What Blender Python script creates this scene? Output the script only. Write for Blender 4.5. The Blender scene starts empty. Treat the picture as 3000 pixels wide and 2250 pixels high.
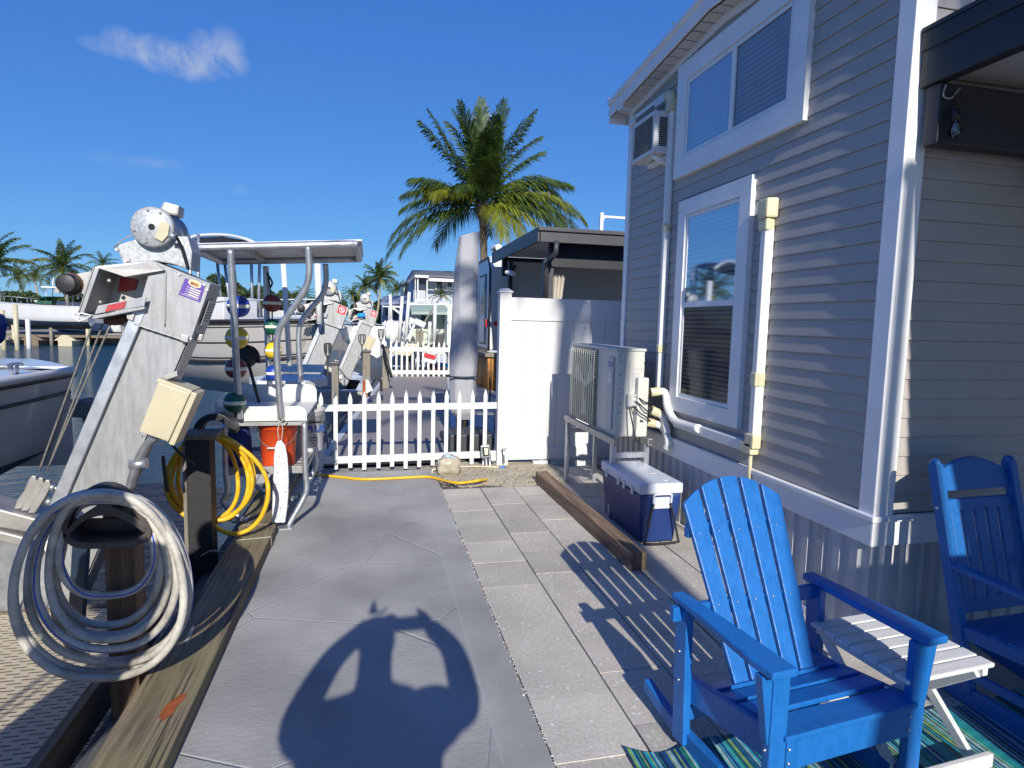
import bpy, bmesh, math, random
from mathutils import Vector, Matrix, Quaternion
R = math.radians
PI = math.pi
sc = bpy.context.scene
COL = sc.collection
rnd = random.Random(7)

# ------------------------------------------------------------------ camera
H = 1.72
FP = 1785.0
vx, vy = 1090 - 1500.0, 938 - 1125.0
Yc = Vector((vx, vy, FP)).normalized()
tt = -FP * FP / (vx * -.0244 + vy)
Zc = Vector((-.0244 * tt, tt, FP)).normalized()      # world down in camera space
Xc = Zc.cross(Yc).normalized()
if Xc.x < 0: Xc = -Xc
Wm = (Xc, Yc, -Zc)                                     # rows: world axes in camera space (x right, y down, z forward)
cam = bpy.data.cameras.new("camera")
cam.sensor_width = 36.0
cam.lens = FP / 3000 * 36.0
cam.clip_start = 0.03
cam.clip_end = 3000
camo = bpy.data.objects.new("camera", cam)
COL.objects.link(camo)
camo.matrix_world = Matrix(((Wm[0].x, -Wm[0].y, -Wm[0].z, 0), (Wm[1].x, -Wm[1].y, -Wm[1].z, 0), (Wm[2].x, -Wm[2].y, -Wm[2].z, H), (0, 0, 0, 1)))
sc.camera = camo
sc.render.resolution_x, sc.render.resolution_y = 1024, 768

# ------------------------------------------------------------------ sky, sun, exposure
SUNV = Vector((.036, .891, -.454)).normalized()        # direction the sunlight travels
w = bpy.data.worlds.new("World"); sc.world = w; w.use_nodes = True
nt = w.node_tree; nt.nodes.clear()
out = nt.nodes.new('ShaderNodeOutputWorld'); bg = nt.nodes.new('ShaderNodeBackground')
sky = nt.nodes.new('ShaderNodeTexSky'); sky.sky_type = 'NISHITA'; sky.sun_disc = False
sky.sun_elevation = math.asin(-SUNV.z)
sky.sun_rotation = math.atan2(-SUNV.x, -SUNV.y)
sky.air_density = 1.0; sky.dust_density = 0.0; sky.ozone_density = 5.0; sky.altitude = 0
bg.inputs['Strength'].default_value = .15
tc = nt.nodes.new('ShaderNodeTexCoord')
def nd(t, **k):
    n = nt.nodes.new(t)
    for a, b in k.items(): setattr(n, a, b)
    return n
# one small thin cumulus: a soft mask around its direction, broken by noise
nrm = nd('ShaderNodeVectorMath', operation='NORMALIZE'); nt.links.new(tc.outputs['Generated'], nrm.inputs[0])
def dirof(x, y):
    c = Vector((x * 1.3562 - 1500, y * 1.3562 - 1125, FP))
    return Vector((Wm[0].dot(c), Wm[1].dot(c), Wm[2].dot(c))).normalized()
noi = nd('ShaderNodeTexNoise'); noi.inputs['Scale'].default_value = 26; noi.inputs['Detail'].default_value = 9; noi.inputs['Roughness'].default_value = .62; noi.inputs['Distortion'].default_value = .4
nt.links.new(nrm.outputs[0], noi.inputs['Vector'])
masks = []
for (cx, cy, rx, ry, am) in ((262, 92, .020, .016, 1.1), (240, 102, .030, .010, .8), (310, 112, .040, .016, 1.2), (350, 120, .035, .020, 1.3), (395, 132, .045, .020, 1.5), (440, 110, .018, .022, 1.1), (470, 128, .034, .020, 1.3), (490, 100, .020, .022, .9), (345, 352, .026, .007, .5), (255, 345, .036, .008, .35), (510, 410, .016, .007, .4)):
    d = dirof(cx, cy); u = d.cross(Vector((0, 0, 1))).normalized(); v = u.cross(d)
    dots = []
    for ax, s in ((u, rx), (v, ry)):
        dt = nd('ShaderNodeVectorMath', operation='DOT_PRODUCT'); nt.links.new(nrm.outputs[0], dt.inputs[0]); dt.inputs[1].default_value = ax
        dv = nd('ShaderNodeMath', operation='DIVIDE'); nt.links.new(dt.outputs['Value'], dv.inputs[0]); dv.inputs[1].default_value = s
        sq = nd('ShaderNodeMath', operation='POWER'); ab = nd('ShaderNodeMath', operation='ABSOLUTE'); nt.links.new(dv.outputs[0], ab.inputs[0]); nt.links.new(ab.outputs[0], sq.inputs[0]); sq.inputs[1].default_value = 2
        dots.append(sq)
    fr = nd('ShaderNodeVectorMath', operation='DOT_PRODUCT'); nt.links.new(nrm.outputs[0], fr.inputs[0]); fr.inputs[1].default_value = d
    ad = nd('ShaderNodeMath', operation='ADD'); nt.links.new(dots[0].outputs[0], ad.inputs[0]); nt.links.new(dots[1].outputs[0], ad.inputs[1])
    mr = nd('ShaderNodeMapRange'); mr.inputs['From Min'].default_value = 0; mr.inputs['From Max'].default_value = 1.6; mr.inputs['To Min'].default_value = am; mr.inputs['To Max'].default_value = 0
    nt.links.new(ad.outputs[0], mr.inputs['Value'])
    fz = nd('ShaderNodeMath', operation='GREATER_THAN'); nt.links.new(fr.outputs['Value'], fz.inputs[0]); fz.inputs[1].default_value = 0
    mu = nd('ShaderNodeMath', operation='MULTIPLY'); nt.links.new(mr.outputs[0], mu.inputs[0]); nt.links.new(fz.outputs[0], mu.inputs[1])
    masks.append(mu)
cur = masks[0]
for m_ in masks[1:]:
    mx = nd('ShaderNodeMath', operation='MAXIMUM'); nt.links.new(cur.outputs[0], mx.inputs[0]); nt.links.new(m_.outputs[0], mx.inputs[1]); cur = mx
nn = nd('ShaderNodeMath', operation='MULTIPLY_ADD'); nt.links.new(noi.outputs[0], nn.inputs[0]); nn.inputs[1].default_value = 3.0; nn.inputs[2].default_value = -1.0
ml = nd('ShaderNodeMath', operation='MULTIPLY'); ml.use_clamp = True; nt.links.new(cur.outputs[0], ml.inputs[0]); nt.links.new(nn.outputs[0], ml.inputs[1])
m2 = nd('ShaderNodeMath', operation='MULTIPLY'); m2.use_clamp = True; nt.links.new(ml.outputs[0], m2.inputs[0]); m2.inputs[1].default_value = .75
spx = nd('ShaderNodeSeparateColor'); nt.links.new(sky.outputs[0], spx.inputs[0]); hs = nd('ShaderNodeCombineColor')
for ch, (g_, k_) in enumerate(((.80, .222), (.70, .478), (.44, 1.36))):      # response of the camera to the deep clear sky
    pw = nd('ShaderNodeMath', operation='POWER'); nt.links.new(spx.outputs[ch], pw.inputs[0]); pw.inputs[1].default_value = g_
    mk = nd('ShaderNodeMath', operation='MULTIPLY'); nt.links.new(pw.outputs[0], mk.inputs[0]); mk.inputs[1].default_value = k_; nt.links.new(mk.outputs[0], hs.inputs[ch])
mixc = nd('ShaderNodeMixRGB'); nt.links.new(m2.outputs[0], mixc.inputs['Fac']); nt.links.new(hs.outputs[0], mixc.inputs[1]); mixc.inputs[2].default_value = (1.7, 2.05, 2.85, 1)
nt.links.new(mixc.outputs[0], bg.inputs['Color']); nt.links.new(bg.outputs[0], out.inputs['Surface'])
sun = bpy.data.lights.new("sun", 'SUN'); sun.energy = 3.5; sun.angle = R(.5); sun.color = (1, .94, .84)
suno = bpy.data.objects.new("sun", sun); COL.objects.link(suno); suno.location = (0, -30, 30)
suno.rotation_euler = SUNV.to_track_quat('-Z', 'Y').to_euler()
sc.view_settings.view_transform = 'Standard'; sc.view_settings.look = 'None'; sc.view_settings.gamma = 1
sc.view_settings.exposure = 0.7
sc.render.engine = 'CYCLES'

# ------------------------------------------------------------------ measuring helper: a line of sight meets a plane of the place
def at(x, y, Y=None, Z=None, X=None):
    c = Vector((x * 1.3562 - 1500, y * 1.3562 - 1125, FP))
    d = Vector((Wm[0].dot(c), Wm[1].dot(c), Wm[2].dot(c)))
    if Y is not None: s = Y / d.y
    elif Z is not None: s = (Z - H) / d.z
    else: s = X / d.x
    return Vector((d.x * s, d.y * s, H + d.z * s))

# ------------------------------------------------------------------ materials
def new_mat(name):
    m = bpy.data.materials.new(name); m.use_nodes = True
    n = m.node_tree.nodes; l = m.node_tree.links
    return m, n, l, n['Principled BSDF']
def M(name, col, rough=.5, metal=0., var=.12, scale=6., bump=0., bscale=None, stretch=(1, 1, 1), col2=None, detail=4., dirt=0., dcol=(.05, .045, .04), spec=.5, coat=0., island=0., trans=0., dscale=1.7, dthr=.5):
    m, n, l, b = new_mat(name)
    tc = n.new('ShaderNodeTexCoord'); mp = n.new('ShaderNodeMapping'); mp.inputs['Scale'].default_value = stretch
    l.new(tc.outputs['Object'], mp.inputs['Vector'])
    ns = n.new('ShaderNodeTexNoise'); ns.inputs['Scale'].default_value = scale; ns.inputs['Detail'].default_value = detail; ns.inputs['Roughness'].default_value = .6
    l.new(mp.outputs[0], ns.inputs['Vector'])
    a = tuple(max(0, c * (1 - var)) for c in col); z = col2 if col2 else tuple(min(1, c * (1 + var)) for c in col)
    cr = n.new('ShaderNodeValToRGB'); cr.color_ramp.elements[0].position = .3; cr.color_ramp.elements[1].position = .7
    cr.color_ramp.elements[0].color = (*a, 1); cr.color_ramp.elements[1].color = (*z, 1)
    l.new(ns.outputs[0], cr.inputs[0]); last = cr.outputs[0]
    if dirt > 0:
        n2 = n.new('ShaderNodeTexNoise'); n2.inputs['Scale'].default_value = dscale; n2.inputs['Detail'].default_value = 8; n2.inputs['Roughness'].default_value = .7
        l.new(tc.outputs['Object'], n2.inputs['Vector'])
        mr = n.new('ShaderNodeMapRange'); mr.inputs['From Min'].default_value = dthr; mr.inputs['From Max'].default_value = dthr + .25; mr.inputs['To Max'].default_value = dirt
        l.new(n2.outputs[0], mr.inputs['Value'])
        mx = n.new('ShaderNodeMixRGB'); l.new(mr.outputs[0], mx.inputs[0]); l.new(last, mx.inputs[1]); mx.inputs[2].default_value = (*dcol, 1); last = mx.outputs[0]
    if island > 0:
        g = n.new('ShaderNodeNewGeometry'); mr = n.new('ShaderNodeMapRange'); mr.inputs['To Min'].default_value = 1 - island; mr.inputs['To Max'].default_value = 1 + island
        l.new(g.outputs['Random Per Island'], mr.inputs['Value'])
        mx = n.new('ShaderNodeMixRGB'); mx.blend_type = 'MULTIPLY'; mx.inputs[0].default_value = 1; l.new(last, mx.inputs[1]); l.new(mr.outputs[0], mx.inputs[2]); last = mx.outputs[0]
    l.new(last, b.inputs['Base Color'])
    rr = n.new('ShaderNodeMapRange'); rr.inputs['To Min'].default_value = max(.03, rough - .08); rr.inputs['To Max'].default_value = min(1, rough + .1)
    l.new(ns.outputs[0], rr.inputs['Value']); l.new(rr.outputs[0], b.inputs['Roughness'])
    b.inputs['Metallic'].default_value = metal; b.inputs['Specular IOR Level'].default_value = spec; b.inputs['Coat Weight'].default_value = coat
    if bump > 0:
        nb = n.new('ShaderNodeTexNoise'); nb.inputs['Scale'].default_value = bscale or scale * 3; nb.inputs['Detail'].default_value = 5; l.new(mp.outputs[0], nb.inputs['Vector'])
        bp = n.new('ShaderNodeBump'); bp.inputs['Strength'].default_value = bump; bp.inputs['Distance'].default_value = .01
        l.new(nb.outputs[0], bp.inputs['Height']); l.new(bp.outputs[0], b.inputs['Normal'])
    if trans > 0:
        tr = n.new('ShaderNodeBsdfTranslucent'); ms = n.new('ShaderNodeMixShader'); ms.inputs[0].default_value = trans
        l.new(last, tr.inputs['Color']); l.new(b.outputs[0], ms.inputs[1]); l.new(tr.outputs[0], ms.inputs[2]); l.new(ms.outputs[0], n['Material Output'].inputs['Surface'])
    return m
def plain(name, col, rough=.5, metal=0.):
    return M(name, col, rough, metal, var=.05, scale=20)

m_siding = M('siding_vinyl', (.41, .38, .35), .5, var=.05, scale=3, bump=.12, bscale=60, stretch=(1, .3, 3), dirt=.15, dcol=(.12, .11, .11))
m_trim = M('trim_white', (.82, .82, .82), .45, var=.05, scale=4, dirt=.18, dcol=(.42, .40, .37), dscale=3)
m_skirt = M('skirting_vinyl', (.52, .52, .53), .5, var=.07, scale=3, stretch=(2, 2, .4), dirt=.25, dcol=(.3, .28, .26), dscale=2.5)
m_soffit = M('soffit_vinyl', (.55, .53, .50), .6, var=.07, scale=5)
m_cover = M('line_cover_white', (.74, .74, .72), .4, var=.04, scale=4, dirt=.15, dcol=(.45, .42, .36), dscale=5)
m_collar = M('cream_collar', (.66, .60, .38), .45, var=.09, scale=10, dirt=.2, dcol=(.4, .34, .2), dscale=6)
m_fence = M('fence_vinyl', (.66, .66, .66), .4, var=.03, scale=3, dirt=.22, dcol=(.52, .49, .44), dscale=4, dthr=.52)
m_alu = M('aluminium_mill', (.34, .35, .36), .5, .45, var=.16, scale=5, stretch=(6, 1, 1), bump=.12, bscale=40, dirt=.6, dcol=(.26, .24, .20), dscale=5)
m_alu2 = M('aluminium_dull', (.42, .41, .39), .5, .6, var=.14, scale=9, bump=.1, dirt=.3, dcol=(.32, .29, .25), dscale=6)
m_galv = M('galvanised_steel', (.50, .53, .57), .42, .8, var=.14, scale=14, bump=.06, dirt=.25, dcol=(.32, .32, .33), dscale=8)
m_speckle = M('cast_aluminium_grey', (.40, .42, .44), .55, .3, var=.3, scale=60, bump=.1)
m_blackp = M('black_plastic', (.018, .018, .02), .45, var=.3, scale=12)
m_rubber = M('black_rubber', (.022, .022, .024), .7, var=.3, scale=20, bump=.2)
m_cream = M('cream_enclosure', (.52, .47, .32), .45, var=.05, scale=6, dirt=.2, dcol=(.42, .36, .24), dscale=7)
m_red = M('red_decal', (.42, .035, .04), .5, var=.15, scale=30, dirt=.3, dcol=(.45, .2, .18), dscale=20)
m_purple = plain('purple_decal', (.10, .045, .30), .5)
m_orangeD = plain('orange_decal', (.85, .42, .18), .5)
m_creamD = plain('cream_decal', (.85, .80, .55), .5)
m_white = M('white_gelcoat', (.64, .65, .66), .25, var=.04, scale=2, coat=.4, dirt=.12, dcol=(.5, .47, .4), dscale=3)
m_whitep = M('white_polymer', (.64, .64, .62), .45, var=.04, scale=4, dirt=.3, dcol=(.5, .45, .38), dscale=7, dthr=.52)
m_greyhull = M('grey_hull', (.44, .425, .41), .3, var=.05, scale=1.5, coat=.3, dirt=.2, dcol=(.35, .33, .3), dscale=2)
m_hullnear = M('near_hull_gelcoat', (.62, .60, .58), .3, var=.05, scale=1.5, coat=.3, dirt=.25, dcol=(.5, .48, .44), dscale=2)
m_navy = M('navy_antifoul', (.025, .045, .085), .6, var=.25, scale=3)
m_dark = M('dark_gap', (.012, .012, .013), .8, var=.2)
m_chair = M('blue_polywood', (.011, .135, .44), .40, var=.12, scale=30, bump=.2, bscale=120, stretch=(1, 1, .4), dirt=.06, dcol=(.08, .27, .58), dscale=16)
m_chair2 = M('blue_polywood_rocker', (.010, .12, .38), .42, var=.14, scale=45, bump=.3, bscale=110, dirt=.08, dcol=(.05, .2, .6), dscale=16)
m_screw = plain('steel_screw', (.6, .6, .62), .3, .9)
m_tablew = M('white_painted_wood', (.68, .68, .67), .5, var=.05, scale=8, stretch=(1, 6, 6), bump=.15, dirt=.15, dcol=(.55, .52, .48), dscale=6)
m_cool = M('cooler_blue', (.014, .04, .17), .4, var=.1, scale=8)
m_coolid = M('cooler_lid', (.60, .64, .72), .4, var=.04, scale=6, dirt=.15, dcol=(.45, .45, .45), dscale=5)
m_hosew = M('white_marine_hose', (.56, .54, .48), .5, var=.12, scale=8, dirt=.8, dcol=(.15, .13, .10), dscale=6, dthr=.43, bump=.15, bscale=90)
m_hoseblue = plain('hose_blue_stripe', (.03, .09, .48), .5)
m_yel = M('yellow_hose', (.72, .43, .015), .42, var=.1, scale=8, dirt=.25, dcol=(.35, .22, .03), dscale=7)
m_beige = M('beige_hose', (.50, .46, .34), .5, var=.1, scale=9)
m_hanger = M('brown_plastic', (.06, .052, .05), .5, var=.2, scale=12, dirt=.2, dcol=(.14, .11, .08), dscale=9)
m_rope = M('twisted_rope', (.40, .38, .32), .8, var=.3, scale=50, bump=.5, bscale=120)
m_cable = M('steel_cable', (.22, .21, .19), .55, .5, var=.4, scale=70)
m_bucket = M('orange_bucket', (.72, .085, .02), .4, var=.06, scale=8)
m_bucketw = plain('white_bucket', (.55, .55, .56), .4)
m_buoyw = M('buoy_white', (.78, .74, .60), .5, var=.1, scale=15)
def buoym(n, c): return M('buoy_' + n, c, .4, var=.14, scale=10, dirt=.35, dcol=tuple(.4 * x + .25 for x in c), dscale=14, dthr=.55, bump=.2)
m_bb, m_by, m_br, m_bgn = buoym('blue', (.012, .05, .36)), buoym('yellow', (.72, .52, .02)), buoym('red', (.20, .035, .03)), buoym('green', (.008, .10, .06))
m_charcoal = M('charcoal_aluminium', (.05, .052, .058), .45, var=.1, scale=6)
m_blackbeam = M('black_painted_beam', (.018, .02, .026), .5, var=.15, scale=6)
m_ceil = M('cover_ceiling', (.50, .50, .49), .8, var=.06, scale=60)
m_stucco = M('tan_wall_panel', (.52, .47, .40), .9, var=.1, scale=40, bump=.1)
m_curtain = M('off_white_curtain', (.62, .56, .48), .9, var=.08, scale=5, trans=.2)
m_ucover = M('grey_umbrella_cover', (.36, .365, .39), .85, var=.1, scale=3, bump=.5, bscale=9, dirt=.25, dcol=(.24, .24, .27), dscale=3)
m_trailer = M('trailer_skin', (.52, .54, .57), .35, var=.05, scale=2)
m_trailerb = M('trailer_skin_blue', (.62, .67, .70), .35, var=.06, scale=2)
m_tcream = M('trailer_cream', (.68, .63, .54), .45, var=.05, scale=3)
m_acw = M('ac_enamel', (.58, .575, .53), .4, var=.04, scale=4, dirt=.12, dcol=(.5, .48, .42), dscale=5)
m_acg = M('ac_grey', (.48, .48, .47), .45, var=.05, scale=5)
m_grille = M('ac_grille_wire', (.66, .67, .55), .45, var=.05, scale=5)
m_label = plain('label_blue', (.02, .03, .30), .4)
m_lab2 = plain('label_white', (.75, .76, .78), .5)
m_ink = plain('ink_black', (.02, .02, .022), .5)
m_inkb = plain('ink_blue', (.03, .09, .35), .5)
m_redsign = plain('sign_red', (.75, .02, .03), .5)
m_blind = M('blind_slat', (.50, .53, .56), .5, var=.04)
m_bag = M('plastic_sack', (.40, .36, .28), .4, var=.2, scale=9, bump=.6, bscale=25, dirt=.5, dcol=(.6, .6, .6), dscale=14)
m_rooft = M('roof_grey_far', (.12, .135, .17), .7, var=.1, scale=2)
m_bluewall = M('blue_grey_house', (.36, .41, .48), .7, var=.05, scale=1, stretch=(1, 1, 12))
m_greenwall = M('pale_green_house', (.52, .58, .46), .7, var=.06, scale=1, stretch=(1, 1, 12))
m_greenroof = M('green_awning', (.30, .38, .33), .6, var=.06, scale=1)
m_winw = plain('window_dark', (.05, .06, .08), .15)
m_bluec = M('blue_canvas', (.01, .03, .16), .8, var=.2, scale=3, bump=.3)
m_teal = plain('teal_gelcoat', (.05, .28, .30), .35)
m_foam = plain('blue_foam', (.02, .30, .62), .8)
m_postgrey = M('weathered_post', (.22, .20, .165), .85, var=.25, scale=4, stretch=(8, 8, .6), bump=.5, bscale=20)
m_drust = M('dark_rust', (.11, .05, .03), .85, var=.4, scale=30)
m_room = plain('window_backing', (.22, .24, .27), .8)
m_debris = M('crumbs', (.55, .53, .48), .9, var=.4, scale=60)
m_skin = M('skin', (.50, .30, .22), .5, var=.06)
m_shirt = M('shirt_cloth', (.10, .12, .18), .9, var=.1)
m_pants = M('shorts_cloth', (.20, .18, .15), .9, var=.1)
m_trunk = M('palm_trunk', (.16, .125, .09), .9, var=.35, scale=7, stretch=(.4, .4, 7), bump=.8, bscale=12)
m_trunkl = M('palm_trunk_pale', (.30, .27, .22), .9, var=.25, scale=4, stretch=(.4, .4, 6), bump=.6)
m_leaf = M('palm_leaf', (.035, .080, .018), .42, var=.3, scale=1.2, col2=(.11, .16, .025), island=.4, trans=.28)
m_leafy = M('palm_leaf_yellowing', (.13, .19, .02), .45, var=.3, scale=1.2, col2=(.33, .34, .04), island=.25, trans=.4)
m_leafdry = M('palm_leaf_dry', (.22, .17, .08), .8, var=.3, scale=2, island=.3)
m_bush = M('broad_leaf', (.035, .07, .02), .6, var=.35, scale=.7, col2=(.08, .12, .03), island=.4, trans=.2)
m_rust = M('rust_stain', (.30, .075, .02), .8, var=.3, scale=25)
m_straw = M('bamboo_reed', (.52, .25, .07), .7, var=.3, scale=5, stretch=(10, 10, .5), island=.35)

def wood(name, c1, c2, rough=.8, axis=1, green=None, grain=26, crack=True):
    m, n, l, b = new_mat(name)
    tc = n.new('ShaderNodeTexCoord'); mp = n.new('ShaderNodeMapping'); s = [grain] * 3; s[axis] = 1.3; mp.inputs['Scale'].default_value = s
    l.new(tc.outputs['Object'], mp.inputs['Vector'])
    ns = n.new('ShaderNodeTexNoise'); ns.inputs['Scale'].default_value = 1; ns.inputs['Detail'].default_value = 8; ns.inputs['Roughness'].default_value = .7; ns.inputs['Distortion'].default_value = .6
    l.new(mp.outputs[0], ns.inputs['Vector'])
    cr = n.new('ShaderNodeValToRGB'); e = cr.color_ramp.elements
    e[0].position = .28; e[0].color = (*[c * .45 for c in c1], 1); e[1].position = .72; e[1].color = (*c2, 1)
    k = cr.color_ramp.elements.new(.45); k.color = (*c1, 1)
    l.new(ns.outputs[0], cr.inputs[0]); last = cr.outputs[0]
    n2 = n.new('ShaderNodeTexNoise'); n2.inputs['Scale'].default_value = 2.2; n2.inputs['Detail'].default_value = 5; l.new(tc.outputs['Object'], n2.inputs['Vector'])
    if green:
        mr = n.new('ShaderNodeMapRange'); mr.inputs['From Min'].default_value = .42; mr.inputs['From Max'].default_value = .62; mr.inputs['To Max'].default_value = .6; l.new(n2.outputs[0], mr.inputs['Value'])
        mx = n.new('ShaderNodeMixRGB'); l.new(mr.outputs[0], mx.inputs[0]); l.new(last, mx.inputs[1]); mx.inputs[2].default_value = (*green, 1); last = mx.outputs[0]
    if crack:
        mp2 = n.new('ShaderNodeMapping'); s2 = [34.] * 3; s2[axis] = .55; mp2.inputs['Scale'].default_value = s2; l.new(tc.outputs['Object'], mp2.inputs['Vector'])
        n3 = n.new('ShaderNodeTexNoise'); n3.inputs['Scale'].default_value = 1; n3.inputs['Detail'].default_value = 3; l.new(mp2.outputs[0], n3.inputs['Vector'])
        c3 = n.new('ShaderNodeMapRange'); c3.inputs['From Min'].default_value = .62; c3.inputs['From Max'].default_value = .66; c3.inputs['To Max'].default_value = .8; l.new(n3.outputs[0], c3.inputs['Value'])
        mx = n.new('ShaderNodeMixRGB'); l.new(c3.outputs[0], mx.inputs[0]); l.new(last, mx.inputs[1]); mx.inputs[2].default_value = (.02, .018, .015, 1); last = mx.outputs[0]
    l.new(last, b.inputs['Base Color']); b.inputs['Roughness'].default_value = rough
    bp = n.new('ShaderNodeBump'); bp.inputs['Strength'].default_value = .55; bp.inputs['Distance'].default_value = .006; l.new(ns.outputs[0], bp.inputs['Height']); l.new(bp.outputs[0], b.inputs['Normal'])
    return m
m_timber = wood('treated_timber', (.13, .10, .065), (.33, .27, .175), green=(.24, .22, .115), grain=34, axis=1)
m_beamw = wood('old_beam', (.17, .11, .07), (.36, .26, .175), axis=1, grain=18)
m_post1 = wood('brown_post', (.12, .075, .045), (.22, .14, .085), axis=2, grain=30, crack=False)
m_fascia = wood('dock_fascia', (.16, .125, .085), (.26, .21, .15), axis=1)
m_greyboard = wood('grey_board', (.09, .095, .10), (.16, .165, .17), axis=1)

# stamped concrete: slate relief, straight joints, a broom-finished border
def concrete():
    m, n, l, b = new_mat('stamped_concrete')
    tc = n.new('ShaderNodeTexCoord'); mp = n.new('ShaderNodeMapping'); mp.inputs['Rotation'].default_value = (0, 0, R(12)); mp.inputs['Scale'].default_value = (.92, 1.05, .001); l.new(tc.outputs['Object'], mp.inputs['Vector'])
    vo = n.new('ShaderNodeTexVoronoi'); vo.feature = 'DISTANCE_TO_EDGE'; vo.inputs['Scale'].default_value = 1.05; vo.inputs['Randomness'].default_value = .85; l.new(mp.outputs[0], vo.inputs['Vector'])
    ln = n.new('ShaderNodeMapRange'); ln.inputs['From Min'].default_value = .002; ln.inputs['From Max'].default_value = .006; ln.inputs['To Min'].default_value = 1; ln.inputs['To Max'].default_value = 0; l.new(vo.outputs[0], ln.inputs['Value'])
    sp = n.new('ShaderNodeSeparateXYZ'); l.new(tc.outputs['Object'], sp.inputs[0])
    inx = n.new('ShaderNodeMath'); inx.operation = 'LESS_THAN'; l.new(sp.outputs['X'], inx.inputs[0]); inx.inputs[1].default_value = .50
    li = n.new('ShaderNodeMath'); li.operation = 'MULTIPLY'; l.new(ln.outputs[0], li.inputs[0]); l.new(inx.outputs[0], li.inputs[1])
    # border line
    bl = n.new('ShaderNodeMath'); bl.operation = 'COMPARE'; l.new(sp.outputs['X'], bl.inputs[0]); bl.inputs[1].default_value = .505; bl.inputs[2].default_value = .006
    mp3 = n.new('ShaderNodeMapping'); mp3.inputs['Rotation'].default_value = (0, 0, R(-14)); mp3.inputs['Scale'].default_value = (9, 21, 1); l.new(tc.outputs['Object'], mp3.inputs['Vector'])
    ns = n.new('ShaderNodeTexNoise'); ns.inputs['Scale'].default_value = 1.9; ns.inputs['Detail'].default_value = 12; ns.inputs['Roughness'].default_value = .74; ns.inputs['Distortion'].default_value = .25; l.new(mp3.outputs[0], ns.inputs['Vector'])
    big = n.new('ShaderNodeTexNoise'); big.inputs['Scale'].default_value = 1.1; big.inputs['Detail'].default_value = 5; l.new(tc.outputs['Object'], big.inputs['Vector'])
    cr = n.new('ShaderNodeValToRGB'); cr.color_ramp.elements[0].position = .36; cr.color_ramp.elements[0].color = (.262, .262, .255, 1); cr.color_ramp.elements[1].position = .62; cr.color_ramp.elements[1].color = (.405, .402, .385, 1); l.new(big.outputs[0], cr.inputs[0])
    hl = n.new('ShaderNodeMapRange'); hl.inputs['From Min'].default_value = .58; hl.inputs['From Max'].default_value = .72; hl.inputs['To Max'].default_value = .5; l.new(ns.outputs[0], hl.inputs['Value'])  # small highlights painted into the colour where the slate relief peaks
    hi = n.new('ShaderNodeMath'); hi.operation = 'MULTIPLY'; l.new(hl.outputs[0], hi.inputs[0]); l.new(inx.outputs[0], hi.inputs[1])
    mx = n.new('ShaderNodeMixRGB'); l.new(hi.outputs[0], mx.inputs[0]); l.new(cr.outputs[0], mx.inputs[1]); mx.inputs[2].default_value = (.46, .47, .48, 1)
    brk = n.new('ShaderNodeTexNoise'); brk.inputs['Scale'].default_value = 9; l.new(tc.outputs['Object'], brk.inputs['Vector'])
    bm = n.new('ShaderNodeMapRange'); bm.inputs['From Min'].default_value = .35; bm.inputs['From Max'].default_value = .6; bm.inputs['To Min'].default_value = .0; bm.inputs['To Max'].default_value = .26; l.new(brk.outputs[0], bm.inputs['Value'])
    l2 = n.new('ShaderNodeMath'); l2.operation = 'MULTIPLY'; l.new(li.outputs[0], l2.inputs[0]); l.new(bm.outputs[0], l2.inputs[1])
    b2 = n.new('ShaderNodeMath'); b2.operation = 'MULTIPLY'; l.new(bl.outputs[0], b2.inputs[0]); b2.inputs[1].default_value = .12
    l3 = n.new('ShaderNodeMath'); l3.operation = 'MAXIMUM'; l.new(l2.outputs[0], l3.inputs[0]); l.new(b2.outputs[0], l3.inputs[1])
    mx2 = n.new('ShaderNodeMixRGB'); l.new(l3.outputs[0], mx2.inputs[0]); l.new(mx.outputs[0], mx2.inputs[1]); mx2.inputs[2].default_value = (.58, .59, .60, 1)
    # a rust streak
    rs = n.new('ShaderNodeVectorMath'); rs.operation = 'SUBTRACT'; l.new(tc.outputs['Object'], rs.inputs[0]); rs.inputs[1].default_value = at(885, 1131, Z=0)
    rv = n.new('ShaderNodeVectorMath'); rv.operation = 'MULTIPLY'; l.new(rs.outputs[0], rv.inputs[0]); rv.inputs[1].default_value = (9, 26, 0)
    rl = n.new('ShaderNodeVectorMath'); rl.operation = 'LENGTH'; l.new(rv.outputs[0], rl.inputs[0])
    rm = n.new('ShaderNodeMapRange'); rm.inputs['From Min'].default_value = 0; rm.inputs['From Max'].default_value = 1; rm.inputs['To Min'].default_value = .9; rm.inputs['To Max'].default_value = 0; l.new(rl.outputs['Value'], rm.inputs['Value'])
    rn = n.new('ShaderNodeMath'); rn.operation = 'MULTIPLY'; l.new(rm.outputs[0], rn.inputs[0]); l.new(brk.outputs[0], rn.inputs[1])
    mx3 = n.new('ShaderNodeMixRGB'); l.new(rn.outputs[0], mx3.inputs[0]); l.new(mx2.outputs[0], mx3.inputs[1]); mx3.inputs[2].default_value = (.25, .09, .02, 1)
    l.new(mx3.outputs[0], b.inputs['Base Color'])
    b.inputs['Roughness'].default_value = .7; b.inputs['Specular IOR Level'].default_value = .25
    sub = n.new('ShaderNodeMath'); sub.operation = 'MULTIPLY'; l.new(ns.outputs[0], sub.inputs[0]); l.new(inx.outputs[0], sub.inputs[1])
    s2 = n.new('ShaderNodeMath'); s2.operation = 'SUBTRACT'; l.new(sub.outputs[0], s2.inputs[0]); l.new(li.outputs[0], s2.inputs[1])
    bp = n.new('ShaderNodeBump'); bp.inputs['Strength'].default_value = .55; bp.inputs['Distance'].default_value = .009; l.new(s2.outputs[0], bp.inputs['Height']); l.new(bp.outputs[0], b.inputs['Normal'])
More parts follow.
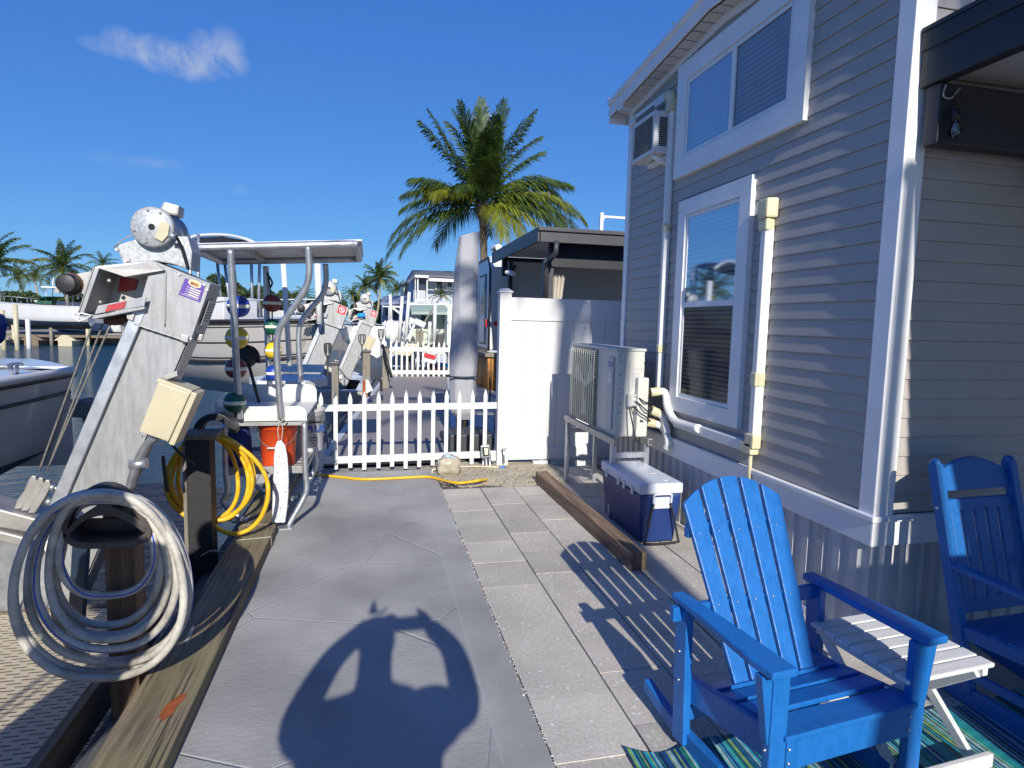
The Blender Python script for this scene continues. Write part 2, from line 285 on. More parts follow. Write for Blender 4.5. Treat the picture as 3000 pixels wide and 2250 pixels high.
    return m
m_conc = concrete()
def paver(name, base, speck):
    m, n, l, b = new_mat(name)
    tc = n.new('ShaderNodeTexCoord')
    ns = n.new('ShaderNodeTexNoise'); ns.inputs['Scale'].default_value = 60; ns.inputs['Detail'].default_value = 6; l.new(tc.outputs['Object'], ns.inputs['Vector'])
    bg_ = n.new('ShaderNodeTexNoise'); bg_.inputs['Scale'].default_value = 2.2; bg_.inputs['Detail'].default_value = 5; l.new(tc.outputs['Object'], bg_.inputs['Vector'])
    ad = n.new('ShaderNodeMath'); ad.operation = 'ADD'; l.new(ns.outputs[0], ad.inputs[0]); l.new(bg_.outputs[0], ad.inputs[1])
    cr = n.new('ShaderNodeValToRGB'); cr.color_ramp.elements[0].position = .38; cr.color_ramp.elements[1].position = .66
    h2 = n.new('ShaderNodeMath'); h2.operation = 'MULTIPLY'; h2.inputs[1].default_value = .5; l.new(ad.outputs[0], h2.inputs[0]); l.new(h2.outputs[0], cr.inputs[0])
    cr.color_ramp.elements[0].color = (*[c * .8 for c in base], 1); cr.color_ramp.elements[1].color = (*[c * 1.18 for c in base], 1)
    vo = n.new('ShaderNodeTexVoronoi'); vo.inputs['Scale'].default_value = 34; vo.inputs['Randomness'].default_value = 1; l.new(tc.outputs['Object'], vo.inputs['Vector'])
    ds = n.new('ShaderNodeMapRange'); ds.inputs['From Min'].default_value = .20; ds.inputs['From Max'].default_value = .30; ds.inputs['To Min'].default_value = 1; ds.inputs['To Max'].default_value = 0; l.new(vo.outputs['Distance'], ds.inputs['Value'])
    sx = n.new('ShaderNodeSeparateColor'); l.new(vo.outputs['Color'], sx.inputs[0])
    gt = n.new('ShaderNodeMath'); gt.operation = 'GREATER_THAN'; l.new(sx.outputs[0], gt.inputs[0]); gt.inputs[1].default_value = 1 - speck
    mu = n.new('ShaderNodeMath'); mu.operation = 'MULTIPLY'; l.new(ds.outputs[0], mu.inputs[0]); l.new(gt.outputs[0], mu.inputs[1])
    m5 = n.new('ShaderNodeMath'); m5.operation = 'MULTIPLY'; l.new(mu.outputs[0], m5.inputs[0]); m5.inputs[1].default_value = .8
    mx = n.new('ShaderNodeMixRGB'); l.new(m5.outputs[0], mx.inputs[0]); l.new(cr.outputs[0], mx.inputs[1]); mx.inputs[2].default_value = (.72, .70, .66, 1)
    g = n.new('ShaderNodeNewGeometry'); mr = n.new('ShaderNodeMapRange'); mr.inputs['To Min'].default_value = .86; mr.inputs['To Max'].default_value = 1.1; l.new(g.outputs['Random Per Island'], mr.inputs['Value'])
    mz = n.new('ShaderNodeMixRGB'); mz.blend_type = 'MULTIPLY'; mz.inputs[0].default_value = 1; l.new(mx.outputs[0], mz.inputs[1]); l.new(mr.outputs[0], mz.inputs[2])
    l.new(mz.outputs[0], b.inputs['Base Color']); b.inputs['Roughness'].default_value = .85
    bp = n.new('ShaderNodeBump'); bp.inputs['Strength'].default_value = .3; bp.inputs['Distance'].default_value = .004; l.new(ns.outputs[0], bp.inputs['Height']); l.new(bp.outputs[0], b.inputs['Normal'])
    return m
m_paver = paver('pavers', (.52, .485, .425), .12)
m_paver2 = paver('pavers_aggregate', (.49, .455, .395), .42)
def water():
    m, n, l, b = new_mat('canal_water')
    tc = n.new('ShaderNodeTexCoord'); mp = n.new('ShaderNodeMapping'); mp.inputs['Scale'].default_value = (1, 2.1, 1); l.new(tc.outputs['Object'], mp.inputs['Vector'])
    a = n.new('ShaderNodeTexNoise'); a.inputs['Scale'].default_value = 2.2; a.inputs['Detail'].default_value = 6; a.inputs['Roughness'].default_value = .6; l.new(mp.outputs[0], a.inputs['Vector'])
    b.inputs['Base Color'].default_value = (.010, .055, .11, 1); b.inputs['Roughness'].default_value = .06; b.inputs['IOR'].default_value = 1.33
    bp = n.new('ShaderNodeBump'); bp.inputs['Strength'].default_value = 1; bp.inputs['Distance'].default_value = .22; l.new(a.outputs[0], bp.inputs['Height']); l.new(bp.outputs[0], b.inputs['Normal'])
    return m
m_water = water()
m_ground = M('coral_ground', (.30, .28, .24), .9, var=.15, scale=3, bump=.3, dirt=.3, dcol=(.12, .13, .07), dscale=.6)
m_seawall = M('seawall_concrete', (.26, .25, .23), .85, var=.2, scale=4, bump=.3)
m_sand = M('coarse_sand', (.44, .39, .29), .95, var=.18, scale=30, bump=.9, bscale=45, dirt=.8, dcol=(.10, .09, .07), dscale=38, dthr=.58)
m_gravel = M('gravel_strip', (.09, .085, .075), .95, var=.4, scale=30, bump=1, bscale=30, dirt=.5, dcol=(.08, .07, .06), dscale=20)
m_deck = M('composite_deck', (.255, .235, .228), .6, var=.08, scale=2, stretch=(1, 8, 1), bump=.1)
m_deckw = M('dock_trim_pale', (.52, .53, .54), .6, var=.1, scale=3)
def glass(name, tint, k=1., c=.0, rgh=.02):
    m, n, l, b = new_mat(name)
    gl = n.new('ShaderNodeBsdfGlossy'); gl.inputs['Roughness'].default_value = rgh; gl.inputs['Color'].default_value = (.8, .86, .95, 1)
    tr = n.new('ShaderNodeBsdfTransparent'); tr.inputs['Color'].default_value = (*tint, 1)
    fr = n.new('ShaderNodeFresnel'); fr.inputs['IOR'].default_value = 1.5
    ad = n.new('ShaderNodeMath'); ad.operation = 'MULTIPLY_ADD'; ad.use_clamp = True; l.new(fr.outputs[0], ad.inputs[0]); ad.inputs[1].default_value = k; ad.inputs[2].default_value = c
    ms = n.new('ShaderNodeMixShader'); l.new(ad.outputs[0], ms.inputs[0]); l.new(tr.outputs[0], ms.inputs[1]); l.new(gl.outputs[0], ms.inputs[2])
    l.new(ms.outputs[0], n['Material Output'].inputs['Surface'])
    return m
m_glass = glass('window_glass', (.55, .62, .70), .45, .12, .04)
m_screen = glass('screened_glass', (.38, .38, .40), .05, .01, .10)
m_glassw = glass('window_glass_upper', (.75, .82, .90), .30, .02, .05)
m_bulbg = glass('bulb_glass', (.85, .87, .9), 1, .04)
def perf(name, col, scale, hole):
    m, n, l, b = new_mat(name)
    tc = n.new('ShaderNodeTexCoord'); mp = n.new('ShaderNodeMapping'); mp.inputs['Scale'].default_value = scale; l.new(tc.outputs['Object'], mp.inputs['Vector'])
    fr = n.new('ShaderNodeVectorMath'); fr.operation = 'FRACTION'; l.new(mp.outputs[0], fr.inputs[0])
    sb = n.new('ShaderNodeVectorMath'); sb.operation = 'SUBTRACT'; l.new(fr.outputs[0], sb.inputs[0]); sb.inputs[1].default_value = (.5, .5, .5)
    s3 = n.new('ShaderNodeVectorMath'); s3.operation = 'MULTIPLY'; l.new(sb.outputs[0], s3.inputs[0]); s3.inputs[1].default_value = tuple(1 if s > 1e-6 else 0 for s in scale)
    le = n.new('ShaderNodeVectorMath'); le.operation = 'LENGTH'; l.new(s3.outputs[0], le.inputs[0])
    ls = n.new('ShaderNodeMath'); ls.operation = 'LESS_THAN'; l.new(le.outputs['Value'], ls.inputs[0]); ls.inputs[1].default_value = hole
    mx = n.new('ShaderNodeMixRGB'); l.new(ls.outputs[0], mx.inputs[0]); mx.inputs[1].default_value = (*col, 1); mx.inputs[2].default_value = (.02, .02, .02, 1)
    l.new(mx.outputs[0], b.inputs['Base Color']); b.inputs['Roughness'].default_value = .5
    return m
m_perfx = perf('skirt_vent_side', (.52, .52, .53), (0, 70, 60), .27)
m_perfy = perf('skirt_vent_front', (.52, .52, .53), (70, 0, 60), .27)
def meshbag():
    m, n, l, b = new_mat('white_mesh_net')
    b.inputs['Base Color'].default_value = (.75, .76, .80, 1); b.inputs['Roughness'].default_value = .8
    tc = n.new('ShaderNodeTexCoord')
    vo = n.new('ShaderNodeTexVoronoi'); vo.inputs['Scale'].default_value = 75; l.new(tc.outputs['Object'], vo.inputs['Vector'])
    ls = n.new('ShaderNodeMath'); ls.operation = 'LESS_THAN'; l.new(vo.outputs['Distance'], ls.inputs[0]); ls.inputs[1].default_value = .30
    tr = n.new('ShaderNodeBsdfTransparent'); ms = n.new('ShaderNodeMixShader'); l.new(ls.outputs[0], ms.inputs[0]); l.new(b.outputs[0], ms.inputs[1]); l.new(tr.outputs[0], ms.inputs[2]); l.new(ms.outputs[0], n['Material Output'].inputs['Surface'])
    return m
m_net = meshbag()
def rugm():
    m, n, l, b = new_mat('striped_rug')
    tc = n.new('ShaderNodeTexCoord'); sp = n.new('ShaderNodeSeparateXYZ'); l.new(tc.outputs['Object'], sp.inputs[0])
    sx = n.new('ShaderNodeMath'); sx.operation = 'MULTIPLY'; l.new(sp.outputs['X'], sx.inputs[0]); sx.inputs[1].default_value = 150
    wn = n.new('ShaderNodeTexWhiteNoise'); wn.noise_dimensions = '1D'; fl = n.new('ShaderNodeMath'); fl.operation = 'FLOOR'; l.new(sx.outputs[0], fl.inputs[0]); l.new(fl.outputs[0], wn.inputs['W'])
    cr = n.new('ShaderNodeValToRGB'); cr.color_ramp.interpolation = 'CONSTANT'; e = cr.color_ramp.elements
    cols = [(.01, .12, .18), (.004, .02, .08), (.02, .30, .36), (.30, .42, .42), (.01, .16, .10), (.006, .05, .22), (.05, .36, .42), (.20, .34, .10), (.01, .08, .12)]
    e[0].color = (*cols[0], 1); e[0].position = 0; e[1].position = 1 / 9; e[1].color = (*cols[1], 1)
    for i in range(2, 9): k = e.new(i / 9); k.color = (*cols[i], 1)
    l.new(wn.outputs['Value'], cr.inputs[0])
    fy = n.new('ShaderNodeMath'); fy.operation = 'MULTIPLY'; l.new(sp.outputs['Y'], fy.inputs[0]); fy.inputs[1].default_value = 110
    si = n.new('ShaderNodeMath'); si.operation = 'SINE'; l.new(fy.outputs[0], si.inputs[0])
    fx = n.new('ShaderNodeMath'); fx.operation = 'FRACT'; l.new(sx.outputs[0], fx.inputs[0])
    hh = n.new('ShaderNodeMath'); hh.operation = 'MULTIPLY_ADD'; l.new(si.outputs[0], hh.inputs[0]); hh.inputs[1].default_value = .3; l.new(fx.outputs[0], hh.inputs[2])
    bp = n.new('ShaderNodeBump'); bp.inputs['Strength'].default_value = .7; bp.inputs['Distance'].default_value = .004; l.new(hh.outputs[0], bp.inputs['Height']); l.new(bp.outputs[0], b.inputs['Normal'])
    l.new(cr.outputs[0], b.inputs['Base Color']); b.inputs['Roughness'].default_value = .6
    return m
m_rug = rugm()

# ------------------------------------------------------------------ mesh helpers
OFF = {}
class MB:
    def __init__(s): s.bm = bmesh.new()
    def box(s, x0, x1, y0, y1, z0, z1, mi=0):
        v = [s.bm.verts.new((x, y, z)) for x in (x0, x1) for y in (y0, y1) for z in (z0, z1)]
        for f in ((0, 1, 3, 2), (4, 6, 7, 5), (0, 4, 5, 1), (2, 3, 7, 6), (0, 2, 6, 4), (1, 5, 7, 3)):
            s.bm.faces.new([v[i] for i in f]).material_index = mi
        return s
    def bar(s, p0, p1, w, h, up=(0, 0, 1), mi=0, w1=None, h1=None):
        p0, p1 = Vector(p0), Vector(p1); d = (p1 - p0).normalized(); up = Vector(up)
        if abs(d.dot(up)) > .99: up = Vector((0, 1, 0))
        sd = d.cross(up).normalized(); u = sd.cross(d)
        w1 = w if w1 is None else w1; h1 = h if h1 is None else h1
        v = []
        for p, a, b_ in ((p0, w, h), (p1, w1, h1)):
            for i, j in ((-1, -1), (1, -1), (1, 1), (-1, 1)): v.append(s.bm.verts.new(p + sd * (i * a / 2) + u * (j * b_ / 2)))
        for f in ((3, 2, 1, 0), (4, 5, 6, 7), (0, 1, 5, 4), (1, 2, 6, 5), (2, 3, 7, 6), (3, 0, 4, 7)):
            s.bm.faces.new([v[i] for i in f]).material_index = mi
        return s
    def prism(s, pts, ext, mi=0):
        ext = Vector(ext); a = [s.bm.verts.new(Vector(p)) for p in pts]; b_ = [s.bm.verts.new(Vector(p) + ext) for p in pts]; n = len(pts)
        s.bm.faces.new(a).material_index = mi; s.bm.faces.new(b_[::-1]).material_index = mi
        for i in range(n): s.bm.faces.new([a[i], b_[i], b_[(i + 1) % n], a[(i + 1) % n]]).material_index = mi
        return s
    def face(s, pts, mi=0):
        s.bm.faces.new([s.bm.verts.new(Vector(p)) for p in pts]).material_index = mi; return s
    def tube(s, path, r, n=8, closed=False, caps=True, mi=0, stripe=None, twist=0., r2=None):
        P = [Vector(p) for p in path]; N = len(P); rings = []
        nrm = None
        for i, p in enumerate(P):
            if closed: d = P[(i + 1) % N] - P[i - 1]
            else: d = (P[min(i + 1, N - 1)] - P[max(i - 1, 0)])
            if d.length < 1e-9: d = Vector((0, 0, 1))
            d.normalize()
            if nrm is None:
                nrm = d.orthogonal().normalized()
            else:
                nrm = nrm - d * nrm.dot(d)
                nrm = nrm.normalized() if nrm.length > 1e-6 else d.orthogonal().normalized()
            bn = d.cross(nrm)
            rr = r[i] if isinstance(r, (list, tuple)) else r
            ring = []
            for k in range(n):
                a = 2 * PI * k / n + twist * i
                ring.append(s.bm.verts.new(p + nrm * (math.cos(a) * rr) + bn * (math.sin(a) * (rr if r2 is None else r2))))
            rings.append(ring)
        for i in range(N - (0 if closed else 1)):
            a, b_ = rings[i], rings[(i + 1) % N]
            for k in range(n):
                f = s.bm.faces.new([a[k], a[(k + 1) % n], b_[(k + 1) % n], b_[k]]); f.smooth = True
                f.material_index = 1 if (stripe is not None and k == stripe) else mi
        if caps and not closed:
            s.bm.faces.new(rings[0][::-1]).material_index = mi; s.bm.faces.new(rings[-1]).material_index = mi
        return s
    def cyl(s, p0, p1, r, r1=None, n=20, mi=0):
        return s.tube([p0, p1], [r, r if r1 is None else r1], n, mi=mi)
    def lathe(s, prof, c, n=20, axis='z', mi=0, sx=1, sy=1):
        c = Vector(c); rings = []
        for (r, z) in prof:
            ring = []
            for k in range(n):
                a = 2 * PI * k / n; x, y = r * math.cos(a) * sx, r * math.sin(a) * sy
                v = {'z': (x, y, z), 'y': (x, z, y), 'x': (z, x, y)}[axis]
                ring.append(s.bm.verts.new(c + Vector(v)))
            rings.append(ring)
        for i in range(len(rings) - 1):
            for k in range(n):
                f = s.bm.faces.new([rings[i][k], rings[i][(k + 1) % n], rings[i + 1][(k + 1) % n], rings[i + 1][k]]); f.smooth = True; f.material_index = mi
        for rg, pr in ((rings[0], prof[0]), (rings[-1], prof[-1])):
            if pr[0] > 1e-6: s.bm.faces.new(rg).material_index = mi
        return s
    def ball(s, c, r, sz=1., n=16, mi=0):
        k = 8; return s.lathe([(max(1e-4, r * math.sin(PI * i / k)), -r * sz * math.cos(PI * i / k)) for i in range(k + 1)], c, n, mi=mi)
    def build(s, name, mats, parent=None, bevel=0., smooth=None, label=None, seg=2):
        bm = s.bm
        bmesh.ops.remove_doubles(bm, verts=bm.verts, dist=1e-6)
        off = OFF.get(parent.name, Vector()) if parent else Vector()
        if off.length > 0: bmesh.ops.translate(bm, verts=bm.verts, vec=-off)
        bmesh.ops.recalc_face_normals(bm, faces=bm.faces)
        if bevel > 0:
            es = [e for e in bm.edges if len(e.link_faces) == 2 and e.calc_face_angle(0) > R(28)]
            bmesh.ops.bevel(bm, geom=es, offset=bevel, segments=seg, affect='EDGES', profile=.6, clamp_overlap=True)
        me = bpy.data.meshes.new(name); bm.to_mesh(me); bm.free()
        if smooth: me.polygons.foreach_set('use_smooth', [True] * len(me.polygons))
        o = bpy.data.objects.new(name, me)
        for m in (mats if isinstance(mats, (list, tuple)) else [mats]): me.materials.append(m)
        COL.objects.link(o)
        if parent: o.parent = parent; OFF[o.name] = off
        if label: o['label'] = label
        return o
def thing(name, label, cat, loc=(0, 0, 0), group=None, local=False):
    o = bpy.data.objects.new(name, None); COL.objects.link(o); o.location = loc; o.empty_display_size = .2
    o['label'] = label; o['category'] = cat
    if group: o['group'] = group
    OFF[o.name] = Vector() if local else Vector(loc)
    return o
def tag(o, label, cat, group=None, kind=None):
    if label: o['label'] = label
    if cat: o['category'] = cat
    if group: o['group'] = group
    if kind: o['kind'] = kind
    return o
def setorigin(o, loc):
    loc = Vector(loc); o.data.transform(Matrix.Translation(-loc)); o.location = loc; return o
def dup(o, parent=None):
    c = o.copy(); COL.objects.link(c)
    if parent: c.parent = parent
    for ch in list(o.children): dup(ch, c)
    return c
def bez(pts, n=8, closed=False):
    P = [Vector(p) for p in pts]; out_ = []; N = len(P)
    for i in range(N if closed else N - 1):
        p0 = P[i - 1] if (i > 0 or closed) else P[0]; p1 = P[i]; p2 = P[(i + 1) % N]; p3 = P[(i + 2) % N] if (closed or i + 2 < N) else P[-1]
        for k in range(n):
            t = k / n
            out_.append(.5 * ((2 * p1) + (-p0 + p2) * t + (2 * p0 - 5 * p1 + 4 * p2 - p3) * t * t + (-p0 + 3 * p1 - 3 * p2 + p3) * t ** 3))
    if not closed: out_.append(P[-1])
    return out_
def text_obj(txt, size, mat, mw, parent=None, name='lettering', bold=0., depth=.001, squash=1.):
    cu = bpy.data.curves.new(name, 'FONT'); cu.body = txt; cu.size = size; cu.extrude = depth; cu.offset = bold; cu.align_x = 'CENTER'; cu.align_y = 'CENTER'
    to = bpy.data.objects.new(name, cu); COL.objects.link(to)
    dg = bpy.context.evaluated_depsgraph_get(); me = bpy.data.meshes.new_from_object(to.evaluated_get(dg))
    bpy.data.objects.remove(to)
    me.transform(mw @ Matrix.Diagonal((squash, 1, 1, 1)))
    off = OFF.get(parent.name, Vector()) if parent else Vector()
    me.transform(Matrix.Translation(-off))
    me.materials.clear(); me.materials.append(mat)
    o = bpy.data.objects.new(name, me); COL.objects.link(o)
    if parent: o.parent = parent; OFF[o.name] = off
    return o
def frame(o, x, y):    # matrix placing flat text at o, x-axis along x, y-axis along y
    x = Vector(x).normalized(); y = Vector(y); z = x.cross(y).normalized(); y = z.cross(x)
    return Matrix(((x.x, y.x, z.x, o[0]), (x.y, y.y, z.y, o[1]), (x.z, y.z, z.z, o[2]), (0, 0, 0, 1)))
# ================================================================== THE SETTING
def struct(o): o['kind'] = 'structure'; return o
# land: one sheet with the canal cut out of its left side, reaching the horizon
edge = [(-1.06, -60), (-1.06, 7.3), (-.55, 7.5), (.32, 16), (1.1, 24), (2.0, 34), (1.0, 50), (-4, 58), (-60, 66), (-500, 90)]
m = MB()
poly = [(x, y, -.03) for x, y in edge] + [(-900, 1500, -.03), (1500, 1500, -.03), (1500, -60, -.03)]
m.face(poly)
struct(m.build('ground', m_ground))
m = MB()
for (a, b_) in zip(edge[:-1], edge[1:]):
    m.face([(a[0], a[1], -.03), (b_[0], b_[1], -.03), (b_[0], b_[1], -3), (a[0], a[1], -3)])
struct(m.build('seawall', m_seawall))
m = MB(); m.face([(-900, -200, -1), (60, -200, -1), (60, 200, -1), (-900, 200, -1)])
struct(m.build('water', m_water))
m = MB(); m.box(-.80, .70, -6, 7.0, -.028, 0)
struct(m.build('pavement', m_conc))
# pavers, laid in columns
m = MB(); m2 = MB()
r1 = at(1099, 1413.5, Z=0).y; r2 = at(1301.6, 1453.5, Z=0).y
cols = [(.708, 1.100, r1), (1.110, 1.450, r2), (1.460, 1.855, r1 + .05), (1.865, 2.26, r2 + .1), (2.27, 2.66, r1 - .04)] + [(2.67 + .4 * i, 3.06 + .4 * i, r2 + .13 * i) for i in range(7)]
for ci, (xa, xb, yo) in enumerate(cols):
    y = yo - 16 * .408
    ymax = 6.15 if ci < 3 else (7.0 if ci < 5 else 2.6)
    while y < ymax:
        ya, yb = y + .0022, min(y + .4065, ymax)
        tz = rnd.uniform(-.0035, .002)
        if yb - ya > .05 and yb > -3: (m if ci == 0 else m2).box(xa + rnd.uniform(-.001, .001), xb, ya, yb, -.035, tz)
        y += .408
struct(m.build('patio', m_paver)); struct(m2.build('patio', m_paver2))
m = MB(); rr = random.Random(9)
for i in range(520):
    y = rr.uniform(.8, 6.2) ; x = .703 + rr.gauss(0, .006); s = rr.uniform(.0015, .005)
    m.ball((x, y, .001), s * (1.5 if rr.random() < .08 else 1), .5, 5)
for i in range(160):
    m.ball((rr.uniform(-.7, .66), rr.uniform(1.6, 6.9), .001), rr.uniform(.001, .0028), .4, 5)
o = m.build('grit', m_debris); o['kind'] = 'stuff'; tag(o, 'pale grit along the seam between the grey walkway and the pavers', 'grit')
m = MB(); m.box(.70, 6, -6, 7, -.06, -.007); struct(m.build('gravel', m_gravel))
# coarse sand spilled at the end of the pavers
m = MB(); import mathutils.noise as mn
NX, NY = 46, 26; g_ = {}
for i in range(NX):
    for j in range(NY):
        x = .55 + i * 1.75 / (NX - 1); y = 5.95 + j * 1.3 / (NY - 1)
        e_ = min(1, max(0, (y - (6.12 + .12 * mn.noise(Vector((x * 3, 0, 0))) + (.16 if x < .9 else 0))) / .25)) * min(1, max(0, (x - .66) / .12)) * min(1, max(0, (2.25 - x) / .12))
        g_[i, j] = m.bm.verts.new((x, y, -.02 + e_ * (.04 + .02 * mn.noise(Vector((x * 5, y * 5, 0))) + .006 * mn.noise(Vector((x * 40, y * 40, 3))))))
for i in range(NX - 1):
    for j in range(NY - 1): m.bm.faces.new((g_[i, j], g_[i + 1, j], g_[i + 1, j + 1], g_[i, j + 1]))
o = m.build('sand', m_sand, smooth=True); o['kind'] = 'stuff'; tag(o, 'coarse beige sand spilled where the pavers end below the white fence', 'sand')
m = MB(); rr = random.Random(3)
for i in range(520):
    x = rr.uniform(.72, 2.15); y = rr.uniform(6.12, 6.95); s = rr.uniform(.003, .011)
    m.ball((x, y, .022 + s * .3), s, .7, 6)
o = m.build('pebbles', M('pebble', (.26, .23, .19), .9, var=.7, scale=18)); o['kind'] = 'stuff'; tag(o, 'small brown pebbles lying in the beige sand', 'pebbles')
# neighbour's path of large slabs and its far dock
m = MB()
for i in range(9):
    for j in range(3): m.box(1.5 + j * .62, 2.1 + j * .62, 7.3 + i * .95, 8.24 + i * .95, -.028, .002 * (i % 3))
struct(m.build('path', m_paver, bevel=.006, seg=1))
m = MB()
A, B_, C_, D_ = (-.60, 7.35), (.40, 18.7), (2.33, 18.9), (1.02, 7.35)
N = 62
for i in range(N):
    t0, t1 = i / N, (i + .94) / N
    p = [(A[0] + (B_[0] - A[0]) * t, A[1] + (B_[1] - A[1]) * t) for t in (t0, t1)]; q = [(D_[0] + (C_[0] - D_[0]) * t, D_[1] + (C_[1] - D_[1]) * t) for t in (t0, t1)]
    m.prism([(*p[0], .0), (*q[0], .0), (*q[1], .0), (*p[1], .0)], (0, 0, .035))
struct(m.build('deck', m_deck))
m = MB()
for P_, Q_ in ((A, B_), (D_, C_)):
    m.bar((P_[0], P_[1], .02), (Q_[0], Q_[1], .02), .10, .06)
struct(m.build('kerb', m_deckw, bevel=.006))
m = MB()
for k in range(5): m.bar((-.72 - k * .13, 7.4, -.03 - .10 * k), (.22 - k * .13, 17, -.03 - .10 * k), .12, .03)
struct(m.build('boardwalk', m_greyboard, bevel=.004))
# grated boat dock at the left edge, its fascia and the board in the gap
def gratem():
    m, n, l, b = new_mat('dock_grating')
    tc = n.new('ShaderNodeTexCoord'); sp = n.new('ShaderNodeSeparateXYZ'); l.new(tc.outputs['Object'], sp.inputs[0])
    def mth(op, a, b2=None, c=None):
        k = n.new('ShaderNodeMath'); k.operation = op
        for i, v in enumerate((a, b2, c)):
            if v is None: continue
            if isinstance(v, (int, float)): k.inputs[i].default_value = v
            else: l.new(v, k.inputs[i])
        return k.outputs[0]
    y = mth('MULTIPLY', sp.outputs['Y'], 34); fy = mth('FRACT', y); row = mth('FLOOR', y)
    x = mth('MULTIPLY', sp.outputs['X'], 10.5); x2 = mth('MULTIPLY_ADD', row, .5, x); fx = mth('FRACT', x2)
    a = mth('LESS_THAN', fy, .27); b2 = mth('LESS_THAN', fx, .66); s = mth('MULTIPLY', a, b2)
    ns = n.new('ShaderNodeTexNoise'); ns.inputs['Scale'].default_value = 5; l.new(tc.outputs['Object'], ns.inputs['Vector'])
    cr = n.new('ShaderNodeValToRGB'); cr.color_ramp.elements[0].color = (.46, .395, .29, 1); cr.color_ramp.elements[1].color = (.60, .52, .39, 1); l.new(ns.outputs[0], cr.inputs[0])
    mx = n.new('ShaderNodeMixRGB'); l.new(s, mx.inputs[0]); l.new(cr.outputs[0], mx.inputs[1]); mx.inputs[2].default_value = (.03, .028, .026, 1)
    l.new(mx.outputs[0], b.inputs['Base Color']); b.inputs['Roughness'].default_value = .6
    return m
m_grate = gratem()
gx = -1.29
m = MB(); m.box(-4.5, gx, -3, 3.92, -.06, -.02)
struct(m.build('dock', [m_grate]))
m = MB(); m.box(gx, gx + .045, -3, 3.95, -.20, -.012); m.box(-4.5, gx, 3.92, 3.96, -.2, -.012)
struct(m.build('dock_edge', m_fascia, bevel=.004))
m = MB(); m.box(gx + .11, -1.03, -3, 7.2, -.30, -.12); struct(m.build('dock_board', m_greyboard, bevel=.006))

# the timber kerb along the concrete
t = thing('timber_kerb', 'long weathered greenish timber along the dock edge, with a red stain', 'timber', (-.87, 2.5, 0))
m = MB(); m.box(-1.005, -.742, -3, 5.02, -.02, .08); m.build('plank', m_timber, t, bevel=.008)
m = MB(); m.box(-1.03, -.765, 5.04, 7.6, -.02, .085); m.build('plank', m_timber, t, bevel=.008)
a = at(372, 1525, Z=.081)
def stain(name, c, L, W_, ang, mat, par, seed, z):
    m = MB(); rs_ = random.Random(seed); pts = []
    for k in range(26):
        t_ = 2 * PI * k / 26; r_ = 1 + rs_.uniform(-.22, .18)
        x, y = L * math.cos(t_) * r_, W_ * math.sin(t_) * r_
        pts.append((c[0] + x * math.cos(ang) - y * math.sin(ang), c[1] + x * math.sin(ang) + y * math.cos(ang), z))
    m.prism(pts, (0, 0, .0006)); return m.build(name, mat, par)
stain('paint_stain', a, .10, .026, R(78), m_rust, t, 4, .0803)
pth = [at(505, 1166, Z=.09), at(580, 1158, Z=.09), at(583, 1180, Z=.0)]
pth[0].z = .084; pth[1].z = .084; pth[1].x = -.735; pth[2].x = -.732
m = MB(); m.tube([pth[0] + Vector((-.06, -.03, -.02)), pth[0], pth[1], (pth[1].x, pth[1].y, .01)], .004, 6)
tag(m.build('cord', m_rope), 'thin pale cord tied across the timber kerb', 'cord')

# ================================================================== MOBILE HOME
WX, YF, YB = 2.62, 2.66, 6.12
YR = 4.39
def zroof(y): return 4.085 - .09 * abs(y - YR)
hs_ = thing('mobile_home', 'grey vinyl sided mobile home with white trim and ribbed white skirting', 'house', (WX, YF, 0))
LAP = .1033
def lap_profile(z0):   # z, outward offset of one clapboard: butt edge out, top tucked under the next
    return [(z0, -.002), (z0 + .0005, .0095), (z0 + .008, .0100), (z0 + LAP * .98, .001), (z0 + LAP, -.002)]
m = MB(); z = .755
while z < 4.08:
    pr = lap_profile(z)
    ya, yb = YF + .005, YB
    if z + LAP > zroof(YB):
        hw = (4.085 - z - .0) / .09; ya, yb = max(ya, YR - hw), min(yb, YR + hw)
        if yb - ya < .1: break
    for (za, oa), (zb, ob) in zip(pr[:-1], pr[1:]):
        f = m.bm.faces.new([m.bm.verts.new(v) for v in ((WX - oa, ya, za), (WX - oa, yb, za), (WX - ob, yb, zb), (WX - ob, ya, zb))])
    z += LAP
m.build('side_wall', m_siding, hs_)
m = MB(); z = .755
while z < 4.3:
    pr = lap_profile(z)
    for (za, oa), (zb, ob) in zip(pr[:-1], pr[1:]):
        m.bm.faces.new([m.bm.verts.new(v) for v in ((WX + .02, YF - oa, za), (9.5, YF - oa, za), (9.5, YF - ob, zb), (WX + .02, YF - ob, zb))])
    z += LAP
m.build('front_wall', m_siding, hs_)
m = MB(); m.box(WX + .03, 9.5, YF + .03, YB - .01, .05, 3.8); m.build('wall_core', m_skirt, hs_)
# corner trims
m = MB(); m.box(WX - .022, WX, YF - .02, YF + .085, .70, 4.3); m.box(WX, WX + .10, YF - .022, YF, .70, 4.3); m.build('corner_trim', m_trim, hs_, bevel=.004)
m = MB(); m.box(WX - .022, WX, YB - .07, YB + .02, .70, 3.9); m.box(WX, WX + .08, YB, YB + .02, .70, 3.9); m.build('corner_trim', m_trim, hs_, bevel=.004)
